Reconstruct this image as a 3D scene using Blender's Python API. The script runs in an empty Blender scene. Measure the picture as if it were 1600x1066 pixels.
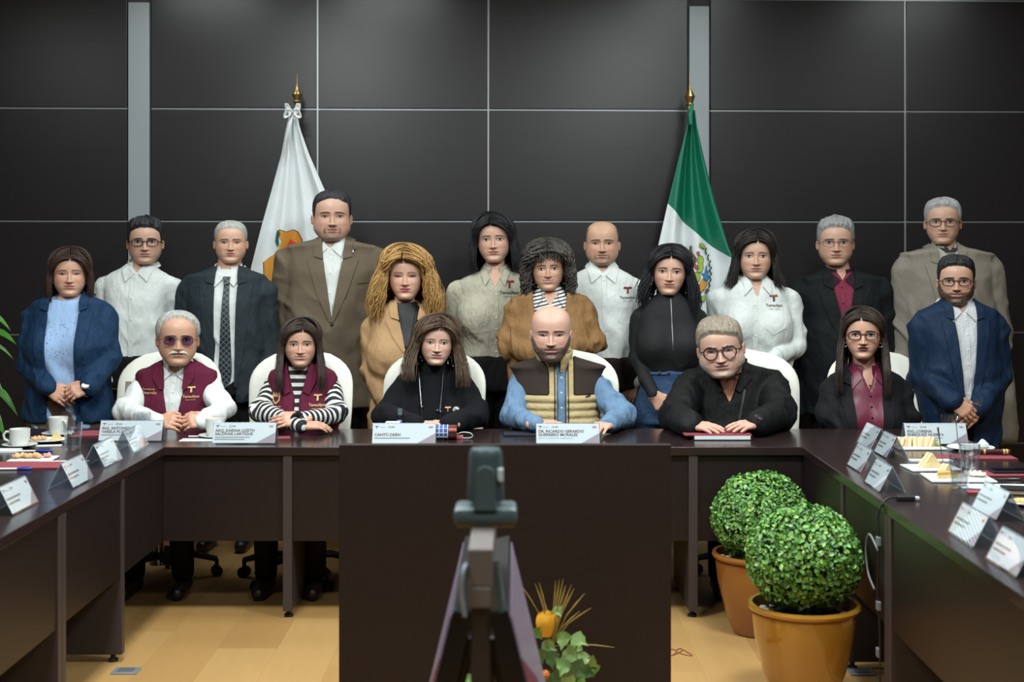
import bpy, bmesh, math, random
import numpy as np
from mathutils import Vector, Matrix, Euler

random.seed(7)
rng = np.random.default_rng(7)
SC = bpy.context.scene
COL = SC.collection
F = 2222.0            # focal length in pixels of the 1600 px wide frame
VX, VY, EYE = 804.0, 395.0, 1.6

# ------------------------------------------------------------------ camera
cam_data = bpy.data.cameras.new('camera')
cam = bpy.data.objects.new('camera', cam_data)
COL.objects.link(cam)
cam.location = (0, 0, EYE)
cam.rotation_euler = (math.radians(90), 0, 0)
cam_data.sensor_width = 36.0
cam_data.lens = F / 1600.0 * 36.0
cam_data.shift_x = -(VX - 800) / 1600.0
cam_data.shift_y = -(533 - VY) / 1600.0
cam_data.clip_end = 60
cam_data.dof.use_dof = True
cam_data.dof.focus_distance = 6.9
cam_data.dof.aperture_fstop = 3.2
SC.camera = cam

# ------------------------------------------------------------------ world, lights, exposure
world = bpy.data.worlds.new('world')
SC.world = world
world.use_nodes = True
wb = world.node_tree.nodes['Background']
wb.inputs[0].default_value = (0.75, 0.9, 1.0, 1)
wb.inputs[1].default_value = 0.05
SC.view_settings.view_transform = 'Standard'
SC.view_settings.look = 'None'
SC.view_settings.exposure = 0.22
SC.view_settings.gamma = 1.0
SC.view_settings.use_curve_mapping = False
SC.cycles.max_bounces = 6
SC.cycles.diffuse_bounces = 3
SC.cycles.glossy_bounces = 3
SC.cycles.transmission_bounces = 6
SC.cycles.transparent_max_bounces = 8
SC.cycles.caustics_reflective = False
SC.cycles.caustics_refractive = False

def area_light(name, loc, sx, sy, power, color=(0.93, 1.0, 0.99)):
    l = bpy.data.lights.new(name, 'AREA')
    l.shape = 'RECTANGLE'; l.size = sx; l.size_y = sy
    l.energy = power; l.color = color
    o = bpy.data.objects.new(name, l)
    o.location = loc
    COL.objects.link(o)
    return o

CEIL = 3.35
for lx, ly, pw in ((-1.15, 4.55, 88), (1.15, 4.55, 88), (-1.15, 6.3, 22), (1.15, 6.3, 22),
                   (-3.3, 5.4, 22), (3.3, 5.4, 22), (-1.9, 7.75, 8), (-0.75, 7.75, 8), (1.2, 7.75, 6), (2.7, 7.75, 7),
                   (-1.2, 2.2, 46), (1.2, 2.2, 46)):
    area_light('ceiling_light_panel', (lx, ly, CEIL - 0.03), 0.6, 0.6, pw)

# ------------------------------------------------------------------ helpers
def lin(c):
    """sRGB 0-255 -> linear tuple"""
    r = []
    for v in c[:3]:
        v = v / 255.0
        r.append(v / 12.92 if v <= 0.04045 else ((v + 0.055) / 1.055) ** 2.4)
    return tuple(r)

def lina(c):
    return lin(c) + (1.0,)

def PT(px, py, d):
    return np.array([(px - VX) * d / F, d, EYE - (py - VY) * d / F])

_mats = {}
def mat(key, color, rough=0.6, metal=0.0, var=0.12, vscale=9.0, bump=0.0, bscale=40.0, stretch=(1, 1, 1),
        spec=0.5, sheen=0.0, coat=0.0):
    if key in _mats:
        return _mats[key]
    m = bpy.data.materials.new(key)
    m.use_nodes = True
    nt = m.node_tree; N = nt.nodes; L = nt.links
    b = N['Principled BSDF']
    b.inputs['Roughness'].default_value = rough
    b.inputs['Metallic'].default_value = metal
    b.inputs['Specular IOR Level'].default_value = spec
    b.inputs['Sheen Weight'].default_value = sheen
    b.inputs['Coat Weight'].default_value = coat
    tc = N.new('ShaderNodeTexCoord')
    mp = N.new('ShaderNodeMapping'); mp.inputs['Scale'].default_value = stretch
    L.new(tc.outputs['Object'], mp.inputs['Vector'])
    nz = N.new('ShaderNodeTexNoise'); nz.inputs['Scale'].default_value = vscale
    nz.inputs['Detail'].default_value = 4
    L.new(mp.outputs[0], nz.inputs['Vector'])
    mx = N.new('ShaderNodeMix'); mx.data_type = 'RGBA'
    c = lin(color)
    mx.inputs['A'].default_value = tuple(v * (1 - var) for v in c) + (1,)
    mx.inputs['B'].default_value = tuple(min(1, v * (1 + var)) for v in c) + (1,)
    L.new(nz.outputs['Fac'], mx.inputs['Factor'])
    L.new(mx.outputs['Result'], b.inputs['Base Color'])
    if bump:
        n2 = N.new('ShaderNodeTexNoise'); n2.inputs['Scale'].default_value = bscale
        n2.inputs['Detail'].default_value = 3
        L.new(mp.outputs[0], n2.inputs['Vector'])
        bp = N.new('ShaderNodeBump'); bp.inputs['Strength'].default_value = bump
        bp.inputs['Distance'].default_value = 0.03
        L.new(n2.outputs['Fac'], bp.inputs['Height'])
        L.new(bp.outputs[0], b.inputs['Normal'])
    _mats[key] = m
    return m

def cloth(key, color, rough=0.85, bump=0.35, var=0.08, sheen=0.0, spec=0.25):
    return mat('cloth_' + key, color, rough, 0, var, 14, min(1, bump * 2), 17.0, (1, 1, 0.5), spec, sheen)

def attr_mat(key, attr='Col', rough=0.5, spec=0.4, sss=0.0, var=0.05, bump=0.0):
    if key in _mats:
        return _mats[key]
    m = bpy.data.materials.new(key); m.use_nodes = True
    nt = m.node_tree; N = nt.nodes; L = nt.links
    b = N['Principled BSDF']
    b.inputs['Roughness'].default_value = rough
    b.inputs['Specular IOR Level'].default_value = spec
    a = N.new('ShaderNodeAttribute'); a.attribute_name = attr
    tc = N.new('ShaderNodeTexCoord')
    nz = N.new('ShaderNodeTexNoise'); nz.inputs['Scale'].default_value = 60
    L.new(tc.outputs['Object'], nz.inputs['Vector'])
    mr = N.new('ShaderNodeMapRange'); mr.inputs['To Min'].default_value = 1 - var; mr.inputs['To Max'].default_value = 1 + var
    L.new(nz.outputs['Fac'], mr.inputs['Value'])
    vm = N.new('ShaderNodeVectorMath'); vm.operation = 'SCALE'
    L.new(a.outputs['Color'], vm.inputs[0]); L.new(mr.outputs[0], vm.inputs['Scale'])
    L.new(vm.outputs[0], b.inputs['Base Color'])
    if sss:
        b.inputs['Subsurface Weight'].default_value = sss
        b.inputs['Subsurface Radius'].default_value = (0.012, 0.005, 0.003)
        b.inputs['Subsurface Scale'].default_value = 0.6
    if bump:
        bp = N.new('ShaderNodeBump'); bp.inputs['Strength'].default_value = bump; bp.inputs['Distance'].default_value = 0.004
        L.new(nz.outputs['Fac'], bp.inputs['Height']); L.new(bp.outputs[0], b.inputs['Normal'])
    _mats[key] = m
    return m

def glass_mat(key, tint=(225, 235, 240), alpha=0.75, rough=0.03):
    """thin clear sheet: transparent with a glossy skin"""
    if key in _mats:
        return _mats[key]
    m = bpy.data.materials.new(key); m.use_nodes = True
    nt = m.node_tree; N = nt.nodes; L = nt.links
    N.remove(N['Principled BSDF'])
    out = N['Material Output']
    t = N.new('ShaderNodeBsdfTransparent'); t.inputs[0].default_value = lina(tint)
    g = N.new('ShaderNodeBsdfGlossy'); g.inputs['Roughness'].default_value = rough
    g.inputs[0].default_value = (0.9, 0.95, 1, 1)
    fr = N.new('ShaderNodeLayerWeight'); fr.inputs[0].default_value = .5
    pw = N.new('ShaderNodeMath'); pw.operation = 'POWER'; pw.inputs[1].default_value = 4.0
    L.new(fr.outputs['Facing'], pw.inputs[0])
    ad = N.new('ShaderNodeMath'); ad.operation = 'MULTIPLY_ADD'; ad.inputs[1].default_value = .7; ad.inputs[2].default_value = .035 + max(0.0, 1 - alpha) * 0.12
    L.new(pw.outputs[0], ad.inputs[0])
    mx = N.new('ShaderNodeMixShader')
    L.new(ad.outputs[0], mx.inputs[0]); L.new(t.outputs[0], mx.inputs[1]); L.new(g.outputs[0], mx.inputs[2])
    L.new(mx.outputs[0], out.inputs[0])
    _mats[key] = m
    return m

def real_glass(key='drinking_glass'):
    if key in _mats:
        return _mats[key]
    m = bpy.data.materials.new(key); m.use_nodes = True
    b = m.node_tree.nodes['Principled BSDF']
    b.inputs['Base Color'].default_value = (0.95, 0.98, 1, 1)
    b.inputs['Transmission Weight'].default_value = 1.0
    b.inputs['Roughness'].default_value = 0.02
    b.inputs['IOR'].default_value = 1.45
    _mats[key] = m
    return m

def link_mesh(name, me, material=None, parent=None, smooth=False, loc=None):
    if smooth:
        me.polygons.foreach_set('use_smooth', np.ones(len(me.polygons), dtype=bool))
    if material is not None:
        me.materials.append(material)
    o = bpy.data.objects.new(name, me)
    COL.objects.link(o)
    if parent is not None:
        o.parent = parent
    if loc is not None:
        o.location = loc
    return o

def np_mesh(name, verts, quads=None, tris=None, polys=None):
    """verts (N,3), quads (M,4), tris (K,3) arrays"""
    me = bpy.data.meshes.new(name)
    verts = np.asarray(verts, dtype=np.float32)
    if polys is not None:
        me.from_pydata(verts.tolist(), [], polys)
        me.update()
        return me
    q = np.asarray(quads if quads is not None else np.zeros((0, 4)), dtype=np.int32).reshape(-1, 4)
    t = np.asarray(tris if tris is not None else np.zeros((0, 3)), dtype=np.int32).reshape(-1, 3)
    me.vertices.add(len(verts)); me.vertices.foreach_set('co', verts.ravel())
    loops = np.concatenate([q.ravel(), t.ravel()])
    me.loops.add(len(loops)); me.loops.foreach_set('vertex_index', loops)
    me.polygons.add(len(q) + len(t))
    starts = np.concatenate([np.arange(len(q)) * 4, len(q) * 4 + np.arange(len(t)) * 3]).astype(np.int32)
    me.polygons.foreach_set('loop_start', starts)
    me.update(calc_edges=True)
    me.validate()
    return me

def set_color(me, cols, name='Col'):
    a = me.color_attributes.new(name, 'FLOAT_COLOR', 'POINT')
    c = np.ones((len(me.vertices), 4), dtype=np.float32)
    c[:, :3] = cols
    a.data.foreach_set('color', c.ravel())

def set_float(me, vals, name):
    a = me.attributes.new(name, 'FLOAT', 'POINT')
    a.data.foreach_set('value', np.asarray(vals, dtype=np.float32))

class MB:
    """collects primitive shapes into one mesh"""
    def __init__(s):
        s.v = []; s.f = []
    def add(s, verts, faces):
        n = len(s.v)
        s.v += [tuple(map(float, p)) for p in verts]
        s.f += [tuple(int(i) + n for i in f) for f in faces]
        return s
    def box(s, x0, x1, y0, y1, z0, z1, bev=0.0, M=None):
        if bev > 0:
            bm = bmesh.new()
            bmesh.ops.create_cube(bm, size=1)
            bmesh.ops.scale(bm, vec=(x1 - x0, y1 - y0, z1 - z0), verts=bm.verts)
            bmesh.ops.translate(bm, vec=((x0 + x1) / 2, (y0 + y1) / 2, (z0 + z1) / 2), verts=bm.verts)
            bmesh.ops.bevel(bm, geom=list(bm.edges), offset=bev, segments=2, affect='EDGES', profile=0.5)
            v = [tuple(p.co) for p in bm.verts]; bm.verts.index_update()
            f = [[q.index for q in p.verts] for p in bm.faces]
            bm.free()
        else:
            v = [(x0, y0, z0), (x1, y0, z0), (x1, y1, z0), (x0, y1, z0), (x0, y0, z1), (x1, y0, z1), (x1, y1, z1), (x0, y1, z1)]
            f = [(0, 3, 2, 1), (4, 5, 6, 7), (0, 1, 5, 4), (1, 2, 6, 5), (2, 3, 7, 6), (3, 0, 4, 7)]
        if M is not None:
            v = [tuple(M @ Vector(p)) for p in v]
        return s.add(v, f)
    def tube(s, pts, r, n=8, flat=1.0, cap=True, up=None, curve=0):
        pts = [np.asarray(p, float) for p in pts]
        R = r if hasattr(r, '__len__') else [r] * len(pts)
        if curve:      # rounded path through the points
            K = np.array([list(p) + [q] for p, q in zip(pts, R)]); m = (len(K) - 1) * curve + 1
            t = np.linspace(0, len(K) - 1, m); i = np.clip(t.astype(int), 0, len(K) - 2); f = (t - i)[:, None]
            a, b, c, d = K[np.clip(i - 1, 0, None)], K[i], K[i + 1], K[np.clip(i + 2, None, len(K) - 1)]
            K = .5 * (2 * b + (c - a) * f + (2 * a - 5 * b + 4 * c - d) * f ** 2 + (3 * b - a - 3 * c + d) * f ** 3)
            pts = [k[:3] for k in K]; R = [max(1e-4, k[3]) for k in K]
        rings = []
        prev = None
        for i, p in enumerate(pts):
            t = pts[min(i + 1, len(pts) - 1)] - pts[max(i - 1, 0)]
            t = t / (np.linalg.norm(t) + 1e-9)
            if prev is None:
                a = np.array(up if up is not None else ((0, 0, 1.0) if abs(t[2]) < 0.9 else (1.0, 0, 0)))
            else:
                a = prev
            a = a - t * np.dot(a, t); a = a / (np.linalg.norm(a) + 1e-9)
            b = np.cross(t, a); prev = a
            rings.append([p + R[i] * (math.cos(2 * math.pi * k / n) * b + flat * math.sin(2 * math.pi * k / n) * a) for k in range(n)])
        v = [q for rg in rings for q in rg]
        f = []
        for i in range(len(pts) - 1):
            for k in range(n):
                f.append((i * n + k, i * n + (k + 1) % n, (i + 1) * n + (k + 1) % n, (i + 1) * n + k))
        if cap:
            f.append(tuple(range(n))[::-1]); f.append(tuple((len(pts) - 1) * n + k for k in range(n)))
        return s.add(v, f)
    def lathe(s, prof, n=24, c=(0, 0, 0), M=None, close=False):
        """prof: list of (r, z)"""
        v = []
        for r, z in prof:
            for k in range(n):
                a = 2 * math.pi * k / n
                v.append((r * math.cos(a) + c[0], r * math.sin(a) + c[1], z + c[2]))
        f = []
        m = len(prof)
        for i in range(m - 1 + (1 if close else 0)):
            j = (i + 1) % m
            for k in range(n):
                f.append((i * n + k, i * n + (k + 1) % n, j * n + (k + 1) % n, j * n + k))
        if not close:
            if prof[0][0] > 1e-5: f.append(tuple(range(n))[::-1])
            if prof[-1][0] > 1e-5: f.append(tuple((m - 1) * n + k for k in range(n)))
        if M is not None:
            v = [tuple(M @ Vector(p)) for p in v]
        return s.add(v, f)
    def prism(s, poly, y0, y1, M=None):
        """poly in (x, z), extruded along y"""
        n = len(poly)
        v = [(p[0], y0, p[1]) for p in poly] + [(p[0], y1, p[1]) for p in poly]
        f = [tuple(range(n)), tuple(range(2 * n - 1, n - 1, -1))]
        for k in range(n):
            f.append((k, n + k, n + (k + 1) % n, (k + 1) % n))
        if M is not None:
            v = [tuple(M @ Vector(p)) for p in v]
        return s.add(v, f)
    def mesh(s, name):
        me = bpy.data.meshes.new(name)
        me.from_pydata(s.v, [], s.f)
        bm = bmesh.new(); bm.from_mesh(me)
        bmesh.ops.recalc_face_normals(bm, faces=bm.faces)
        bm.to_mesh(me); bm.free()
        me.update()
        return me
    def build(s, name, material, parent=None, smooth=False, loc=None):
        o = link_mesh(name, s.mesh(name), material, parent, False, loc)
        if smooth:
            smooth_by_angle(o.data)
        return o

def smooth_by_angle(me, deg=40):
    me.polygons.foreach_set('use_smooth', np.ones(len(me.polygons), dtype=bool))
    bm = bmesh.new(); bm.from_mesh(me)
    lim = math.radians(deg)
    for e in bm.edges:
        if len(e.link_faces) == 2 and e.calc_face_angle(0) > lim:
            e.smooth = False
    bm.to_mesh(me); bm.free()

def empty(name, loc=(0, 0, 0), rz=0.0):
    o = bpy.data.objects.new(name, None)
    o.empty_display_size = 0.1
    COL.objects.link(o)
    o.location = loc; o.rotation_euler = (0, 0, rz)
    return o

def tag(o, label=None, cat=None, group=None, kind=None):
    if label: o['label'] = label
    if cat: o['category'] = cat
    if group: o['group'] = group
    if kind: o['kind'] = kind
    return o

def copy_tree(o, parent=None):
    c = o.copy(); COL.objects.link(c)
    if parent is not None: c.parent = parent
    for ch in list(o.children):
        copy_tree(ch, c)
    return c

def text_mesh(body, size, bold=0.0, align='LEFT', extrude=0.0):
    cu = bpy.data.curves.new('lettering', 'FONT')
    cu.body = body; cu.size = size; cu.align_x = align
    cu.offset = bold; cu.extrude = extrude
    cu.resolution_u = 2
    o = bpy.data.objects.new('lettering_tmp', cu)
    COL.objects.link(o)
    bpy.context.view_layer.update()
    me = bpy.data.meshes.new_from_object(o)
    bpy.data.objects.remove(o); bpy.data.curves.remove(cu)
    v = np.array([p.co[:] for p in me.vertices]).reshape(-1, 3)
    f = [tuple(p.vertices) for p in me.polygons]
    bpy.data.meshes.remove(me)
    return v, f

# ------------------------------------------------------------------ the setting
M_PANEL = mat('dark_wood_panel', (31, 28, 31), 0.34, 0, 0.22, 5, 0.03, 60, (0.35, 1, 14), 0.5)
M_JOINT = mat('aluminium_joint', (168, 172, 176), 0.4, 0.6, 0.06)
M_COLUMN = mat('grey_column', (150, 158, 162), 0.5, 0.1, 0.06, 3)
M_PALE = mat('pale_panel', (188, 192, 194), .6, 0, .05)
M_CEIL = mat('ceiling_white', (190, 195, 196), 0.9)
M_WALLSIDE = mat('side_wall', (70, 66, 66), 0.7, 0, 0.08)
M_FLOOR = mat('floor_backing', (120, 88, 52), 0.6)

def structure(o):
    o['kind'] = 'structure'
    return o

# floor: boards running away from the camera over a backing slab
floor = structure(MB().box(-6, 6, -2.0, 9.6, -0.06, -0.006).build('floor', M_FLOOR))
M_BOARD = [mat('maple_board_%d' % i, c, 0.42, 0, 0.07, 3, 0.02, 30, (9, 1, 1), 0.4)
           for i, c in enumerate(((166, 130, 80), (162, 125, 75), (170, 134, 84), (158, 121, 72)))]
bw, bl = 0.24, 1.2
board_mesh = []
for i in range(4):
    b = MB().box(0.0002, bw - 0.0002, 0.0002, bl - 0.0002, -0.006, 0.0, 0)
    me = b.mesh('board'); me.materials.append(M_BOARD[i]); board_mesh.append(me)
nb = 0
for i in range(-18, 18):
    off = (i * 0.47) % 1.2
    for j in range(-1, 8):
        y = j * bl + off - 0.3
        if y > 8.4: continue
        o = bpy.data.objects.new('floor_board', board_mesh[random.choice((0, 0, 1, 2, 2, 3))])
        COL.objects.link(o); o.parent = floor
        o.location = (i * bw, y, 0)
structure(MB().box(-6, 6, -2.0, 9.6, CEIL, CEIL + 0.06).build('ceiling', M_CEIL))
structure(MB().box(-6.1, -6.0, -2.0, 9.6, -0.06, CEIL + .06).build('wall_left', M_WALLSIDE))
structure(MB().box(6.0, 6.1, -2.0, 9.6, -0.06, CEIL + .06).build('wall_right', M_WALLSIDE))
structure(MB().box(-6.1, 6.1, -2.1, -2.0, -0.06, CEIL + .06).build('wall_front', M_WALLSIDE))

# back wall: dark panels with aluminium joints and two grey columns, turned slightly
WD = 8.6
wall = structure(MB().box(-5.9, 5.9, 0.03, 0.12, 0, CEIL).build('wall_back', mat('wall_backing', (60, 60, 62), 0.7)))
wall.location = (0, WD, 0); wall.rotation_euler = (0, 0, math.radians(2.2))
def WX(px): return (px - VX) * WD / F
def WZ(py): return EYE - (py - VY) * WD / F
xs = [-610, -330, -60, 205.5, None, 240, 497.5, 763, 1077, None, 1110.5, 1421.5, 1735, 2000, 2290]
zs = [WZ(y) for y in (-4, 171.5, 346, 521, 697, 873)] + [0.02]
cols = []
for a, b in zip(xs[:-1], xs[1:]):
    if a is None or b is None: continue
    cols.append((WX(a), WX(b)))
zz = [CEIL - 0.02] + zs
panel_cache = {}
for x0, x1 in cols:
    pale = x1 < WX(-50)
    for za, zb in zip(zz[:-1], zz[1:]):
        g = 0.0052
        w, h = round(x1 - x0 - 2 * g, 3), round(za - zb - 2 * g, 3)
        if (w, h, pale) not in panel_cache:
            me = MB().box(-w / 2, w / 2, 0, 0.03, -h / 2, h / 2, 0.003).mesh('panel'); me.materials.append(M_PALE if pale else M_PANEL)
            panel_cache[(w, h, pale)] = me
        o = bpy.data.objects.new('panel', panel_cache[(w, h, pale)])
        COL.objects.link(o); o.parent = wall; o.location = ((x0 + x1) / 2, 0, (za + zb) / 2)
# joint strips sit in the gaps between panels
for x in [c[0] for c in cols] + [cols[-1][1]]:
    if abs(x - WX(240)) < 0.01 or abs(x - WX(1110.5)) < .01: continue
    if abs(x - WX(205.5)) < 0.01 or abs(x - WX(1077)) < .01: continue
    MB().box(x - 0.006, x + 0.006, 0.008, 0.03, 0.02, CEIL - 0.02).build('joint_strip', M_JOINT, wall)
for z in zs[:-1]:
    for x0, x1 in cols:
        MB().box(x0 + .006, x1 - .006, 0.012, 0.03, z - 0.006, z + 0.006).build('joint_strip', M_JOINT, wall)
for a, b in ((205.5, 240), (1077, 1110.5)):
    MB().box(WX(a) + .004, WX(b) - .004, -0.012, 0.03, 0.02, WZ(8), 0.003).build('column', M_COLUMN, wall)
# ------------------------------------------------------------------ implicit surfaces
def seg(P, a, b, ra, rb):
    a = np.asarray(a, np.float32); b = np.asarray(b, np.float32)
    x, y, z = P[0] - a[0], P[1] - a[1], P[2] - a[2]
    u = b - a
    h = np.clip((x * u[0] + y * u[1] + z * u[2]) / max(1e-9, float(u @ u)), 0, 1)
    return np.sqrt((x - h * u[0]) ** 2 + (y - h * u[1]) ** 2 + (z - h * u[2]) ** 2) - (ra + (rb - ra) * h)

def ell(P, c, r):
    x, y, z = (P[0] - c[0]) / r[0], (P[1] - c[1]) / r[1], (P[2] - c[2]) / r[2]
    k0 = np.sqrt(x * x + y * y + z * z) + 1e-6
    k1 = np.sqrt((x / r[0]) ** 2 + (y / r[1]) ** 2 + (z / r[2]) ** 2) + 1e-6
    return k0 * (k0 - 1) / k1

def smin(a, b, k):
    h = np.maximum(k - np.abs(a - b), 0) / k
    return np.minimum(a, b) - h * h * k * 0.25

def polygonize(f, lo, hi, h):
    lo = np.asarray(lo, np.float32); hi = np.asarray(hi, np.float32)
    n = np.ceil((hi - lo) / h).astype(int) + 1
    ax = [lo[i] + h * np.arange(n[i], dtype=np.float32) for i in range(3)]
    G = np.meshgrid(*ax, indexing='ij')
    v = f((G[0], G[1], G[2])).astype(np.float32)
    s = v < 0
    c = np.zeros(tuple(n - 1), np.int8)
    for i in (0, 1):
        for j in (0, 1):
            for k in (0, 1):
                c += s[i:n[0] - 1 + i, j:n[1] - 1 + j, k:n[2] - 1 + k]
    mask = (c > 0) & (c < 8)
    cells = np.argwhere(mask)
    if len(cells) == 0:
        return np.zeros((0, 3)), np.zeros((0, 4), int)
    idx = -np.ones(mask.shape, np.int32); idx[mask] = np.arange(len(cells))
    acc = np.zeros((len(cells), 3), np.float32); cnt = np.zeros(len(cells), np.float32)
    corners = [(i, j, k) for i in (0, 1) for j in (0, 1) for k in (0, 1)]
    vals = {o: v[cells[:, 0] + o[0], cells[:, 1] + o[1], cells[:, 2] + o[2]] for o in corners}
    for a in corners:
        for axis in range(3):
            if a[axis]: continue
            b = list(a); b[axis] = 1; b = tuple(b)
            va, vb = vals[a], vals[b]
            cr = (va < 0) != (vb < 0)
            t = np.where(cr, va / np.where(cr, va - vb, 1), 0)
            p = np.tile(np.array(a, np.float32), (len(cells), 1)); p[:, axis] += t
            acc[cr] += p[cr]; cnt[cr] += 1
    verts = lo + h * (cells + acc / cnt[:, None])
    quads = []
    for axis in range(3):
        u, w = (axis + 1) % 3, (axis + 2) % 3
        sl0 = [slice(None)] * 3; sl1 = [slice(None)] * 3
        sl0[axis] = slice(0, n[axis] - 1); sl1[axis] = slice(1, n[axis])
        for q in (u, w):
            sl0[q] = slice(1, n[q] - 1); sl1[q] = slice(1, n[q] - 1)
        s0 = s[tuple(sl0)]; s1 = s[tuple(sl1)]
        e = np.argwhere(s0 != s1)
        if len(e) == 0: continue
        inside0 = s0[s0 != s1]
        base = e.copy(); base[:, u] += 1; base[:, w] += 1
        def cell(du, dw):
            cc = base.copy(); cc[:, u] += du; cc[:, w] += dw
            return idx[cc[:, 0], cc[:, 1], cc[:, 2]]
        q = np.stack([cell(-1, -1), cell(0, -1), cell(0, 0), cell(-1, 0)], 1)
        q[~inside0] = q[~inside0][:, ::-1]
        quads.append(q)
    return verts, np.concatenate(quads)

def vnoise(p, scale, seed=0):
    """smooth value noise, p (N,3)"""
    q = p * scale + seed * 17.31
    i = np.floor(q).astype(np.int64); f = q - i
    f = f * f * (3 - 2 * f)
    r = 0
    for dx in (0, 1):
        for dy in (0, 1):
            for dz in (0, 1):
                h = ((i[:, 0] + dx) * 73856093) ^ ((i[:, 1] + dy) * 19349663) ^ ((i[:, 2] + dz) * 83492791)
                h = (h * 2654435761) & 0xffffffff
                w = (f[:, 0] if dx else 1 - f[:, 0]) * (f[:, 1] if dy else 1 - f[:, 1]) * (f[:, 2] if dz else 1 - f[:, 2])
                r = r + w * (h / 4294967295.0)
    return r * 2 - 1

def catmull(keys, n):
    K = np.asarray(keys, float)
    t = np.linspace(0, len(K) - 1, n)
    i = np.clip(t.astype(int), 0, len(K) - 2); f = (t - i)[:, None]
    p0 = K[np.clip(i - 1, 0, len(K) - 1)]; p1 = K[i]; p2 = K[i + 1]; p3 = K[np.clip(i + 2, 0, len(K) - 1)]
    return 0.5 * (2 * p1 + (p2 - p0) * f + (2 * p0 - 5 * p1 + 4 * p2 - p3) * f ** 2 + (3 * p1 - p0 - 3 * p2 + p3) * f ** 3)

def skin_lin(c):
    t = (216, 182, 164)
    return lin(tuple(c[i] * .68 + t[i] * .32 for i in range(3)))

def sstep(a, b, x):
    t = np.clip((x - a) / (b - a), 0, 1)
    return t * t * (3 - 2 * t)

# ------------------------------------------------------------------ head
HEADKEYS = [(.075, .00, .00, .00), (.045, .10, .20, .05), (.018, .135, .29, .06), (.014, .152, .335, .07), (.034, .168, .372, .08),
            (.08, .198, .392, .10), (.14, .234, .385, .14), (.20, .264, .395, .18), (.26, .285, .402, .22), (.32, .300, .402, .27),
            (.38, .312, .398, .32), (.44, .319, .394, .37), (.50, .325, .392, .41), (.56, .330, .404, .435), (.62, .334, .412, .45),
            (.68, .335, .410, .46), (.74, .332, .400, .455), (.80, .318, .376, .435), (.86, .290, .334, .39), (.91, .250, .280, .33),
            (.95, .200, .216, .26), (.98, .130, .138, .165), (.995, .070, .072, .085), (1.0, 0, 0, 0)]

FX = 1.10   # breadth of the features
class Head:
    def __init__(s, jaw=1.0, full=0.0, nose=1.0, brow=1.0, female=False, smile=0.0, width=1.0):
        K = np.array(HEADKEYS)
        low = 1 - sstep(.10, .48, K[:, 0])
        K[:, 1] *= 1 + (jaw - 1) * low + full * np.exp(-((K[:, 0] - .26) / .16) ** 2)
        K[:, 1] *= width
        if female:
            K[:, 1] *= 1 - 0.04 * low
        s.T = catmull(K, 240)
        s.T[:, 1:] = np.maximum(s.T[:, 1:], 0)
        s.k0 = int(np.argmin(s.T[:40, 0])) + 1
        s.nose, s.brow, s.female, s.smile = nose, brow, female, smile
        s.full = full
    def s_of_z(s, z):
        return np.interp(z, s.T[s.k0:, 0], np.arange(s.k0, 240)) / 239.0
    def disp(s, x, z):
        """forward displacement (positive = towards the viewer)"""
        ax = np.abs(x) / FX
        def G(x0, z0, sx, sz):
            return np.exp(-((ax - x0) / sx) ** 2 - ((z - z0) / sz) ** 2)
        d = np.zeros_like(x)
        t = np.clip((.525 - z) / (.525 - .345), 0, 1.0)
        am = (.022 + .088 * t ** 1.25) * s.nose * sstep(.292, .335, z) * (1 - sstep(.50, .60, z) * .9)
        sg = .024 + .020 * t
        d += am * np.exp(-(ax / sg) ** 2)
        d += .042 * s.nose * G(.050, .335, .024, .024)
        d -= .020 * G(.055, .306, .028, .012)
        d -= .034 * G(.137, .505, .072, .040)
        d -= .012 * G(.06, .50, .025, .05)
        d += (.006 if s.female else .014) * s.brow * G(.12, .578, .09, .028)
        lw = np.exp(-(ax / (.092 + .02 * s.smile)) ** 4)
        zc = z - s.smile * 3.0 * ax ** 2
        d += .018 * np.exp(-((zc - .252) / .019) ** 2) * lw
        d += .022 * np.exp(-((zc - .203) / .021) ** 2) * lw
        d -= .017 * np.exp(-((zc - .229) / .008) ** 2) * np.exp(-(ax / .105) ** 4)
        d -= .012 * np.exp(-((z - .155) / .025) ** 2) * np.exp(-(ax / .12) ** 2)
        d += .014 * G(0, .082, .085, .04)
        d += (.012 + .012 * s.smile + .03 * s.full) * G(.20, .375, .075, .065)
        d -= .010 * G(.135, .295, .030, .055)
        return d
    def surf(s, th, sv, out=0.0):
        """theta 0 = front, + = viewer right; sv in 0..1 along the profile"""
        i = np.clip(sv, 0, 1) * 239.0
        g = np.arange(240)
        z = np.interp(i, g, s.T[:, 0]); w = np.interp(i, g, s.T[:, 1]); f = np.interp(i, g, s.T[:, 2]); b = np.interp(i, g, s.T[:, 3])
        sn, cs = np.sin(th), np.cos(th)
        e = .86
        x = w * np.sign(sn) * np.abs(sn) ** e
        y = np.where(cs > 0, -f * np.abs(cs) ** e, b * np.abs(cs) ** .95)
        wt = np.clip(cs * 2.2, 0, 1) * (z > .03)
        y = y - s.disp(x, z) * wt
        P = np.stack([x, y, z], -1)
        if np.any(np.asarray(out) != 0):
            c = np.array([0, .03, .55])
            d = P - c; d[..., 2] *= .8
            d = d / (np.linalg.norm(d, axis=-1, keepdims=True) + 1e-9)
            P = P + d * np.asarray(out)[..., None]
        return P
    def yat(s, x, z):
        x = np.asarray(x, float); z = np.asarray(z, float)
        i = s.s_of_z(z) * 239.0
        g = np.arange(240)
        w = np.interp(i, g, s.T[:, 1]); f = np.interp(i, g, s.T[:, 2])
        sn = np.clip(np.abs(x) / w, 0, .999) ** (1 / .86)
        cs = np.sqrt(1 - sn ** 2)
        return -f * cs ** .86 - s.disp(x, z) * np.clip(cs * 2.2, 0, 1)

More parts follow.
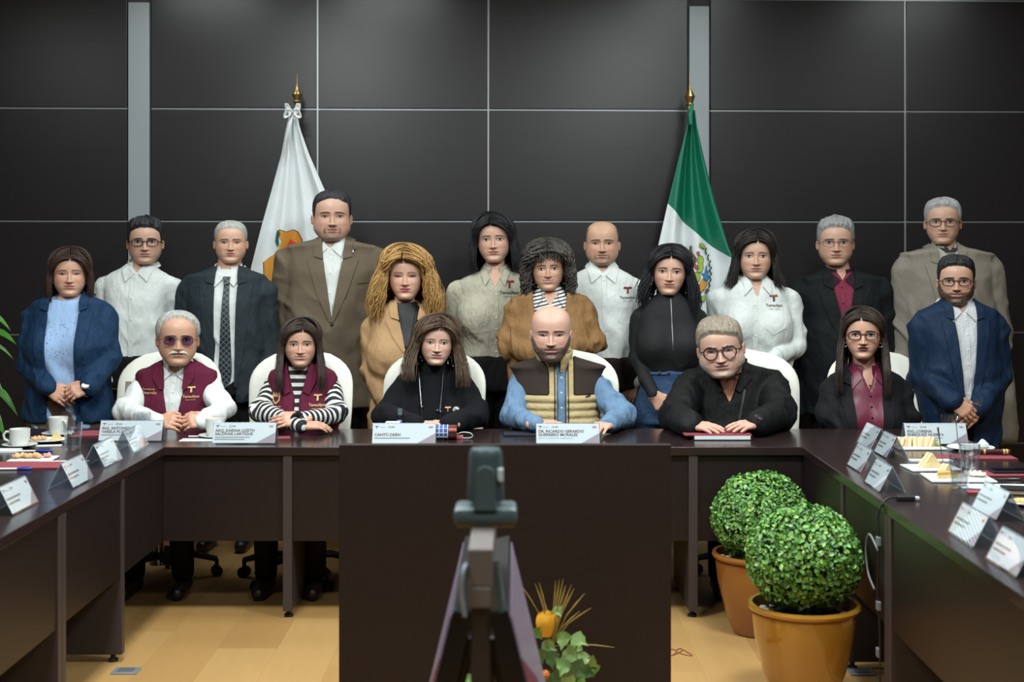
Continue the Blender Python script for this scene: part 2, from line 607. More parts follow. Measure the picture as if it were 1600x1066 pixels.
def grid_faces(nr, nc, wrap=False, off=0, flip=False):
    r, c = np.meshgrid(np.arange(nr - 1), np.arange(nc if wrap else nc - 1), indexing='ij')
    c2 = (c + 1) % nc
    q = np.stack([r * nc + c, r * nc + c2, (r + 1) * nc + c2, (r + 1) * nc + c], -1).reshape(-1, 4) + off
    return q[:, ::-1] if flip else q

class Acc:
    """accumulates grids with per-vertex colour"""
    def __init__(s):
        s.v = []; s.q = []; s.c = []; s.n = 0
    def add(s, v, q, col):
        v = np.asarray(v, float).reshape(-1, 3)
        c = np.asarray(col, float)
        if c.ndim == 1: c = np.tile(c, (len(v), 1))
        s.v.append(v); s.q.append(np.asarray(q) + s.n); s.c.append(c); s.n += len(v)
    def grid(s, P, col, wrap=False, flip=False):
        nr, nc = P.shape[:2]
        s.add(P.reshape(-1, 3), grid_faces(nr, nc, wrap, 0, flip), col if np.ndim(col) == 1 else np.asarray(col).reshape(-1, 3))
    def get(s):
        return np.concatenate(s.v), np.concatenate(s.q), np.concatenate(s.c)

def build_head(H, sp):
    """returns Acc in head units: z 0 chin .. 1 crown"""
    A = Acc()
    skin = np.array(skin_lin(sp.get('skin', (196, 152, 128))))
    lip = np.array(lin(sp.get('lip', (160, 95, 88))))
    hairc = np.array(lin(sp.get('hairc', (35, 28, 26))))
    browc = np.array(lin(sp.get('browc', sp.get('hairc', (35, 28, 26)))))
    nr, nc = 120, 112
    u = np.linspace(-1, 1, nc + 1)[:-1]
    th = math.pi * (.5 * u + .5 * u ** 3)
    g = np.linspace(0, 1, nr)
    S, T = np.meshgrid(g, th, indexing='ij')
    P = H.surf(T, S)
    x, y, z = P[..., 0], P[..., 1], P[..., 2]
    ax = np.abs(x) / FX; front = np.cos(T) > .15
    C = np.tile(skin, (nr, nc, 1))
    def mixc(C, col, w):
        return C * (1 - w[..., None]) + np.asarray(col) * w[..., None]
    red = skin * np.array([1.02, .80, .76])
    C = mixc(C, red, front * .55 * np.exp(-((ax - .19) / .08) ** 2 - ((z - .37) / .07) ** 2))
    C = mixc(C, red, front * .5 * np.exp(-(ax / .06) ** 2 - ((z - .345) / .04) ** 2))
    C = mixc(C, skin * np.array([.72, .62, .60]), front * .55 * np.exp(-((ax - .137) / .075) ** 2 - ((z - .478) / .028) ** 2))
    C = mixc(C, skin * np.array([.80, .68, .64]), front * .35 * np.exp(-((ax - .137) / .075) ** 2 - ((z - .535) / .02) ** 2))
    # nostrils
    C = mixc(C, skin * .28, front * .85 * np.exp(-((ax - .030) / .017) ** 2 - ((z - .312) / .010) ** 2))
    # beard and moustache
    def beardw(kind):
        nz = (vnoise(P.reshape(-1, 3), 38, 3).reshape(nr, nc) * .5 + .5)
        lipz = np.exp(-((ax) / .085) ** 4 - ((z - .228) / .034) ** 4)
        if kind == 'full':
            edge = .30 + .18 * sstep(.20, .31, ax)
            w = (1 - sstep(edge - .045, edge + .02, z)) * (np.cos(T) > -.05)
            w = np.maximum(w, np.exp(-(ax / .125) ** 4 - ((z - .283) / .026) ** 4))
        elif kind == 'goatee':
            w = np.exp(-(ax / .125) ** 4 - ((z - .283) / .022) ** 4)
            w = np.maximum(w, np.exp(-((ax - .135) / .024) ** 4 - ((z - .215) / .075) ** 4))
            w = np.maximum(w, (1 - sstep(.135, .175, z)) * np.exp(-(ax / .17) ** 4))
        elif kind == 'jaw':
            edge = .17 + .22 * sstep(.17, .30, ax)
            w = (1 - sstep(edge - .05, edge + .03, z)) * (np.cos(T) > -.05) * .8
            w = np.maximum(w, .75 * np.exp(-(ax / .125) ** 4 - ((z - .283) / .022) ** 4))
        elif kind == 'moustache':
            w = np.exp(-(ax / .160) ** 4 - ((z - .278 + 1.5 * ax ** 2) / .040) ** 4)
        else:
            w = np.zeros_like(z)
        w = w * (1 - lipz * (0 if kind == 'moustache' else 1)) * (.72 + .28 * nz)
        return np.clip(w, 0, 1) * front if kind in ('goatee', 'moustache') else np.clip(w, 0, 1)
    if sp.get('beard'):
        kind, bc = sp['beard'][0], np.array(lin(sp['beard'][1]))
        bw_ = beardw(kind) * sp['beard'][2]
        nzb = vnoise(P.reshape(-1, 3), 55, 8).reshape(nr, nc)
        C = mixc(C, bc * (1 + .35 * nzb[..., None]), bw_)
        thick = sp['beard'][3] if len(sp['beard']) > 3 else .012
        dd = P - np.array([0, -.05, .35]); dd /= np.linalg.norm(dd, axis=-1, keepdims=True)
        P = P + dd * (bw_ * (thick + .006 * nzb))[..., None]
    if sp.get('stubble'):
        w = beardw('full') * sp['stubble']
        C = mixc(C, hairc * .6 + skin * .15, w)
    if sp.get('buzz'):   # close cropped hair on the sides of the scalp
        zh = np.interp(np.abs(T), [0, .5, .95, 1.25, 1.5, 1.8, 3.15], [1.1, 1.1, .86, .60, .50, .24, .16])
        zt = np.interp(np.abs(T), [0, .9, 1.3, 3.15], [1.1, .80, .84, .82])
        w = sstep(zh - .02, zh + .03, z) * (1 - sstep(zt - .05, zt + .06, z)) * sp['buzz']
        C = mixc(C, hairc, w)
    # lips
    zc = z - H.smile * 3.0 * ax ** 2
    half = .098 + .02 * H.smile
    tt = np.clip(ax / half, 0, 1)
    up = .229 + (.036 * (1 - tt ** 2.2) - .006 * np.exp(-(ax / .018) ** 2)) * sp.get('lipfull', 1.0)
    dn = .229 - .042 * (1 - tt ** 2.0) * sp.get('lipfull', 1.0)
    wl = sstep(dn - .006, dn + .004, zc) * (1 - sstep(up - .004, up + .006, zc)) * (ax < half) * front
    C = mixc(C, lip, wl * sp.get('lipw', .85))
    C = mixc(C, lip * .25, .9 * front * np.exp(-((zc - .229) / .0065) ** 2) * (ax < half))
    if sp.get('teeth'):
        wtt = front * np.exp(-((zc - .226) / .0085) ** 4) * (ax < half * .72)
        C = mixc(C, np.array(lin((205, 195, 188))), wtt * sp['teeth'])
    # smile lines
    C = mixc(C, skin * np.array([.78, .70, .68]), front * (.30 + .35 * sp.get('age', 0)) * np.exp(-((ax - (.078 + (.335 - z) * .55)) / .010) ** 2 - ((z - .285) / .05) ** 4))
    if sp.get('age'):
        for zz_ in (.66, .70, .74):
            C = mixc(C, skin * .8, front * .3 * sp['age'] * np.exp(-((z - zz_ - .01 * np.cos(ax * 12)) / .006) ** 2) * (ax < .2))
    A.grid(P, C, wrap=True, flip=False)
    # ears
    nu, nv = 18, 12
    U, V = np.meshgrid(np.linspace(0, 2 * math.pi, nu, endpoint=False), np.linspace(0, math.pi, nv), indexing='ij')
    for sd in (-1, 1):
        rr = np.sin(V)
        ex = np.cos(V) * .034
        ey = rr * np.cos(U) * .058 * (1 + .15 * np.sin(U))
        ez = rr * np.sin(U) * .100
        rim = np.clip((ey / .05) ** 2 + (ez / .09) ** 2, 0, 1)
        ex = ex * (.35 + .65 * rim) + .022 * (1 - np.exp(-rim * 2)) + ey * .35
        i = H.s_of_z(np.array([.44]))[0]
        w0 = H.surf(np.array([math.pi / 2]), np.array([i]))[0, 0]
        E = np.stack([sd * (w0 + .006 + ex), .045 + ey + ez * .12, .445 + ez], -1)
        cc = skin * np.array([1.0, .90, .88])
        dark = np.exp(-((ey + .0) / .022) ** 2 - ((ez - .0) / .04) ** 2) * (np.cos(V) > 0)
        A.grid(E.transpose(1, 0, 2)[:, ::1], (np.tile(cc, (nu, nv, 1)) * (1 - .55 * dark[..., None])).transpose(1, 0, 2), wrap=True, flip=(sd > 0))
    # eyes, lids, brows: conforming patches
    op = sp.get('eye', .021) * 1.12
    white = np.array(lin((206, 200, 195))); iris = np.array(lin(sp.get('iris', (52, 36, 28)))); lash = np.array(lin(sp.get('lash', (30, 24, 24))))
    ln = sp.get('liner', 1.0)
    gaze = sp.get('gaze', 0.0)
    for sd in (-1, 1):
        ex0 = .137 * FX
        def lid(t):  # t -1 inner .. 1 outer
            tl = 1 - np.abs(t) ** 2.4
            return .503 + .004 * t + op * tl, .503 + .004 * t - op * .8 * (1 - np.abs(t) ** 2.0)
        t = np.linspace(-1, 1, 15)
        upz, dnz = lid(t)
        xx = ex0 + .068 * FX * t
        V_ = np.linspace(0, 1, 8)[:, None]
        Z = dnz + (upz - dnz) * V_
        X = np.tile(xx, (8, 1))
        Y = H.yat(X, Z) - .008 - .014 * (1 - t ** 2)
        cc = np.tile(white, (8, 15, 1))
        Pg = np.stack([sd * X, Y, Z], -1)
        A.grid(Pg, cc, flip=(sd < 0))
        # iris disc clipped by the lids
        ang = np.linspace(0, 2 * math.pi, 18, endpoint=False)
        R = np.linspace(0, .0255, 5)[:, None]
        ix = ex0 + gaze * sd * .02 + R * np.cos(ang); iz = .506 + R * np.sin(ang)
        tl = np.clip((ix - ex0) / (.068 * FX), -1, 1)
        uz, dz = lid(tl)
        iz = np.clip(iz, dz, uz)
        iy = H.yat(ix, iz) - .011 - .014 * (1 - tl ** 2)
        ccol = np.tile(iris, (5, 18, 1)); ccol[0:2] = iris * .15
        A.grid(np.stack([sd * ix, iy, iz], -1), ccol, wrap=True, flip=(sd < 0))
        # upper lash band and lid
        th1 = .0075 * ln * (1 - .5 * np.abs(t)) + .002
        Zs = np.stack([upz - .001, upz + th1, upz + th1 + .006, upz + th1 + .016])
        Xs = np.tile(xx * 1.0, (4, 1))
        Ys = H.yat(Xs, Zs) - np.array([.013, .016, .013, .0])[:, None] - (.014 * (1 - t ** 2))[None] * np.array([1, 1, .8, .2])[:, None]
        cb = np.zeros((4, 15, 3)); cb[0:2] = lash; cb[2] = skin * np.array([.62, .52, .5]); cb[3] = skin * .95
        if sp.get('shadow'):
            cb[2] = np.array(lin(sp['shadow'])); cb[3] = cb[2] * .6 + skin * .4
        A.grid(np.stack([sd * Xs, Ys, Zs], -1), cb, flip=(sd < 0))
        # lower lid rim
        Zs = np.stack([dnz - .010, dnz - .002, dnz + .002])
        Xs = np.tile(xx, (3, 1))
        Ys = H.yat(Xs, Zs) - np.array([.001, .009, .011])[:, None] - (.012 * (1 - t ** 2))[None] * np.array([.3, 1, 1])[:, None]
        cb = np.zeros((3, 15, 3)); cb[0] = skin * .93; cb[1] = skin * np.array([.75, .62, .6]); cb[2] = lash * .5 + skin * .3
        A.grid(np.stack([sd * Xs, Ys, Zs], -1), cb, flip=(sd < 0))
        # brow
        t = np.linspace(0, 1, 14)
        bx = (.046 + .180 * t) * FX
        arch = sp.get('arch', .018)
        bz = sp.get('browz', .572) + arch * .8 * np.sin(np.clip(t * 1.35, 0, 1.6) * 1.9) - .018 * t ** 3 + .011 * (1 - t) ** 2
        bt = 1.15 * sp.get('browt', .016) * (1 - .65 * t ** 2) * (.65 + .35 * np.clip(t * 6, 0, 1))
        Zs = bz + bt * np.linspace(-1, 1, 5)[:, None]
        Xs = np.tile(bx, (5, 1))
        Ys = H.yat(Xs, Zs) - .010 * np.array([.15, .8, 1, .8, .15])[:, None]
        nz = vnoise(np.stack([Xs * 3, Ys, Zs], -1).reshape(-1, 3), 70, 5).reshape(5, 14, 1)
        cb = np.tile(browc, (5, 14, 1)) * (1 + .25 * nz)
        ew = np.array([.55, .12, 0, .12, .55])[:, None, None]
        cb = cb * (1 - ew) + skin * ew
        A.grid(np.stack([sd * Xs, Ys, Zs], -1), cb, flip=(sd < 0))
    if sp.get('beard') and sp['beard'][0] == 'moustache':
        bc = np.array(lin(sp['beard'][1]))
        for sd in (-1, 1):
            t = np.linspace(0, 1, 16)
            bx = (.004 + .150 * t) * FX
            bz = .286 - .012 * t - .042 * t ** 3
            ht = .030 * (1 - .55 * t ** 2.5)
            w = np.linspace(-1, 1, 9)[:, None]
            Zs = bz + ht * w; Xs = np.tile(bx, (9, 1))
            nz = vnoise(np.stack([Xs * 60, Xs * 0, Zs * 26], -1).reshape(-1, 3), 1.0, 4).reshape(9, 16)
            Ys = H.yat(Xs, Zs) - (.034 * (1 - w ** 4) * (1 - .5 * t ** 3) + .004) * (1 + .18 * nz)
            cb = np.tile(bc, (9, 16, 1)) * (1 + .22 * nz[..., None])
            A.grid(np.stack([sd * Xs, Ys, Zs], -1), cb, flip=(sd < 0))
    return A

# ------------------------------------------------------------------ hair
def hair_shell(H, line, thick, seed=0, streak=.35, top=None, comb=0.0, nth=150, nv=46, part=None):
    """cap of short hair. line: (angles, z) hairline; thick: (front/top, sides)"""
    th = np.linspace(-math.pi, math.pi, nth, endpoint=False)
    zh = np.interp(np.abs(th), line[0], line[1])
    if part is not None:
        zh = zh + part * np.clip(np.sin(th), -1, 1) * np.exp(-(th / .7) ** 2)
    r = np.random.default_rng(seed)
    jag = np.convolve(r.normal(0, 1, nth), [.25, .5, .25], 'same') * .006
    s0 = H.s_of_z(np.clip(zh + jag, .12, .995))
    v = np.linspace(0, 1, nv)
    S = s0[None] + (1 - s0)[None] * v[:, None]
    T = np.tile(th, (nv, 1))
    P0 = H.surf(T, S)
    zrel = P0[..., 2]
    side = sstep(.95, .72, zrel)
    t = thick[0] * (1 - side) + thick[1] * side
    edge = sstep(0, .16, v)[:, None]
    col = np.convolve(np.tile(r.normal(0, 1, nth), 3), [.3, .4, .3], 'same')[nth:2 * nth]
    tw = np.stack([np.roll(col, int(round(comb * 10 * q))) for q in v])
    nz = vnoise(P0.reshape(-1, 3), 22, seed).reshape(nv, nth)
    t = t * (.12 + .88 * edge) * (1 + streak * (.6 * tw + .5 * nz) * edge)
    P = H.surf(T, S, np.maximum(t, .004))
    return P

def lock_tubes(paths, radii, n=5, flat=.55):
    """paths (L, M, 3), radii (L, M) -> verts, quads"""
    Lk, M, _ = paths.shape
    tg = np.gradient(paths, axis=1)
    tg /= np.linalg.norm(tg, axis=-1, keepdims=True) + 1e-9
    out = paths - np.array([0, .03, .45])
    out = out - tg * np.sum(out * tg, -1, keepdims=True)
    out /= np.linalg.norm(out, axis=-1, keepdims=True) + 1e-9
    b = np.cross(tg, out)
    a = np.linspace(0, 2 * math.pi, n, endpoint=False)
    V = paths[:, :, None] + radii[:, :, None, None] * (np.cos(a)[:, None] * b[:, :, None] + flat * np.sin(a)[:, None] * out[:, :, None])
    V = V.reshape(-1, 3)
    base = (np.arange(Lk) * M * n)[:, None, None]
    i = np.arange(M - 1)[None, :, None]; k = np.arange(n)[None, None]
    k2 = (k + 1) % n
    q = np.stack([base + i * n + k, base + i * n + k2, base + (i + 1) * n + k2, base + (i + 1) * n + k], -1).reshape(-1, 4)
    return V, q

def long_hair(H, sp, seed):
    """falling locks; sp: length (z of the tips in head units), open angle, volume, wave, curl"""
    r = np.random.default_rng(seed)
    L = int(sp.get('n', 190) * 2.3); M = sp.get('m', 22)
    th0 = sp.get('open', .95) + .10
    sgn = r.choice([-1, 1], L)
    curtain = r.random(L) < sp.get('curtain', .40)
    th = sgn * (th0 + (math.pi - th0) * np.where(curtain, .14 * r.random(L), r.random(L)))
    lay = r.random(L)
    vol = sp.get('vol', .05)
    off = .02 + vol * (.25 + .75 * lay)
    zb = sp.get('length', -.25) + r.normal(0, sp.get('ragged', .05), L)
    if 'lengthL' in sp:
        zb = np.where(np.sin(th) < 0, zb + sp['lengthL'], zb)
    ze = sp.get('ze', .52) + .06 * r.normal(0, 1, L)
    se = H.s_of_z(ze)
    n1 = int(M * sp.get('scalp', .5))
    v = np.linspace(0, 1, n1)
    # curtain locks leave the parting at the hairline .. crown and sweep outwards; the others fall from the crown
    px = sp.get('part', 0.0)
    z0 = sp.get('hl', .80) + (1.0 - sp.get('hl', .80)) * r.random(L) ** 1.3 * .98
    s0 = np.where(curtain, H.s_of_z(z0), 1.0)
    s1 = s0[:, None] + (se - s0)[:, None] * v[None] ** np.where(curtain, 1.25, .9)[:, None]
    a0 = sgn * .03 + px * 1.2
    T = np.where(curtain[:, None], a0[:, None] + (th - a0)[:, None] * v[None] ** .72, th[:, None] * np.ones_like(s1))
    P1 = H.surf(T, s1, off[:, None] * np.ones_like(s1))
    pull = (1 - v[None]) ** 2
    P1[..., 0] += px * pull * ~curtain[:, None]
    P1[..., 1] += sp.get('party', -.12) * pull * np.clip(np.cos(th), 0, 1)[:, None] * ~curtain[:, None]
    lift = sp.get('lift', .0)
    P1[..., 2] += lift * np.sin(np.pi * v)[None] * .5
    end = P1[:, -1]
    n2 = M - n1
    w = np.linspace(0, 1, n2 + 1)[1:]
    zz_ = end[:, 2:3] + (zb - end[:, 2])[:, None] * w[None]
    fl = sp.get('flare', .15)
    flc = sp.get('curlin', 0.0)
    rad = 1 + (fl * np.sin(w * math.pi * .6) + flc * w ** 3)[None] * (.4 + .9 * lay[:, None])
    xx = end[:, 0:1] * rad; yy = end[:, 1:2] * rad + sp.get('fwd', 0.0) * w[None]
    # hair from the back of the head stays behind the neck
    P2 = np.stack([xx, yy, zz_], -1)
    P = np.concatenate([P1, P2], 1)
    q = np.linspace(0, 1, M)[None]
    wa, wf = sp.get('wave', .01), sp.get('freq', 2.0)
    ph = r.random((L, 1)) * 6.28
    env = sstep(sp.get('wstart', .15), sp.get('wstart', .15) + .3, q)
    ff = wf * (1 + .3 * r.normal(0, 1, (L, 1)))
    P[..., 0] += wa * env * np.sin(ph + q * ff * 6.28)
    P[..., 1] += wa * env * np.cos(ph + q * ff * 6.28) * sp.get('helix', .5)
    P[..., 2] += wa * .5 * env * np.sin(ph * 1.7 + q * ff * 6.28) * sp.get('helix', .5)
    if 'shape' in sp:
        P = sp['shape'](P, th, lay)
    R = sp.get('r', .0155) * (.7 + .6 * r.random((L, 1))) * (1 - .0 * q) * (1 - .75 * q ** 4)
    R = R * (.35 + .65 * sstep(0, .12, q))
    return lock_tubes(P, R, 4, sp.get('flat', .45))

def hair_mat(key, col, tip=None, rough=.52):
    k = 'hair_' + key
    if k in _mats: return _mats[k]
    m = bpy.data.materials.new(k); m.use_nodes = True
    nt = m.node_tree; N = nt.nodes; L = nt.links
    b = N['Principled BSDF']
    b.inputs['Roughness'].default_value = rough
    b.inputs['Specular IOR Level'].default_value = .35
    tc = N.new('ShaderNodeTexCoord')
    mp = N.new('ShaderNodeMapping'); mp.inputs['Scale'].default_value = (170, 170, 14)
    L.new(tc.outputs['Object'], mp.inputs[0])
    nz = N.new('ShaderNodeTexNoise'); nz.inputs['Scale'].default_value = 1.0; nz.inputs['Detail'].default_value = 3
    L.new(mp.outputs[0], nz.inputs['Vector'])
    n2 = N.new('ShaderNodeTexNoise'); n2.inputs['Scale'].default_value = 30
    L.new(tc.outputs['Object'], n2.inputs['Vector'])
    mx = N.new('ShaderNodeMix'); mx.data_type = 'RGBA'
    c = lin(col)
    mx.inputs['A'].default_value = tuple(v * .6 for v in c) + (1,)
    if tip and max(tip) < 150: tip = tuple(v * .80 for v in tip)
    t = lin(tip) if tip else tuple(min(1, v * 1.5) for v in c)
    mx.inputs['B'].default_value = t + (1,)
    ad = N.new('ShaderNodeMath'); ad.operation = 'MULTIPLY_ADD'; ad.inputs[1].default_value = 1.6; ad.inputs[2].default_value = -.3
    L.new(nz.outputs['Fac'], ad.inputs[0]); L.new(ad.outputs[0], mx.inputs['Factor'])
    L.new(mx.outputs['Result'], b.inputs['Base Color'])
    bp = N.new('ShaderNodeBump'); bp.inputs['Strength'].default_value = .5; bp.inputs['Distance'].default_value = .004
    L.new(nz.outputs['Fac'], bp.inputs['Height']); L.new(bp.outputs[0], b.inputs['Normal'])
    _mats[k] = m
    return m

# ------------------------------------------------------------------ hands
_hand_cache = {}
def hand_local(curl=.35, spread=.0, thumb=.5, h=.0036):
    """right-type hand along +X, thumb at +Y, back of hand +Z; length about .185"""
    key = (round(curl, 2), round(spread, 2), round(thumb, 2))
    if key in _hand_cache: return _hand_cache[key]
    ky = [.032, .011, -.010, -.029]; kx = [.086, .090, .086, .078]; Ls = [.072, .080, .074, .058]; rr = [.0092, .0095, .0090, .0080]
    segs = []
    for i in range(4):
        segs.append((('p'), (0.006, ky[i] * .55, 0), (kx[i], ky[i], 0), .0165, .0118))
    fing = []
    for i in range(4):
        p = np.array([kx[i], ky[i], .001]); a = -curl * .8
        yaw = spread * (1.5 - i) * .12 + (.02 * (1.5 - i))
        for j, fr in enumerate((.46, .30, .24)):
            l = Ls[i] * fr * 1.02
            d = np.array([math.cos(a) * math.cos(yaw), math.sin(yaw) * math.cos(a), math.sin(a)])
            q = p + d * l
            fing.append((i, p, q, rr[i] * (1 - .08 * j), rr[i] * (1 - .08 * (j + 1))))
            p = q; a -= curl * (1.0 if j == 0 else .8)
    t0 = np.array([.018, .022, -.006]); t1 = np.array([.050, .045 + .016 * thumb, -.014]); t2 = np.array([.080, .050 + .022 * thumb, -.018]); t3 = np.array([.104, .046 + .018 * thumb, -.022])
    def f(P):
        d = None
        for _, a, b, ra, rb in segs:
            e = seg(P, a, b, ra, rb)
            d = e if d is None else smin(d, e, .018)
        d = smin(d, seg(P, (-.022, 0, 0), (.01, 0, 0), .0195, .0200), .02)
        d = smin(d, seg(P, t0, t1, .0145, .0120), .016)
        fd = []
        for i in range(4):
            e = None
            for (k, a, b, ra, rb) in fing:
                if k != i: continue
                g = seg(P, a, b, ra, rb)
                e = g if e is None else smin(e, g, .004)
            fd.append(e)
        d2 = fd[0]
        for e in fd[1:]: d2 = np.minimum(d2, e)
        d = smin(d, d2, .008)
        th_ = smin(seg(P, t1, t2, .0112, .0098), seg(P, t2, t3, .0098, .0080), .004)
        return smin(d, th_, .008)
    v, q = polygonize(f, (-.062, -.055, -.095), (.185, .095, .035), h)
    _hand_cache[key] = (v, q)
    return v, q

def hand_world(pos, fdir, back, size=1.0, mirror=False, **kw):
    v, q = hand_local(**kw)
    X = np.asarray(fdir, float); X /= np.linalg.norm(X)
    Z = np.asarray(back, float); Z = Z - X * (Z @ X); Z /= np.linalg.norm(Z)
    Y = np.cross(Z, X)
    w = v * size
    if mirror:
        w = w * np.array([1, -1, 1]); q = q[:, ::-1]
    return np.asarray(pos) + w[:, :1] * X + w[:, 1:2] * Y + w[:, 2:3] * Z, q

# ------------------------------------------------------------------ figures
M_SKIN = attr_mat('skin', 'Col', .42, .45, .08, .05, .05)
M_SHOE = mat('shoe_leather', (24, 22, 22), .4)

class Figure:
    def __init__(s, label, d, head, sh, seated=False, **sp):
        """head: (face centre x, hair top y, chin y); sh: (left x, right x, y) of the shoulder points, all in photo pixels at depth d"""
        s.d = d; s.sp = sp; s.seated = seated
        s.sc = F / d
        s.hd = d + sp.get('hdy', 0.0)
        cx = (sh[0] + sh[1]) / 2
        s.ox = (cx - VX) / s.sc
        s.hw = (sh[1] - sh[0]) / 2 / s.sc
        s.zs = EYE - (sh[2] - VY) / s.sc
        s.female = sp.get('female', False)
        # head placement
        hs = F / s.hd
        cap = sp.get('cap', .03)
        s.hh = (head[2] - head[1]) / hs / (1 + cap)
        s.hx = (head[0] - VX) / hs - s.ox
        s.hz = EYE - (head[2] - VY) / hs
        s.hy = sp.get('hdy', 0.0)
        s.H = Head(jaw=sp.get('jaw', 1.0), full=sp.get('full', 0.0), nose=sp.get('nose', 1.15), female=s.female, smile=sp.get('smile', 0.0) * 1.1 + .12, width=sp.get('hwid', 1.0) * 1.085)
        s.R = Euler((math.radians(sp.get('pitch', 0)), math.radians(sp.get('roll', 0)), math.radians(sp.get('yaw', 0)) - .92 * math.atan2(s.ox + s.hx, s.hd)), 'XYZ').to_matrix()
        s.Rn = np.array(s.R)
        s.extra = []   # skin pieces (hands)
        s.items = []
        s.torso_setup()
        s.arms = []
        for side, key in ((-1, 'armL'), (1, 'armR')):
            a = sp.get(key)
            S = np.array([side * (s.hw - .062), .015, s.zs - .070])
            if a is None:
                E = S + np.array([side * .055, .02, -.30]); W = E + np.array([-side * .02, -.06, -.26])
            else:
                E = s.loc(*a[0]); W = s.loc(*a[1])
                E = E - np.array([side * sp.get('elb', .036), 0, 0])
            s.arms.append((S, E, W))
        s.obj = None
        s.label = label
        s.child_jobs = []
    def loc(s, px, py, dd=0.0):
        p = PT(px, py, s.d + dd)
        return np.array([p[0] - s.ox, dd, p[2]])
    def LX(s, px): return (px - VX) / s.sc - s.ox
    def LZ(s, py): return EYE - (py - VY) / s.sc
    def torso_setup(s):
        sp = s.sp; hw = s.hw; zs = s.zs
        ch = sp.get('chest', .115 if s.female else .125)
        wa = sp.get('waist', .72 if s.female else .80)     # relative to hw
        hip = sp.get('hip', .86 if s.female else .82)
        belly = sp.get('belly', 0.0)
        lean = sp.get('lean', 0.0)
        nk = .052 if s.female else .060
        K = [(.12, nk * .95, nk, 0), (.085, nk + .001, nk + .003, 0), (.062, nk + .010, nk + .010, .004), (.046, nk + .030, .076, .008), (.028, hw * .50, .086, .010),
             (.008, hw * .66, .094, .012), (-.016, hw * .76, .102, .012), (-.050, hw * .79, .108, .008), (-.12, hw * .74, ch, 0), (-.20, hw * .715, ch + .006, -.004),
             (-.28, hw * (.715 + wa) / 2 * .97, ch + belly * .4, -.006), (-.38, hw * wa * .94, ch - .012 + belly, 0), (-.46, hw * (wa + hip) / 2 * .94, ch - .004 + belly, 0.004),
             (-.56, hw * hip * .95, ch + .006 + belly * .5, .006), (-.75, hw * hip * .94, ch + .006, .006), (-.95, hw * hip * .92, ch, .006)]
        K = np.array(K)[::-1]
        z = np.linspace(-.95, .12, 260)
        tab = np.stack([np.interp(z, K[:, 0], K[:, i]) for i in (1, 2, 3)], 1)
        k = np.exp(-np.linspace(-2, 2, 13) ** 2); k /= k.sum()
        pad = np.pad(tab, ((6, 6), (0, 0)), 'edge')
        tab = np.stack([np.convolve(pad[:, i], k, 'valid') for i in range(3)], 1)
        s.tz = (z + zs).astype(np.float32); s.tab = tab.astype(np.float32)
        s.slope = np.gradient(tab[:, 0], z).astype(np.float32)
        s.lean = lean
    def torso(s, P, bust=True):
        x, y, z = P
        a = np.interp(z, s.tz, s.tab[:, 0]); b = np.interp(z, s.tz, s.tab[:, 1]); c = np.interp(z, s.tz, s.tab[:, 2])
        sl = np.interp(z, s.tz, s.slope)
        c = c + s.lean * (s.zs - z)
        # neck leans towards the head
        t = np.clip((z - s.zs - .02) / .12, 0, 1)
        cx = s.hx * t * .8; c = c + (s.hy + .03) * t * .55
        X = np.abs(x - cx); Y = np.abs(y - c)
        n = 2.35
        r = ((X / a) ** n + (Y / b) ** n + 1e-9) ** (1 / n)
        d = (r - 1) * np.minimum(a, b) * (1 / np.maximum(r, .6)) ** 0.0
        d = d / np.sqrt(1 + np.clip(sl * X / a, -3.2, 3.2) ** 2)
        if bust and s.sp.get('bust'):
            bs = s.sp['bust']
            for sd in (-1, 1):
                e = ell(P, (sd * s.hw * .40, -s.sp.get('chest', .115) * .62 + s.lean * .19, s.zs - .21), (.072, .058 + bs, .080))
                d = smin(d, e, .08)
        return d
    def sleeves(s, P, r0=.062, r1=.050, r2=.037, which=(0, 1), cut=None):
        d = None
        for i in which:
            S, E, W = s.arms[i]
            k = s.sp.get('armr', 1.0)
            e = smin(seg(P, S, E, r0 * k, r1 * k), seg(P, E, W, r1 * k * .98, r2 * k), .02)
            d = e if d is None else np.minimum(d, e)
        return d
    def base(s, P):
        return smin(s.torso(P), s.sleeves(P), .016)
    def dressed(s, P, grow=0.0, hem=None, cuts=(), arms=True):
        """trunk (hemmed and cut open) joined with whole sleeves"""
        d = s.torso(P) - grow
        if hem is not None: d = np.maximum(d, hem - P[2])
        for c in cuts: d = np.maximum(d, c)
        if not arms: return d
        return smin(d, s.sleeves(P) - grow, .014)
    def bbox(s, zlo, zhi):
        pts = [p for a in s.arms for p in a]
        xm = max([s.hw + .09] + [abs(p[0]) + .08 for p in pts])
        y0 = min([-.30] + [p[1] - .09 for p in pts]); y1 = max([.24] + [p[1] + .09 for p in pts])
        return (-xm, y0, zlo), (xm, y1, zhi)
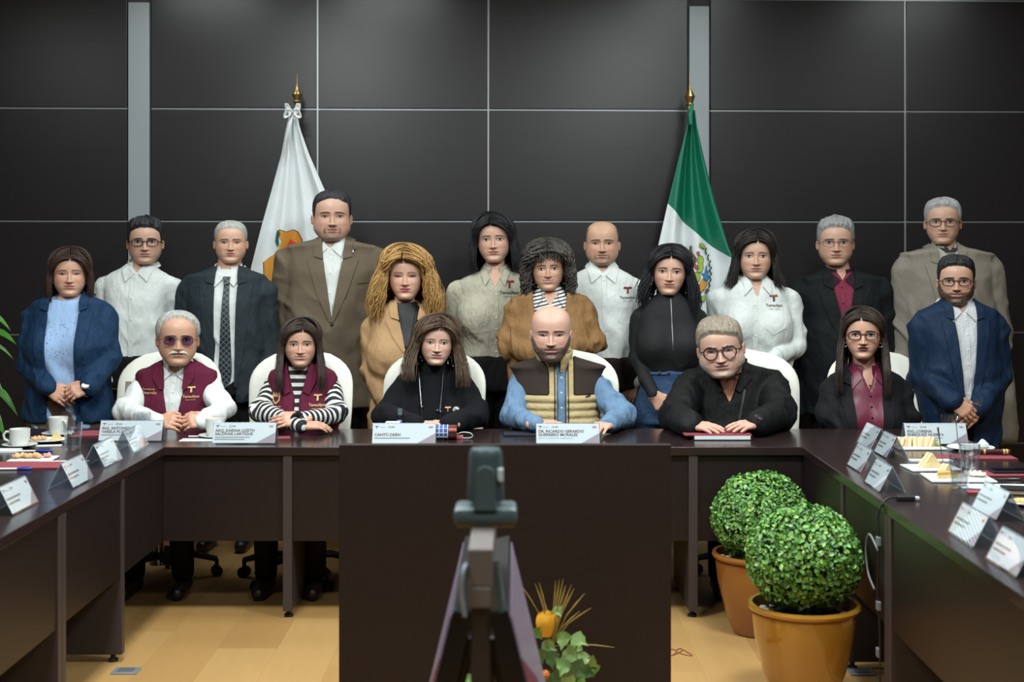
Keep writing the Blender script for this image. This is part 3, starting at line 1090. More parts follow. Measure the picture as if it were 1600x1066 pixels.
    def garment(s, name, fn, material, zlo, zhi, h=.0085, fold=.0035, seed=1, attr=None):
        zlo = min([zlo] + [p[2] - .07 for a in s.arms for p in a]) - .012
        lo, hi = s.bbox(zlo, zhi)
        v, q = polygonize(fn, lo, hi, h)
        if len(v) == 0: return
        if fold:
            w = np.stack([v[:, 0] + .35 * v[:, 2], v[:, 1], v[:, 2] * .75 - .4 * np.abs(v[:, 0])], 1)
            n = (.9 - 2.4 * np.abs(vnoise(w, 11, seed + int(s.ox * 10)))) + .6 * vnoise(w, 24, seed + 5)
            me0 = np_mesh('tmp', v, q)
            nn = np.zeros(len(v) * 3, np.float32); me0.vertices.foreach_get('normal', nn)
            bpy.data.meshes.remove(me0)
            fold = fold * 1.9
            amp = np.full(len(v), fold)
            chest = sstep(s.zs - .30, s.zs - .22, v[:, 2]) * sstep(s.hw * .85, s.hw * .70, np.abs(v[:, 0]))
            amp = amp * (1 - .75 * chest)
            for S, E, W in s.arms:       # folds gather at the elbows
                dd = np.linalg.norm(v - E, axis=1)
                amp = amp + fold * 1.3 * np.exp(-(dd / .09) ** 2)
            n = np.maximum(n, -.55)
            v = v + nn.reshape(-1, 3) * (n * amp)[:, None]
        s.child_jobs.append((name, v, q, material, attr, True))
    def front_y(s, f, x, z, y0=-.5, ymax=.06):
        x = np.asarray(x, np.float32); z = np.asarray(z, np.float32)
        y = np.full_like(x, y0)
        for _ in range(70):
            d = f((x, y, z))
            y = np.minimum(y + np.clip(d * .6, -.02, .05), ymax)
        return y
    def patch(s, name, A, B, material, f, off=.006, nu=14, nv=5, back=.012, ymax=.06, smooth=True):
        """strip between polylines A and B given in local (x, z); laid on the front of surface f"""
        def res(p, n):
            p = np.asarray(p, float)
            t = np.concatenate([[0], np.cumsum(np.linalg.norm(np.diff(p, axis=0), axis=1))])
            u = np.linspace(0, t[-1], n)
            return np.stack([np.interp(u, t, p[:, 0]), np.interp(u, t, p[:, 1])], 1)
        a, b = res(A, nu), res(B, nu)
        w = np.linspace(0, 1, nv)[:, None, None]
        G = a[None] * (1 - w) + b[None] * w
        y = s.front_y(f, G[..., 0].ravel(), G[..., 1].ravel(), ymax=ymax).reshape(nv, nu)
        fr = np.stack([G[..., 0], y - off, G[..., 1]], -1); bk = np.stack([G[..., 0], y + back, G[..., 1]], -1)
        fr = fr.reshape(-1, 3); bk = bk.reshape(-1, 3)
        n0 = nu * nv
        q = [grid_faces(nv, nu), grid_faces(nv, nu, off=n0, flip=True)]
        ring = list(range(nu)) + [i * nu + nu - 1 for i in range(1, nv)] + [(nv - 1) * nu + i for i in range(nu - 2, -1, -1)] + [i * nu for i in range(nv - 2, 0, -1)]
        rg = np.array(ring); m = len(rg); i0 = np.arange(m); i1 = np.roll(i0, -1)
        v = np.concatenate([fr, bk, fr[rg], bk[rg]])
        q.append(np.stack([2 * n0 + i0, 2 * n0 + m + i0, 2 * n0 + m + i1, 2 * n0 + i1], 1))
        s.add_child(name, v, np.concatenate(q), material)
    def add_child(s, name, v, q, material, attr=None, smooth=True):
        # pieces with the same name and material are joined when asked for through join()
        s.child_jobs.append((name, np.asarray(v), np.asarray(q), material, attr, smooth))
    def both(s, name, A, B, material, f, **kw):
        """mirrored pair of patches joined as one part"""
        n = len(s.child_jobs)
        cx = kw.pop('cx', 0)
        s.patch(name, A, B, material, f, **kw)
        s.patch(name, [(2 * cx - p[0], p[1]) for p in A], [(2 * cx - p[0], p[1]) for p in B], material, f, **kw)
    def join(s, n):
        js = s.child_jobs[n:]
        v = []; q = []; k = 0
        for j in js:
            v.append(j[1]); q.append(j[2] + k); k += len(j[1])
        s.child_jobs[n:] = [(js[0][0], np.concatenate(v), np.concatenate(q), js[0][3], js[0][4], js[0][5])]
    def collar(s, material, f, wid=.058, drop=.075, tip=.060, gap=.012, band=True, top=.088, fold=.03):
        """pointed shirt collar around the neck"""
        n = len(s.child_jobs)
        cx = s.hx * .45
        nk = .052 if s.female else .060
        zt = s.zs + top
        if band:
            nth, nr = 44, 4
            th = np.linspace(.38, 2 * math.pi - .38, nth)
            rows = []
            for k in range(nr):
                t = k / (nr - 1)
                r = nk + .010 + .004 * (1 - t)
                z = zt - .052 * (1 - t) - .030 * (np.cos(th) * .5 + .5) + .010
                rows.append(np.stack([cx + r * 1.04 * np.sin(th), (s.hy + .03) * .40 - r * 1.08 * np.cos(th), z], -1))
            P = np.array(rows)
            Pi = P.copy(); c0 = np.array([cx, (s.hy + .03) * .4, 0]); Pi[..., :2] = c0[:2] + (P[..., :2] - c0[:2]) * .93
            G = np.concatenate([P, Pi[::-1]])
            s.add_child('collar', G.reshape(-1, 3), grid_faces(len(G), nth), material)
        for sd in (-1, 1):
            A = [(cx + sd * (nk + .018), zt - .012), (cx + sd * (nk - .006), zt - .040), (cx + sd * gap, zt - .078)]
            B = [(cx + sd * (nk + .034), zt - .034), (cx + sd * (nk + .020), zt - .070), (cx + sd * tip, zt - .078 - drop * .62)]
            s.patch('collar', A, B, material, f, off=.011, nu=14, nv=6, back=.02)
        s.join(n)
    def text(s, name, body, px, py, width, material, f, off=.003, bold=0.0):
        off = off + .0025
        """lettering centred at local (x, z), scaled to a width in metres"""
        v, fc = text_mesh(body, 1.0, bold, 'CENTER')
        w = v[:, 0].max() - v[:, 0].min()
        k = width / w
        x = px + (v[:, 0] - (v[:, 0].max() + v[:, 0].min()) / 2) * k; z = py + v[:, 1] * k
        y = s.front_y(f, x, z) - off
        s.items.append((name, np.stack([x, y, z], 1), fc, material))
    def emblem_T(s, px, py, w, mats, f, off=.006):
        """curved T mark"""
        c1 = [(px - w * .5, py + w * .18), (px - w * .42, py + w * .36), (px, py + w * .30), (px + w * .42, py + w * .36), (px + w * .5, py + w * .18)]
        c2 = [(px - w * .46, py + w * .14), (px - w * .36, py + w * .16), (px, py + w * .12), (px + w * .36, py + w * .16), (px + w * .46, py + w * .14)]
        s.patch('emblem', c1, c2, mats[0], f, off=off, nu=12, nv=3, back=.004)
        s.patch('emblem', [(px - w * .10, py + w * .14), (px - w * .09, py - w * .42)], [(px + w * .10, py + w * .14), (px + w * .12, py - w * .36)], mats[1], f, off=off, nu=6, nv=3, back=.004)
    def button(s, x, z, material, f, r=.0055, off=.003):
        y = float(s.front_y(f, np.array([x]), np.array([z]))[0]) - off
        a = np.linspace(0, 2 * math.pi, 10, endpoint=False)
        ring = np.stack([x + r * np.cos(a), np.full(10, y), z + r * np.sin(a)], 1)
        bk = ring + np.array([0, .006, 0])
        v = np.concatenate([ring, bk, [[x, y - .001, z]]])
        q = [[i, (i + 1) % 10, 10 + (i + 1) % 10, 10 + i] for i in range(10)]
        s.items.append(('button', v, [tuple(t) for t in q] + [(i, (i + 1) % 10, 20) for i in range(10)], material))
    def tubechild(s, name, pts, r, material, n=8):
        m = MB().tube(pts, r, n)
        s.items.append((name, np.array(m.v), m.f, material))
    def h2l(s, P):
        """head units -> local"""
        P = np.asarray(P, float)
        q = (P - np.array([0, .05, .12])) * s.hh
        q = q @ s.Rn.T
        return q + np.array([0, .05, .12]) * s.hh + np.array([s.hx, s.hy, s.hz])
    def hand(s, arm, fdir, back, size=1.0, thumb_right=True, push=.0, **kw):
        W = s.arms[arm][2]; E = s.arms[arm][1]
        v, q = hand_world(W + np.asarray(fdir, float) / np.linalg.norm(fdir) * push, fdir, back, size, not thumb_right, **kw)
        s.extra.append((v, q))
    def glasses(s, shape, color, rx=.078, rz=.058, t=.0065, lens=None, cz=.500, rough=.3, metal=0.0, n=2.0):
        H = s.H
        M = mat('spectacle_%d_%d_%d_%d' % (color + (int(metal * 10),)), color, rough, metal, .05)
        m = MB(); lenses = []
        yf = float(H.yat(np.array([.06]), np.array([.50]))[0]) - .058
        cxs = .150 * FX; rx = rx * FX * 1.20; rz = rz * 1.42; t = t * 1.2; cz = cz - .012
        for sd in (-1, 1):
            a = np.linspace(0, 2 * math.pi, 29)
            pe = 2.0 / n
            ca, sa = np.cos(a), np.sin(a)
            X = sd * cxs + rx * np.sign(ca) * np.abs(ca) ** pe
            Z = cz + rz * np.sign(sa) * np.abs(sa) ** pe
            Y = yf + .30 * (np.abs(X) - .06).clip(0) ** 1.5
            pts = s.h2l(np.stack([X, Y, Z], 1))
            m.tube(pts, t * s.hh, 6, cap=False)
            lenses.append(pts[:-1])
            xo = cxs + rx * .98
            w0 = s.H.T[120, 1]
            p = s.h2l([[sd * xo, yf + .30 * (xo - .06) ** 1.5, cz + rz * .35], [sd * (xo + .05), yf + .10, cz + .02], [sd * .375, -.10, cz + .01], [sd * .378, .05, cz + .005], [sd * .375, .10, cz - .04]])
            m.tube(p, t * s.hh, 6)
        br = s.h2l([[-cxs + rx * .97, yf + .01, cz + rz * .25], [-.03, yf - .012, cz + rz * .42], [.03, yf - .012, cz + rz * .42], [cxs - rx * .97, yf + .01, cz + rz * .25]])
        m.tube(br, t * s.hh, 6)
        s.gl = (m, M, lenses, lens)
    def finish(s, legs=None, hairs=(), shoe=True):
        sp = s.sp
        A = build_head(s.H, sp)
        v, q, c = A.get()
        v = s.h2l(v)
        skin = np.array(skin_lin(sp.get('skin', (196, 152, 128))))
        V = [v]; Q = [q]; C = [c]; k = len(v)
        # neck, trunk and arms under the clothes in one surface
        top = np.array([s.hx, s.hy + .012 + .05 * s.hh, s.hz + .36 * s.hh])
        nb = np.array([s.hx * .25, .02, s.zs + .01])
        nr = sp.get('neckr', .050 if s.female else .060)
        lo, hi = s.bbox(s.zs - .44, s.hz + .12)
        def bf(P):
            d = s.torso(P) + .015
            d = smin(d, seg(P, nb, top, nr * 1.08, nr * .98), .03)
            d = smin(d, s.sleeves(P, .040, .028, .024), .02)
            return d
        v2, q2 = polygonize(bf, lo, hi, .0105)
        V.append(v2); Q.append(q2 + k); C.append(np.tile(skin * np.array([.97, .93, .92]), (len(v2), 1))); k += len(v2)
        for (vh, qh) in s.extra:
            V.append(vh); Q.append(qh + k)
            nz = vnoise(vh, 60, 2)[:, None]
            C.append(np.tile(skin * np.array([1.0, .92, .90]), (len(vh), 1)) * (1 + .06 * nz)); k += len(vh)
        me = np_mesh('person', np.concatenate(V), np.concatenate(Q))
        set_color(me, np.concatenate(C))
        o = link_mesh('person', me, M_SKIN, None, True, (s.ox, s.d, 0))
        tag(o, s.label, 'person')
        s.obj = o
        for name, vv, qq, m, attr, smooth in s.child_jobs:
            me = np_mesh(name, vv, qq)
            if attr is not None: set_float(me, attr(vv), 'along')
            link_mesh(name, me, m, o, smooth)
        for name, vv, ff, m, *kd in s.items:
            me = bpy.data.meshes.new(name); me.from_pydata([tuple(map(float, p)) for p in vv], [], [tuple(f) for f in ff]); me.update()
            it = link_mesh(name, me, m, o)
            if kd: it['kind'] = kd[0]
        if hasattr(s, 'gl'):
            m, M, lenses, lm = s.gl
            g = m.build('glasses', M, o, True)
            for L in lenses:
                me = bpy.data.meshes.new('lens'); me.from_pydata([tuple(p) for p in L], [], [tuple(range(len(L)))]); me.update()
                link_mesh('lens', me, lm or glass_mat('spectacle_lens', (252, 252, 254), .9), g)
        hv = []; hq = []; hk = 0; hm = None
        for h in hairs:
            kind = h[0]
            if kind == 'shell':
                P = h[1]; nrow, ncol = P.shape[:2]
                vv = s.h2l(P.reshape(-1, 3)); qq = grid_faces(nrow, ncol, True)
            else:
                vv = s.h2l(h[1][0]); qq = h[1][1]
            hv.append(vv); hq.append(qq + hk); hk += len(vv); hm = h[2]
        if hv:
            me = np_mesh('hair', np.concatenate(hv), np.concatenate(hq))
            link_mesh('hair', me, hm, o, True)
        # legs
        if legs is not None:
            hipz = s.zs - .56
            w = s.hw * sp.get('hip', .84)
            if s.seated:
                hipz = .52
                pts = [((sd * .085, .02, hipz), (sd * .11, -.40, .50), (sd * .115, -.36, .10)) for sd in (-1, 1)]
            else:
                pts = [((sd * .088, .01, hipz), (sd * .095, .0, hipz * .53), (sd * .095, .02, .09)) for sd in (-1, 1)]
            wz = sp.get('waistz', s.zs - .44)
            def lf(P):
                d = np.maximum(np.maximum(s.torso(P) - getattr(s, 'tg', .011), P[2] - wz), (hipz - .06) - P[2])
                for a, b, c_ in pts:
                    d = smin(d, seg(P, a, b, .094, .068), .03)
                    d = smin(d, seg(P, b, c_, .066, .052), .02)
                return d
            v, q = polygonize(lf, (-.38, -.55, .03), (.38, .27, max(hipz + .12, wz + .03)), .014)
            me = np_mesh('trousers', v, q)
            link_mesh('trousers', me, legs, o, True)
            for a, b, c_ in pts:
                def sf(P):
                    d = seg(P, (c_[0], c_[1] + .02, .045), (c_[0] * 1.08, c_[1] - .15, .035), .042, .034)
                    return np.maximum(d, .002 - P[2])
                v, q = polygonize(sf, (c_[0] - .08, c_[1] - .24, -.01), (c_[0] + .08, c_[1] + .1, .12), .012)
                me = np_mesh('shoe', v, q)
                link_mesh('shoe', me, M_SHOE, o, True)
        return o

# outfit helpers
def vcut(P, xc, zt, zb, wt, wb=0.0, ymid=.0, zlow=None, wlow=None, p=1.0):
    """front opening: half width wt at height zt, wb at zb, optional wlow at zlow"""
    x, y, z = P
    t = np.clip((z - zb) / (zt - zb), 0, 1.6)
    w = wb + (wt - wb) * t ** p
    if zlow is not None:
        u = np.clip((zb - z) / (zb - zlow), 0, 1.5)
        w = np.where(z < zb, wb + (wlow - wb) * u, w)
    else:
        w = np.where(z < zb, -.05, w) if wb <= 0 else w
    return np.maximum(np.abs(x - xc) - w, y - ymid)

def hairline(front=.80, temple=.66, side=.44, nape=.16, fa=.55):
    return ([0, fa * .6, fa, .95, 1.18, 1.36, 1.62, 1.95, 3.2], [front, front - .005, front - .03, temple, side + .08, side, side + .12, nape + .05, nape])
# ------------------------------------------------------------------ the cast
WHITE = (214, 219, 217)
def clipz(s, P, front, back):
    t = np.clip((P[1] + .07) / .15, 0, 1)
    return (P[2] - (s.zs + front + (back - front) * t)) * .8

def shirt_part(s, m, zlo=.72, front=.050, back=.082, vopen=None, name='shirt', h=.0085, fold=.004, attr=None, grow=0.0, under=False):
    """vopen: (half width, depth below the shoulder line) of the open neck"""
    def fn(P):
        cuts = [clipz(s, P, front, back)]
        if vopen:
            cuts.append(-vcut(P, s.hx * .3, s.zs + .07, s.zs - vopen[1], vopen[0], 0.0))
        return s.dressed(P, grow, zlo, cuts, not under)
    s.garment(name, fn, m, zlo, s.zs + .13, h, fold, 3, attr)

def placket(s, m, bm, ztop, zbot, xc=0.0, n=6, w=.013):
    f = s.torso
    s.patch('placket', [(xc - w, ztop), (xc - w, zbot)], [(xc + w, ztop), (xc + w, zbot)], m, f, off=.005, nu=16, nv=4, back=.004)
    for z in np.linspace(ztop - .03, zbot + .03, n):
        s.button(xc, z, bm, f, .005, .0075)

def jacket_part(s, m, zv, wt=.062, zlo=.70, xc=0.0, grow=.013, lw=.072, name='jacket', wb=0.0, zlow=None, wlow=None, lapel=True,
                front=.060, back=.088, fold=.0042, notch=.035, h=.0085, lm=None, peak=0.0, sleeves=True, collarw=.03):
    zt = s.zs + .075
    s.tg = .002
    def full(P):
        return s.base(P) - grow
    def fn(P):
        return s.dressed(P, grow, zlo, [clipz(s, P, front, back), -vcut(P, xc, zt, zv, wt, wb, .02, zlow, wlow)])
    s.garment(name, fn, m, zlo, s.zs + .13, h, fold, 9)
    s.fj = full
    if lapel:
        W = lambda z: wb + (wt - wb) * (z - zv) / (zt - zv)
        z1 = s.zs - notch; mid = (z1 * .45 + zv * .55)
        A = [(xc + W(z1) - .004, z1), (xc + W(mid) - .004, mid), (xc + wb - .002, zv)]
        B = [(xc + W(z1) + lw, z1 + .012 + peak), (xc + W(mid) + lw * .66, mid), (xc + wb + .010, zv - .008)]
        s.both('lapel', A, B, lm or m, full, off=.008, nu=22, nv=6, back=.010, cx=xc)
        A = [(xc + W(zt) - .012, zt + .004), (xc + W(z1 + .012) - .004, z1 + .012)]
        B = [(xc + W(zt) + collarw, zt - .018), (xc + W(z1) + lw * .58, z1 + .026 + peak)]
        s.both('lapel', A, B, lm or m, full, off=.009, nu=12, nv=6, back=.012, cx=xc)

def vest_fn(s, grow=.016, arm=.035):
    """sleeveless shell: trunk only, with arm holes"""
    def f(P):
        d = s.torso(P) - grow
        for S, E, W in s.arms:
            sd = 1 if S[0] > 0 else -1
            hole = seg(P, S + np.array([sd * .045, 0, -.03]), E + np.array([sd * .05, 0, 0]), .080, .080)
            d = np.maximum(d, -hole)
        return d
    return f

M_BTN = mat('pearl_button', (225, 222, 215), .3)
M_BTND = mat('dark_button', (30, 28, 26), .35)
GOLD = mat('gold_thread', (196, 168, 110), .55, .1)
WINE = mat('wine_thread', (122, 28, 48), .7)
DARKT = mat('dark_thread', (60, 44, 40), .7)
BRONZE = mat('bronze_thread', (150, 100, 60), .6)
SILVER = mat('silver', (200, 200, 202), .25, 1.0)
M_DARKTROUSER = cloth('black_trousers', (18, 18, 20))
M_WHITE = cloth('white_cotton', WHITE, .8, .28)

def watch(s, arm, m_strap, m_face, t=.97, r=.031, big=.018):
    S, E, W = s.arms[arm]
    d = (W - E) / np.linalg.norm(W - E)
    c = W + d * .034
    a = np.cross(d, [0, 0, 1.0]); a /= np.linalg.norm(a); b = np.cross(a, d)
    ring = [c + r * (math.cos(q) * a + math.sin(q) * b) for q in np.linspace(0, 2 * math.pi, 20)]
    mb = MB().tube(ring, .008, 6, cap=False)
    s.items.append(('watch_strap', np.array(mb.v), mb.f, m_strap))
    nrm = np.array([0, -.75, .66]); nrm = nrm - d * (nrm @ d); nrm /= np.linalg.norm(nrm)
    side = np.cross(nrm, d)
    n = 18
    rim = [c + nrm * (r + .002) + big * (math.cos(q) * d + math.sin(q) * side) for q in np.linspace(0, 2 * math.pi, n, endpoint=False)]
    top = [p + nrm * .009 for p in rim]
    f = [(i, (i + 1) % n, n + (i + 1) % n, n + i) for i in range(n)] + [tuple(range(n, 2 * n))]
    s.items.append(('watch_case', np.array(rim + top), f, m_face))

def logo(s, px, py, wpx, tm, wm, f, word='Tamaulipas', sub=True, e=1.0):
    """chest mark: curved T above a word, at photo pixel px, py"""
    x, z = s.LX(px), s.LZ(py)
    w = wpx / s.sc
    s.emblem_T(x, z + w * .34, w * .52 * e, tm, f)
    s.text('lettering', word, x, z - w * .18, w, wm, f, .0035, .012)
    if sub:
        s.text('lettering', 'Gobierno del Estado', x, z - w * .34, w * .62, wm, f, .0035, .01)

# 1 --- blue blazer, light blue blouse, hands folded in front
s = Figure('standing person in a navy blazer over a light blue blouse, hands folded', 7.2,
           (108, 389, 464), (36, 178, 478), female=True, cap=.05, skin=(190, 142, 118), hairc=(42, 28, 24), lip=(168, 84, 84), jaw=1.06, full=.05, eye=.010, waist=.86, hip=.95, belly=.03, bust=.02, liner=1.4,
           armL=((36, 568, -.02), (74, 606, -.17)), armR=((178, 566, -.02), (140, 604, -.17)), browt=.010, arch=.022)
blazer1 = cloth('navy_blazer', (17, 47, 77), .75, .4)
shirt_part(s, mat('blouse_blue', (152, 182, 222), .8, 0, .10, 60, .4, 14, (1, 1, .35)), .72, .030, .07, name='blouse', under=True)
jacket_part(s, blazer1, s.LZ(640), .085, s.LZ(657), wb=.072, xc=.005, lw=.06)
mb = MB()
for i in range(70):
    xx, zz_ = random.uniform(-.07, .08), random.uniform(s.LZ(600), s.LZ(500))
    yy = float(s.front_y(s.base, np.array([xx]), np.array([zz_]))[0])
    mb.box(xx - .0013, xx + .0013, yy - .003, yy, zz_ - .0013, zz_ + .0013)
s.items.append(('dot_print', np.array(mb.v), mb.f, mat('navy_dot', (70, 84, 130), .8), 'stuff'))
s.hand(0, (.80, -.25, -.42), (-.15, -.8, .45), .95, True, curl=.45, thumb=.3)
s.hand(1, (-.80, -.45, -.30), (.15, -.8, .5), .95, False, push=-.005, curl=.55, thumb=.3)
watch(s, 1, SILVER, mat('watch_dial', (220, 220, 214), .3), r=.029, big=.019)
for sd in (-1, 1):
    mb = MB().lathe([(0, -.009), (.007, -.006), (.009, 0), (.007, .006), (0, .009)], 10, s.h2l([[sd * .352, .0, .30]])[0]); s.items.append(('earring', np.array(mb.v), mb.f, SILVER))
hm = hair_mat('brown1', (44, 29, 25), (88, 60, 48))
s.finish(cloth('taupe', (104, 88, 80)), [('shell', hair_shell(s.H, hairline(.84, .74, .52, .2), (.016, .045), 1, .12), hm),
         ('locks', long_hair(s.H, dict(length=-.08, vol=.10, flare=.10, open=1.02, wave=.008, curlin=-.12, n=200, part=.03), 1), hm)])

# 2 --- white shirt with black framed glasses
s = Figure('standing person in a plain white shirt without any mark, wearing dark-rimmed glasses', 7.95,
           (226, 340, 414), (147, 283, 430), cap=.05, skin=(192, 148, 124), hairc=(22, 20, 22), jaw=1.08, full=.06, stubble=.12, belly=.03, waist=.88,
           armL=((150, 530, .05), (172, 590, -.10)), armR=((282, 530, .05), (262, 600, -.05)))
shirt_part(s, M_WHITE, .85, .045, .08, (.042, -.010))
s.collar(M_WHITE, s.base)
placket(s, M_WHITE, M_BTN, s.zs + .015, s.LZ(600))
s.glasses('rect', (24, 26, 32), .086, .050, .009, n=3.4)
hm = hair_mat('black2', (22, 20, 22), (60, 60, 66))
s.finish(M_DARKTROUSER, [('shell', hair_shell(s.H, hairline(.82, .72, .46, .18), (.085, .030), 2, .35, comb=.5), hm)])

# 3 --- dark suit with chequered tie
s = Figure('standing person in a dark slate suit, white shirt and chequered necktie', 7.70,
           (360, 345, 412), (279, 428, 437), cap=.03, skin=(200, 152, 126), hairc=(150, 146, 140), browc=(96, 84, 78), jaw=1.05, full=.05, age=.7, yaw=0, hwid=1.03, eye=.013,
           armL=((277, 545, .03), (292, 620, -.05)), armR=((428, 545, .03), (412, 620, -.05)), belly=.02)
suit3 = cloth('slate_suit', (37, 46, 52), .75, .25)
shirt_part(s, M_WHITE, .85, .055, .085, under=True)
s.collar(M_WHITE, s.base, gap=.004, tip=.052)
jacket_part(s, suit3, s.LZ(600), .068, .80, wb=.055, xc=s.LX(359), lw=.075)
def tie_mat():
    m = mat('chequered_tie', (22, 30, 36), .5, 0, .05)
    nt = m.node_tree; N = nt.nodes; L = nt.links; b = N['Principled BSDF']
    tc = N.new('ShaderNodeTexCoord'); mp = N.new('ShaderNodeMapping'); mp.inputs['Rotation'].default_value = (0, math.radians(45), 0); mp.inputs['Scale'].default_value = (46, 46, 46)
    L.new(tc.outputs['Object'], mp.inputs[0])
    sx = N.new('ShaderNodeSeparateXYZ'); L.new(mp.outputs[0], sx.inputs[0])
    def line(o):
        fr = N.new('ShaderNodeMath'); fr.operation = 'FRACT'; L.new(o, fr.inputs[0])
        gt = N.new('ShaderNodeMath'); gt.operation = 'LESS_THAN'; gt.inputs[1].default_value = .16; L.new(fr.outputs[0], gt.inputs[0]); return gt
    a, c = line(sx.outputs[0]), line(sx.outputs[2])
    mxm = N.new('ShaderNodeMath'); mxm.operation = 'MAXIMUM'; L.new(a.outputs[0], mxm.inputs[0]); L.new(c.outputs[0], mxm.inputs[1])
    mx = N.new('ShaderNodeMix'); mx.data_type = 'RGBA'; mx.inputs['A'].default_value = lina((20, 28, 34)); mx.inputs['B'].default_value = lina((92, 104, 108))
    L.new(mxm.outputs[0], mx.inputs['Factor']); L.new(mx.outputs['Result'], b.inputs['Base Color'])
    return m
tm = tie_mat()
xt = s.LX(360)
n0 = len(s.child_jobs)
s.patch('necktie', [(xt - .020, s.zs + .018), (xt - .013, s.zs - .024)], [(xt + .020, s.zs + .018), (xt + .013, s.zs - .024)], tm, s.base, off=.022, nu=6, nv=6, back=.006)
s.patch('necktie', [(xt - .014, s.zs - .024), (xt - .034, s.LZ(575)), (xt - .03, s.LZ(590)), (xt - .002, s.LZ(604))], [(xt + .014, s.zs - .024), (xt + .036, s.LZ(575)), (xt + .032, s.LZ(590)), (xt + .002, s.LZ(604))], tm, s.base, off=.014, nu=24, nv=6, back=.004)
s.join(n0)
hm = hair_mat('grey3', (150, 147, 142), (190, 188, 184))
s.finish(M_DARKTROUSER, [('shell', hair_shell(s.H, hairline(.84, .72, .50, .2), (.035, .016), 3, .3), hm)])

# 4 --- tall figure in brown checked jacket
s = Figure('tall standing person in an olive brown jacket before the white flag', 7.88,
           (518, 299, 378), (432, 604, 391), cap=.02, skin=(196, 150, 130), hairc=(28, 26, 28), jaw=1.12, full=.10, beard=('goatee', (46, 34, 32), .75, .006), age=.3, yaw=2, hwid=1.02, belly=.04, waist=.86, neckr=.066, eye=.012,
           armL=((434, 520, .03), (440, 630, -.04)), armR=((602, 520, .03), (590, 630, -.04)), armr=1.15)
tweed4 = mat('olive_jacket', (104, 92, 77), .9, 0, .16, 120, .25, 10, (1, 1, .6), .2)
shirt_part(s, M_WHITE, .9, .045, .085, (.045, -.005), under=True)
s.collar(M_WHITE, s.base, tip=.066)
placket(s, M_WHITE, M_BTN, s.zs + .01, s.LZ(495), s.LX(521), 4)
jacket_part(s, tweed4, s.LZ(500), .078, .75, xc=s.LX(524), lw=.085, notch=.06)
s.button(s.LX(525), s.LZ(506), M_BTND, s.fj, .010, .006)
s.emblem_T(s.LX(555), s.LZ(391), .03, (SILVER, SILVER), s.fj, .012)
s.patch('pocket', [(s.LX(562), s.LZ(438)), (s.LX(592), s.LZ(434))], [(s.LX(562), s.LZ(443)), (s.LX(592), s.LZ(439))], tweed4, s.fj, off=.006, nu=8, nv=3)
hm = hair_mat('black4', (26, 25, 28), (70, 68, 72))
s.finish(M_DARKTROUSER, [('shell', hair_shell(s.H, hairline(.86, .76, .46, .18, .4), (.045, .022), 4, .35, comb=-.6), hm)])

# 5 --- camel coat
s = Figure('person in a camel coat over a black blouse, standing', 7.5,
           (634, 389, 469), (568, 690, 492), female=True, cap=.08, skin=(206, 156, 132), hairc=(150, 104, 58), browc=(110, 74, 50), lip=(168, 44, 66), lipfull=1.15, eye=.006, shadow=(120, 92, 84), liner=1.6, jaw=.98, full=.03, bust=.02, yaw=-2,
           armL=((574, 580, .0), (610, 640, -.16)), armR=((694, 580, .0), (660, 640, -.16)), browt=.011, arch=.026)
s.label = 'standing person in a camel coat over a black blouse'
camel = cloth('camel_coat', (178, 143, 104), .8, .3)
shirt_part(s, mat('black_print_blouse', (13, 14, 18), .6, 0, .5, 60, .2, 12), .75, .06, .085, name='blouse', under=True)
jacket_part(s, camel, s.LZ(545), .075, .66, xc=s.LX(640), lw=.07, zlow=s.LZ(640), wlow=.05, wb=.012)
n0 = len(s.child_jobs)
blk = _mats['black_print_blouse']
s.patch('neck_bow', [(s.LX(622), s.LZ(473)), (s.LX(632), s.LZ(500)), (s.LX(628), s.LZ(535))], [(s.LX(652), s.LZ(473)), (s.LX(648), s.LZ(500)), (s.LX(642), s.LZ(540))], blk, s.base, off=.02, nu=12, nv=6)
mb = MB().tube(s.h2l([[-.36, -.02, .33], [-.39, -.05, .27], [-.36, -.07, .22], [-.33, -.04, .27], [-.36, -.02, .33]]), .0025, 6, cap=False); s.items.append(('earring', np.array(mb.v), mb.f, GOLD))
hm = hair_mat('golden5', (150, 104, 52), (214, 170, 104))
s.finish(cloth('camel_skirt', (150, 112, 72)), [('shell', hair_shell(s.H, hairline(.84, .74, .56, .2), (.016, .045), 5, .25), hm),
         ('locks', long_hair(s.H, dict(length=-.30, vol=.20, flare=.35, open=.92, wave=.045, freq=3.2, helix=.8, n=300, part=-.08, ragged=.12, r=.020, ze=.62, wstart=.12), 5), hm)])

# 6 --- stone shirt
s = Figure('person in a stone coloured uniform shirt with a wine T mark on the chest', 7.95,
           (773, 334, 411), (697, 852, 437), female=True, cap=.07, skin=(206, 160, 138), hairc=(22, 22, 26), lip=(164, 82, 84), jaw=1.02, full=.05, bust=.02, yaw=-3, roll=-2, waist=.80, waistz=EYE - (556 - VY) * 7.95 / F,
           armL=((703, 512, .05), (722, 585, -.02)), armR=((846, 512, .05), (826, 585, -.02)), browt=.013)
stone = cloth('stone_shirt', (176, 172, 154), .75, .55)
shirt_part(s, stone, s.LZ(557), .045, .082, (.052, .045))
s.collar(stone, s.base, tip=.056, gap=.030, drop=.07)
placket(s, stone, M_BTN, s.zs - .05, s.LZ(556), s.LX(776), 6)
logo(s, 796, 453, 30, (WINE, WINE), DARKT, s.base)
s.patch('sleeve_crest', [(s.LX(686), s.LZ(458)), (s.LX(688), s.LZ(470))], [(s.LX(695), s.LZ(458)), (s.LX(694), s.LZ(470))], mat('faded_print', (150, 136, 118), .8), s.base, off=.003, nu=6, nv=4)
hm = hair_mat('black6', (20, 20, 24), (56, 56, 64))
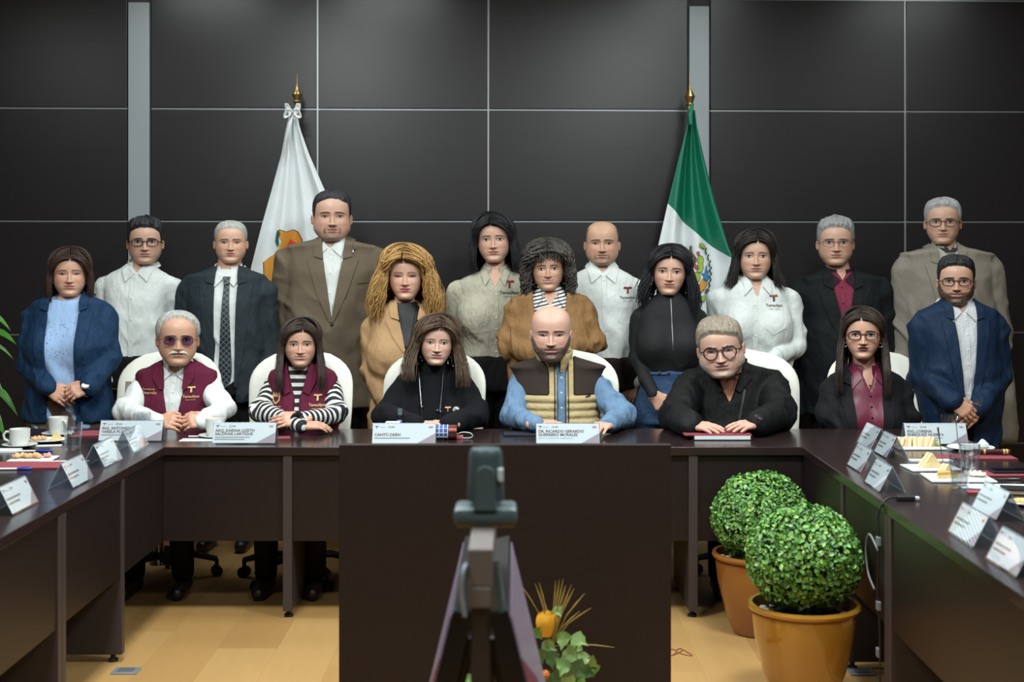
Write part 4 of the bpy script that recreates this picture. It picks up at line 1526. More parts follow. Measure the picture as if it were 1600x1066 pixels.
s.finish(M_DARKTROUSER, [('shell', hair_shell(s.H, hairline(.84, .74, .54, .2), (.016, .045), 6, .1), hm),
         ('locks', long_hair(s.H, dict(length=-.14, vol=.11, flare=.14, open=1.0, wave=.010, curlin=.05, n=220, part=-.10), 6), hm)])

# 7 --- tan jacket, arms crossed, striped collar
s = Figure('person in a tan jacket with a striped shirt collar, arms crossed behind the puffer vest', 7.55,
           (857, 376, 455), (790, 930, 470), female=True, cap=.14, skin=(192, 146, 118), hairc=(58, 52, 48), lip=(160, 84, 82), smile=.5, teeth=.9, jaw=1.0, full=.03, age=.5, bust=.015, waist=.9, roll=-2,
           armL=((783, 540, -.02), (850, 556, -.24)), armR=((934, 536, -.02), (872, 546, -.22)))
tan7 = cloth('tan_jacket', (136, 102, 64), .75, .4)
def stripe_mat(key, c1, c2, axis='attr', per=.03, rot=0.0, duty=.5):
    m = mat(key, c1, .8, 0, .03)
    nt = m.node_tree; N = nt.nodes; L = nt.links; b = N['Principled BSDF']
    if axis == 'attr':
        a = N.new('ShaderNodeAttribute'); a.attribute_name = 'along'; src = a.outputs['Fac']
    else:
        tc = N.new('ShaderNodeTexCoord'); mp = N.new('ShaderNodeMapping'); mp.inputs['Rotation'].default_value = (0, rot, 0)
        L.new(tc.outputs['Object'], mp.inputs[0]); sx = N.new('ShaderNodeSeparateXYZ'); L.new(mp.outputs[0], sx.inputs[0]); src = sx.outputs[axis]
    d = N.new('ShaderNodeMath'); d.operation = 'DIVIDE'; d.inputs[1].default_value = per; L.new(src, d.inputs[0])
    fr = N.new('ShaderNodeMath'); fr.operation = 'FRACT'; L.new(d.outputs[0], fr.inputs[0])
    gt = N.new('ShaderNodeMath'); gt.operation = 'GREATER_THAN'; gt.inputs[1].default_value = duty; L.new(fr.outputs[0], gt.inputs[0])
    mx = N.new('ShaderNodeMix'); mx.data_type = 'RGBA'; mx.inputs['A'].default_value = lina(c1); mx.inputs['B'].default_value = lina(c2)
    L.new(gt.outputs[0], mx.inputs['Factor']); L.new(mx.outputs['Result'], b.inputs['Base Color'])
    return m
st7 = stripe_mat('striped_collar', (214, 214, 210), (30, 34, 48), 2, .018, .25, .62)
shirt_part(s, st7, .8, .02, .08, (.055, .03), under=True)
s.collar(st7, s.base, tip=.085, gap=.045, drop=.085, top=.086)
jacket_part(s, tan7, s.LZ(600), .092, .66, wb=.055, xc=s.LX(858), lapel=False, front=.055, back=.06, fold=.006)
s.hand(0, (.9, -.05, .12), (0, -1, .2), .85, True, push=-.03, curl=.3, thumb=.1)
s.hand(1, (-.95, .1, -.15), (0, -1, .2), .85, False, push=-.03, curl=.3, thumb=.1)
for sd in (-1, 1):
    ring = [s.h2l([[sd * .36, -.02 + .0 * q, .255 + .0]])[0] + np.array([.012 * math.sin(q), 0, .024 * math.cos(q)]) for q in np.linspace(0, 6.28, 18)]
    mb = MB().tube(ring, .003, 6, cap=False); s.items.append(('earring', np.array(mb.v), mb.f, SILVER))
hm = hair_mat('curly7', (38, 34, 33), (124, 116, 108))
def bangs(H, seed, n=90, zt=.67):
    r = np.random.default_rng(seed); M = 16
    th = r.uniform(-.85, .85, n); v = np.linspace(0, 1, M)
    ze = H.s_of_z(zt + r.normal(0, .03, n) + .05 * np.exp(-((th - .15) / .2) ** 2))
    s1 = 1 - (1 - ze[:, None]) * v[None]
    P = H.surf(th[:, None] * np.ones_like(s1), s1, (.05 + .07 * r.random(n))[:, None] * (.5 + np.sin(v * 2.6))[None])
    ph = r.random((n, 1)) * 6.28
    P[..., 0] += .03 * np.sin(ph + v * 14); P[..., 2] += .02 * np.cos(ph + v * 14)
    return lock_tubes(P, np.full((n, M), .017) * (1 - .7 * v ** 3), 5, .6)
s.finish(M_DARKTROUSER, [('shell', hair_shell(s.H, hairline(.80, .68, .5, .2), (.10, .10), 7, .4), hm), ('locks', bangs(s.H, 71), hm),
         ('locks', long_hair(s.H, dict(length=-.06, vol=.20, flare=.10, open=1.08, wave=.052, freq=4.0, helix=1.1, n=230, m=34, ragged=.16, r=.022, ze=.60, wstart=.02, curlin=-.15), 7), hm)])

# 8 --- white uniform shirt
s = Figure('person in a white uniform shirt with wine T mark, standing behind the tan jacket', 7.95,
           (941, 346, 416), (872, 1010, 432), cap=.0, skin=(190, 144, 116), hairc=(54, 46, 42), browc=(70, 56, 48), jaw=1.10, full=.09, buzz=.75, beard=('goatee', (84, 66, 56), .65, .005), age=.35, neckr=.068, belly=.06, waist=.95, eye=.014,
           armL=((876, 520, .04), (890, 600, 0)), armR=((1008, 520, .04), (990, 596, -.06)))
shirt_part(s, M_WHITE, .86, .045, .085, (.044, -.015))
s.collar(M_WHITE, s.base, tip=.066)
placket(s, M_WHITE, M_BTN, s.zs + .01, s.LZ(600), s.LX(942), 5)
s.patch('pocket', [(s.LX(962), s.LZ(478)), (s.LX(962), s.LZ(500)), (s.LX(980), s.LZ(511))], [(s.LX(999), s.LZ(478)), (s.LX(998), s.LZ(500)), (s.LX(981), s.LZ(511))], M_WHITE, s.base, off=.005, nu=12, nv=5)
logo(s, 979, 461, 26, (WINE, WINE), DARKT, s.base)
s.hand(1, (-.3, -.2, -.9), (0, -1, 0), 1.0, False, curl=.5)
s.finish(cloth('brown_trousers', (44, 34, 32)))

# 9 --- black top and jeans
s = Figure('person in a fitted black high-neck top and blue jeans, standing before the tricolour flag', 7.55,
           (1045, 384, 462), (982, 1108, 478), female=True, cap=.06, skin=(204, 158, 136), hairc=(16, 16, 20), lip=(150, 72, 76), smile=.35, liner=1.7, jaw=.96, bust=.028, waist=.66, hip=.80, arch=.02,
           armL=((983, 560, .02), (1020, 616, -.16)), armR=((1108, 555, .02), (1080, 625, -.1)), armr=.84, roll=3)
black9 = mat('black_knit', (11, 13, 17), .8, 0, .1, 20, .15, 16)
shirt_part(s, black9, s.LZ(580), .075, .10, name='top', fold=.003)
s.patch('zip', [(s.LX(1045), s.LZ(466)), (s.LX(1046), s.LZ(546))], [(s.LX(1046.5), s.LZ(466)), (s.LX(1047.5), s.LZ(546))], mat('grey_zip', (84, 88, 92), .4, .6), s.base, off=.004, nu=16, nv=2)
jeans = mat('blue_denim', (42, 70, 104), .85, 0, .25, 14, .3, 60)
def jf(P):
    return np.maximum(s.torso(P) - .006, P[2] - s.LZ(578))
s.garment('jeans_waist', jf, jeans, .75, s.LZ(570), .009, .002)
s.patch('waistband', [(s.LX(1003), s.LZ(577)), (s.LX(1090), s.LZ(577))], [(s.LX(1003), s.LZ(583)), (s.LX(1090), s.LZ(583))], jeans, jf, off=.004, nu=20, nv=3)
for bx in (1027, 1041): s.button(s.LX(bx), s.LZ(580), SILVER, jf, .008, .007)
s.hand(0, (.55, -.15, -.75), (-.3, -.9, .2), .92, True, curl=.6, thumb=.2)
for k in range(3):
    S, E, W = s.arms[0]
    c = s.loc(1010 + k * 4.6, 626 - k * 2.2, -.205)
    mb = MB().tube([c + np.array([.006 * math.cos(q), 0, .010 * math.sin(q)]) for q in np.linspace(0, 6.28, 14)], .0022, 5, cap=False)
    s.items.append(('cuff_ring', np.array(mb.v), mb.f, SILVER))
hm = hair_mat('black9', (16, 16, 20), (48, 48, 56))
def hair9(P, th, lay):
    return P
s.finish(jeans, [('shell', hair_shell(s.H, hairline(.84, .74, .55, .2), (.016, .045), 9, .15), hm),
         ('locks', long_hair(s.H, dict(length=-.36, vol=.10, flare=.38, open=1.05, wave=.030, freq=2.0, n=230, part=.04, lengthL=.16, ragged=.10), 9), hm)])

# 10 --- white uniform shirt
s = Figure('person in a white uniform shirt with bronze T mark, one forearm folded across', 7.75,
           (1180, 361, 437), (1106, 1252, 450), female=True, cap=.05, skin=(198, 154, 130), hairc=(24, 22, 24), lip=(160, 100, 96), jaw=1.04, full=.05, bust=.025, waist=.86, yaw=3,
           armL=((1112, 545, .03), (1150, 580, -.12)), armR=((1254, 540, .0), (1204, 566, -.20)), armr=1.08, browt=.010)
shirt_part(s, M_WHITE, s.LZ(612), .045, .082, (.040, .055))
s.collar(M_WHITE, s.base, tip=.072, gap=.028, drop=.08)
placket(s, M_WHITE, M_BTN, s.zs - .06, s.LZ(600), s.LX(1174), 6)
s.patch('pocket', [(s.LX(1188), s.LZ(488)), (s.LX(1188), s.LZ(510)), (s.LX(1200), s.LZ(521))], [(s.LX(1222), s.LZ(488)), (s.LX(1220), s.LZ(510)), (s.LX(1202), s.LZ(521))], M_WHITE, s.base, off=.005, nu=12, nv=5)
logo(s, 1204, 473, 26, (BRONZE, DARKT), DARKT, s.base)
hm = hair_mat('dark10', (24, 21, 22), (62, 52, 48))
s.finish(M_DARKTROUSER, [('shell', hair_shell(s.H, hairline(.84, .74, .54, .2), (.016, .045), 10, .1), hm),
         ('locks', long_hair(s.H, dict(length=-.14, vol=.10, flare=.10, open=.98, wave=.010, curlin=.28, n=220, part=.06), 10), hm)])

# 11 --- black suit, wine shirt
s = Figure('person in a black jacket over an open wine red shirt and thin-rimmed glasses, standing behind white shirt', 8.0,
           (1306, 340, 416), (1238, 1392, 440), cap=.05, skin=(190, 144, 120), hairc=(124, 122, 120), browc=(90, 84, 82), jaw=1.08, full=.08, age=.6, yaw=2, belly=.05, waist=.9,
           armL=((1238, 545, .03), (1250, 640, 0)), armR=((1394, 545, .03), (1385, 640, 0)), armr=1.08)
s.label = 'person in a black jacket over an open wine red shirt, wearing thin-rimmed glasses'
wine11 = cloth('wine_shirt', (124, 42, 66), .7, .3)
shirt_part(s, wine11, .85, .045, .085, (.040, -.005), under=True)
s.collar(cloth('dark_collar', (46, 26, 36)), s.base, tip=.060)
placket(s, wine11, M_BTND, s.zs, s.LZ(530), s.LX(1309), 4)
jacket_part(s, cloth('black_suit', (17, 22, 24), .8, .25), s.LZ(535), .082, .70, xc=s.LX(1312), lw=.095, notch=.055, peak=.012)
s.glasses('thin', (70, 66, 64), .085, .050, .004, n=2.8, metal=.6)
hm = hair_mat('grey11', (118, 117, 116), (170, 170, 170))
s.finish(M_DARKTROUSER, [('shell', hair_shell(s.H, hairline(.83, .72, .48, .18), (.085, .035), 11, .35, comb=.8), hm)])

# 12 --- grey checked jacket
s = Figure('standing person in a grey tweed jacket and brown-rimmed glasses, behind the navy suit', 7.98,
           (1474, 310, 383), (1399, 1564, 402), cap=.04, skin=(186, 144, 122), hairc=(136, 134, 132), browc=(100, 92, 88), jaw=1.04, full=.03, age=.8, hwid=1.02, waist=.86,
           armL=((1400, 520, .03), (1412, 680, 0)), armR=((1570, 520, .03), (1576, 680, 0)))
tw12 = mat('grey_tweed', (130, 124, 114), .92, 0, .18, 140, .3, 10, (1, 1, .5), .2)
shirt_part(s, stripe_mat('dark_stripe_shirt', (40, 40, 46), (120, 118, 112), 2, .05, 0, .72), .85, .05, .085, (.02, -.03), under=True)
s.collar(cloth('pale_collar', (176, 172, 156)), s.base, tip=.052)
jacket_part(s, tw12, s.LZ(520), .070, .75, xc=s.LX(1474), lw=.080, notch=.05)
s.glasses('half', (52, 40, 36), .090, .055, .0065, n=2.6)
hm = hair_mat('grey12', (132, 131, 130), (186, 186, 186))
s.finish(M_DARKTROUSER, [('shell', hair_shell(s.H, hairline(.84, .74, .48, .18), (.060, .032), 12, .35, comb=-.6), hm)])

# 13 --- navy suit, hands folded
s = Figure('standing person in a navy suit over an open pale shirt, hands folded', 7.2,
           (1495, 399, 477), (1426, 1572, 490), cap=.05, skin=(178, 132, 108), hairc=(16, 16, 18), jaw=1.06, full=.06, beard=('full', (20, 17, 17), .96, .018), smile=.25, belly=.03, waist=.9,
           armL=((1428, 585, .02), (1488, 628, -.22)), armR=((1572, 585, .02), (1530, 634, -.20)), armr=1.05)
navy13 = cloth('navy_suit', (13, 36, 62), .7, .25)
pale = cloth('pale_shirt', (196, 199, 202), .8, .3)
shirt_part(s, pale, .80, .045, .085, (.040, -.005), under=True)
s.collar(pale, s.base, tip=.058)
placket(s, pale, M_BTN, s.zs, s.LZ(620), s.LX(1499), 6)
jacket_part(s, navy13, s.LZ(632), .072, .62, wb=.020, xc=s.LX(1499), lw=.060, notch=.04, zlow=s.LZ(690), wlow=.03)
s.hand(0, (.75, -.30, -.55), (-.1, -.9, .3), 1.0, True, push=-.005, curl=.5, thumb=.2)
s.hand(1, (-.62, -.25, -.62), (.1, -.9, .3), 1.0, False, push=-.005, curl=.4, thumb=.3)
watch(s, 1, mat('brown_strap', (60, 40, 32), .5), SILVER, r=.030, big=.015)
s.glasses('rect', (20, 22, 34), .085, .050, .008, n=3.2)
hm = hair_mat('black13', (16, 16, 18), (44, 44, 50))
s.finish(M_DARKTROUSER, [('shell', hair_shell(s.H, hairline(.83, .73, .47, .18), (.065, .022), 13, .3, comb=.5), hm)])

# ---------------------------------------------------------------- seated row
SEAT = 7.04
wine_vest = cloth('wine_vest', (90, 24, 50), .85, .3)
def vest_part(s, m, zv, wt=.06, wb=0.0, xc=0.0, zlo=.60, grow=.016, arm=.035, name='vest', fold=.004, stand=True):
    f0 = vest_fn(s, grow, arm)
    zt = s.zs + .075
    def fn(P):
        d = np.maximum(f0(P), clipz(s, P, .055, .085))
        return np.maximum(d, -vcut(P, xc, zt, zv, wt, wb, .02, zlo, wb))
    s.garment(name, fn, m, zlo, s.zs + .13, .0085, fold, 4)
    s.fv = f0

# 14 --- wine vest, hands clasped
s = Figure('seated person in a wine red vest over a white shirt and tinted glasses, hands clasped on the desk', SEAT,
           (276, 486, 571), (206, 346, 585), True, cap=.03, skin=(182, 134, 106), hairc=(150, 148, 144), browc=(70, 62, 60), jaw=1.06, full=.07, age=.8, beard=('moustache', (205, 200, 192), .35, .008), yaw=3, roll=1, belly=.05, waist=.95, hdy=-.06,
           armL=((186, 643, -.14), (246, 660, -.40)), armR=((360, 641, -.14), (318, 658, -.40)), armr=1.1)
s.label = 'seated person in a wine red vest and white shirt, hands clasped, wearing tinted glasses'
shirt_part(s, M_WHITE, .60, .045, .085, (.042, -.005))
s.collar(M_WHITE, s.base, tip=.064)
placket(s, M_WHITE, M_BTN, s.zs, s.LZ(650), s.LX(279), 4)
vest_part(s, wine_vest, s.LZ(650), .078, .022, s.LX(279))
A = [(s.LX(279) + .066, s.zs + .075), (s.LX(279) + .050, s.zs + .02), (s.LX(279) + .045, s.zs - .06)]
B = [(s.LX(279) + .095, s.zs + .05), (s.LX(279) + .100, s.zs - .01), (s.LX(279) + .062, s.zs - .065)]
s.both('vest_collar', A, B, wine_vest, s.fv, off=.012, nu=12, nv=5, cx=s.LX(279))
logo(s, 307, 613, 24, (GOLD, GOLD), GOLD, s.fv)
s.text('lettering', 'Secretaría de', s.LX(241), s.LZ(606), 20 / s.sc, GOLD, s.fv, .004, .012)
s.text('lettering', 'Desarrollo', s.LX(243), s.LZ(612), 24 / s.sc, GOLD, s.fv, .004, .012)
s.patch('sleeve_crest', [(s.LX(191), s.LZ(598)), (s.LX(190), s.LZ(616))], [(s.LX(200), s.LZ(598)), (s.LX(199), s.LZ(616))], mat('faded_print', (150, 136, 118), .8), s.base, off=.003, nu=6, nv=4)
s.hand(0, (.88, -.25, .05), (.1, -.75, .6), 1.0, True, push=-.015, curl=.45, thumb=.5)
s.hand(1, (-.90, -.30, .0), (-.1, -.75, .65), 1.0, False, push=-.03, curl=.55, thumb=.5)
s.glasses('round', (96, 70, 58), .082, .066, .0045, n=2.2, lens=glass_mat('violet_lens', (168, 150, 188), .8))
hm = hair_mat('silver14', (146, 145, 142), (200, 198, 194))
s.finish(M_DARKTROUSER, [('shell', hair_shell(s.H, hairline(.91, .78, .50, .18, .5), (.040, .045), 14, .3, comb=.4), hm)])

# 15 --- wine vest, striped sleeves
s = Figure('seated person in a wine red vest over a black and white striped top', SEAT,
           (469, 499, 573), (410, 534, 586), True, female=True, cap=.05, skin=(194, 146, 122), hairc=(44, 30, 28), lip=(156, 84, 86), smile=.45, teeth=.75, jaw=1.02, full=.05, bust=.02, waist=.85, hdy=-.06, liner=1.3,
           armL=((396, 643, -.14), (470, 666, -.44)), armR=((538, 649, -.14), (470, 656, -.40)), armr=.96)
stripes15 = stripe_mat('striped_knit', (20, 22, 32), (216, 214, 208), 'attr', .038, 0, .55)
def along15(v):
    S0, E0, W0 = s15.arms[0]; S1, E1, W1 = s15.arms[1]
    out = v[:, 2].copy(); best = np.full(len(v), 1e9)
    tor = s15.torso((v[:, 0], v[:, 1], v[:, 2]))
    for S, E, W in s15.arms:
        l1 = np.linalg.norm(E - S)
        for a, b, off in ((S, E, 0), (E, W, l1)):
            u = b - a; t = np.clip(((v - a) @ u) / (u @ u), -.2, 1.1)
            d = np.linalg.norm(v - a - np.clip(t, 0, 1)[:, None] * u, axis=1)
            val = off + t * np.linalg.norm(u)
            m = (d < best) & (d < tor + .06); best = np.where(m, d, best); out = np.where(m, val, out)
    return out + 2.0
s15 = s
shirt_part(s, stripes15, .60, .050, .07, name='top', attr=along15, h=.0075)
vest_part(s, wine_vest, s.LZ(618), .060, .012, s.LX(470))
A = [(s.LX(470) + .060, s.zs + .07), (s.LX(470) + .044, s.zs + .01), (s.LX(470) + .03, s.zs - .07)]
B = [(s.LX(470) + .090, s.zs + .045), (s.LX(470) + .092, s.zs - .02), (s.LX(470) + .06, s.zs - .085)]
s.both('vest_collar', A, B, wine_vest, s.fv, off=.012, nu=12, nv=5, cx=s.LX(470))
logo(s, 502, 625, 25, (GOLD, GOLD), GOLD, s.fv)
# gold crest on the other side of the vest: shield, crown and ribbon
cxp, czp = s.LX(438), s.LZ(619)
n0 = len(s.child_jobs)
s.patch('crest', [(cxp - .022, czp + .016), (cxp - .020, czp - .008), (cxp, czp - .026)], [(cxp + .022, czp + .016), (cxp + .020, czp - .008), (cxp, czp - .026)], GOLD, s.fv, off=.004, nu=8, nv=5, back=.003)
for k in (-1, 0, 1):
    s.patch('crest', [(cxp + k * .014 - .006, czp + .018), (cxp + k * .014, czp + .030)], [(cxp + k * .014 + .006, czp + .018), (cxp + k * .014 + .001, czp + .030)], GOLD, s.fv, off=.004, nu=4, nv=3, back=.003)
s.join(n0)
s.patch('crest_field', [(cxp - .013, czp + .010), (cxp - .011, czp - .006), (cxp, czp - .017)], [(cxp + .013, czp + .010), (cxp + .011, czp - .006), (cxp, czp - .017)], wine_vest, s.fv, off=.0055, nu=8, nv=4, back=.003)
s.text('lettering', 'Gobierno de', s.LX(438), s.LZ(631), 18 / s.sc, GOLD, s.fv, .004, .012)
s.text('lettering', 'Secretaría de Desarrollo', s.LX(438), s.LZ(635), 26 / s.sc, GOLD, s.fv, .004, .01)
s.hand(1, (-.95, -.22, -.02), (0, -.70, .72), .95, False, push=-.015, curl=.22, thumb=.4)
s.hand(0, (.9, .25, 0), (0, -.3, 1), .9, True, push=-.0, curl=.3, thumb=.2)
watch(s, 1, mat('dark_strap', (26, 24, 30), .5), mat('watch_screen', (34, 30, 40), .15), r=.028, big=.017)
hm = hair_mat('brown15', (40, 28, 27), (92, 70, 62))
def front_drop(k, zz=.10):
    def fn(P, th, lay):
        w = sstep(.35, -.25, P[..., 2]) * (np.cos(th) > -.25)[:, None]
        P[..., 1] -= k * w
        return P
    return fn
s.finish(M_DARKTROUSER, [('shell', hair_shell(s.H, hairline(.84, .74, .56, .2), (.016, .045), 15, .1), hm),
         ('locks', long_hair(s.H, dict(length=-.42, vol=.09, flare=.16, open=.98, wave=.010, n=230, part=.08, shape=front_drop(.26)), 15), hm)])

# 16 --- black sweater, long necklace
s = Figure('seated person in a black sweater with a long fine necklace and lapel pins, behind the glaring name card', SEAT,
           (680, 495, 571), (612, 740, 588), True, female=True, cap=.05, skin=(206, 164, 144), hairc=(86, 64, 50), browc=(90, 68, 56), lip=(168, 92, 94), smile=.3, jaw=.98, full=.02, age=.4, bust=.015, waist=.85, hdy=-.06, roll=3, yaw=3, browt=.009,
           armL=((590, 649, -.12), (650, 664, -.40)), armR=((756, 647, -.12), (700, 664, -.40)))
s.label = 'seated person in a black sweater with a long fine necklace and two chest pins'
black16 = cloth('black_sweater', (12, 13, 18), .9, .2)
shirt_part(s, black16, .60, .085, .10, name='sweater', fold=.003, under=True)
jacket_part(s, black16, s.LZ(650), .075, .60, wb=.055, xc=s.LX(678), lapel=False, grow=.009, name='cardigan', front=.05, back=.06)
for sd, pts in ((0, [(656, 580), (658, 600), (661, 630), (664, 663)]), (1, [(694, 577), (693, 600), (690, 636), (691, 662)])):
    P = []
    for (a, b) in pts:
        x, z = s.LX(a), s.LZ(b)
        P.append((x, float(s.front_y(s.torso, np.array([x]), np.array([z]))[0]) - .014, z))
    s.tubechild('necklace', P, .0022, SILVER, 6)
for a, b in ((662, 631), (686, 636), (691, 638)):
    x, z = s.LX(a), s.LZ(b); y = float(s.front_y(s.torso, np.array([x]), np.array([z]))[0]) - .014
    mb = MB().lathe([(0, -.007), (.006, -.004), (.007, 0), (.006, .004), (0, .007)], 10, (x, y, z)); s.items.append(('necklace_bead', np.array(mb.v), mb.f, SILVER))
s.fj = lambda P, s=s: s.torso(P) - .009
s.emblem_T(s.LX(702), s.LZ(634), .03, (GOLD, mat('red_enamel', (160, 44, 40), .4)), s.fj, .006)
s.button(s.LX(714.5), s.LZ(636), mat('white_enamel', (214, 214, 208), .4), s.fj, .017, .006)
s.button(s.LX(714.5), s.LZ(636), M_BTND, s.fj, .005, .010)
x0, z0 = s.LX(714.5), s.LZ(636)
for k in range(8):
    s.button(x0 + .011 * math.cos(k * .785), z0 + .011 * math.sin(k * .785), M_BTND, s.fj, .0022, .0085)
s.hand(0, (.92, -.25, .0), (.1, -.3, 1), .9, True, push=-.01, curl=.25, thumb=.3)
s.hand(1, (-.95, -.15, .02), (-.1, -.35, 1), .9, False, push=-.02, curl=.3, thumb=.3)
hm = hair_mat('brown16', (70, 52, 42), (140, 112, 86))
s.finish(M_DARKTROUSER, [('shell', hair_shell(s.H, hairline(.84, .74, .56, .2), (.016, .045), 16, .12), hm),
         ('locks', long_hair(s.H, dict(length=-.34, vol=.13, flare=.34, open=1.02, wave=.022, freq=1.6, n=240, part=.10, lengthL=.10, curlin=.10, shape=front_drop(.22)), 16), hm)])

# 17 --- puffer vest
s = Figure('seated person in a tan puffer vest with dark yoke over a denim shirt', SEAT,
           (861, 478, 562), (798, 945, 578), True, cap=.0, skin=(204, 158, 140), hairc=(72, 60, 54), browc=(84, 66, 58), jaw=1.04, full=.04, age=.5, beard=('full', (54, 43, 38), .95, .018), hdy=-.08, belly=.04, waist=.9, eye=.010, roll=0, pitch=4,
           armL=((790, 649, -.14), (838, 664, -.40)), armR=((985, 649, -.14), (950, 664, -.42)), armr=1.12)
denim = cloth('denim_shirt', (104, 133, 164), .8, .5)
shirt_part(s, denim, .60, .045, .085, (.030, -.01))
xc17 = s.LX(876)
placket(s, denim, M_BTN, s.zs, s.LZ(665), xc17, 4, .016)
f17 = vest_fn(s, .022, .035)
yz = s.LZ(614)
def quilt(P):
    k = sstep(yz + .005, yz - .008, P[2])
    return f17(P) - .012 * k * np.abs(np.sin((P[2] - yz) * math.pi / .037)) ** .6
def opening(P):
    return vcut(P, xc17, s.zs + .10, s.zs - .02, .048, .022, .02, .60, .026)
def lower(P):
    d = np.maximum(quilt(P), clipz(s, P, .05, .08))
    d = np.maximum(d, -opening(P))
    inner = np.abs(P[0] - xc17) - .060
    return np.maximum(d, np.minimum(np.maximum(P[2] - yz, P[1] - .3), inner))
def yoke(P):
    d = np.maximum(f17(P), clipz(s, P, .05, .08))
    d = np.maximum(d, yz + .002 - P[2])
    return np.maximum(d, -(np.abs(P[0] - xc17) - .062))
tan_puff = mat('tan_puffer', (180, 160, 116), .7, 0, .06, 20, .35, 24)
s.garment('vest', lower, tan_puff, .60, s.zs + .13, .006, 0)
s.garment('vest_yoke', yoke, cloth('dark_suede', (58, 48, 44), .95, .15), yz, s.zs + .13, .0065, 0)
for sd in (-1, 1):   # standing collar halves
    rows = []
    th = np.linspace(.35, 2.9, 18)
    for k in range(5):
        t = k / 4
        r = .078 + .016 * t - .0 * th; zc_ = s.zs + .030 + .085 * t - .030 * (np.cos(th) * .5 + .5) * 1.2
        rows.append(np.stack([s.hx * .5 + sd * r * np.sin(th), -.022 - r * 1.05 * np.cos(th), zc_], -1))
    P = np.array(rows); Pi = P + np.array([0, 0, 0]); Pi[..., 0] = s.hx * .5 + (P[..., 0] - s.hx * .5) * .84; Pi[..., 1] = -.022 + (P[..., 1] + .022) * .84
    G = np.concatenate([P, Pi[::-1]])
    s.add_child('vest_collar', G.reshape(-1, 3), grid_faces(len(G), 18), tan_puff)
zipm = mat('dark_zip', (40, 34, 30), .5, .3)
for sd in (-1, 1):
    s.patch('zip', [(xc17 + sd * .030, s.zs + .03), (xc17 + sd * .030, s.LZ(664))], [(xc17 + sd * .036, s.zs + .03), (xc17 + sd * .036, s.LZ(664))], zipm, quilt, off=.003, nu=24, nv=2)
s.patch('chest_mark', [(s.LX(913), s.LZ(615)), (s.LX(921), s.LZ(613))], [(s.LX(913), s.LZ(617)), (s.LX(921), s.LZ(615.5))], zipm, quilt, off=.004, nu=6, nv=3)
s.hand(1, (-.45, -.85, .02), (0, -.3, 1), 1.0, False, push=-.02, curl=.35, thumb=.3)
s.hand(0, (.95, -.1, .0), (0, -.3, 1), 1.0, True, push=-.01, curl=.3, thumb=.3)
s.finish(M_DARKTROUSER)

# 18 --- black zip jacket, round glasses
s = Figure('seated person in a black zip jacket and round glasses, hands on a book', SEAT,
           (1131, 496, 587), (1063, 1224, 586), True, cap=.03, skin=(200, 156, 138), hairc=(128, 114, 98), browc=(130, 112, 98), jaw=1.16, full=.13, age=.5, beard=('jaw', (176, 166, 156), .75, .008), hdy=-.16, lean=-.0, belly=.07, waist=1.0, roll=-7, yaw=-3, pitch=6, eye=.010, neckr=.07, hwid=1.04,
           armL=((1044, 649, -.20), (1078, 664, -.48)), armR=((1228, 647, -.20), (1184, 662, -.48)), armr=1.25)
coral = stripe_mat('coral_shirt', (214, 140, 112), (228, 170, 146), 0, .012, 0, .6)
shirt_part(s, coral, .65, .050, .085, (.040, -.005), under=True)
s.collar(coral, s.base, tip=.07)
black18 = cloth('black_softshell', (13, 14, 16), .7, .3)
jacket_part(s, black18, s.LZ(626), .085, .60, xc=s.LX(1134), lapel=False, front=.08, back=.10, fold=.005)
A = [(s.LX(1134) + .075, s.zs + .105), (s.LX(1134) + .062, s.zs + .03), (s.LX(1134) + .03, s.zs - .06)]
B = [(s.LX(1134) + .115, s.zs + .075), (s.LX(1134) + .115, s.zs + .0), (s.LX(1134) + .05, s.zs - .075)]
s.both('jacket_collar', A, B, black18, s.fj, off=.014, nu=14, nv=6, cx=s.LX(1134), back=.02)
s.patch('zip', [(s.LX(1156), s.LZ(605)), (s.LX(1146), s.LZ(648))], [(s.LX(1159), s.LZ(605)), (s.LX(1149), s.LZ(650))], mat('grey_zip2', (52, 55, 58), .5, .3), lambda P, s=s: s.torso(P) - .013, off=.004, nu=10, nv=2)
s.hand(0, (.78, -.55, -.04), (.0, -.25, 1), 1.05, True, push=-.015, curl=.16, spread=.5, thumb=.4)
s.hand(1, (-.82, -.50, -.04), (.0, -.25, 1), 1.05, False, push=-.015, curl=.16, spread=.5, thumb=.4)
watch(s, 1, SILVER, SILVER, r=.034, big=.020)
s.glasses('round', (22, 18, 18), .088, .080, .0085, n=2.0, cz=.495)
hm = hair_mat('sandy18', (120, 108, 92), (168, 156, 138))
s.finish(M_DARKTROUSER, [('shell', hair_shell(s.H, hairline(.80, .72, .48, .18), (.070, .035), 18, .3, comb=1.5, part=-.07), hm)])

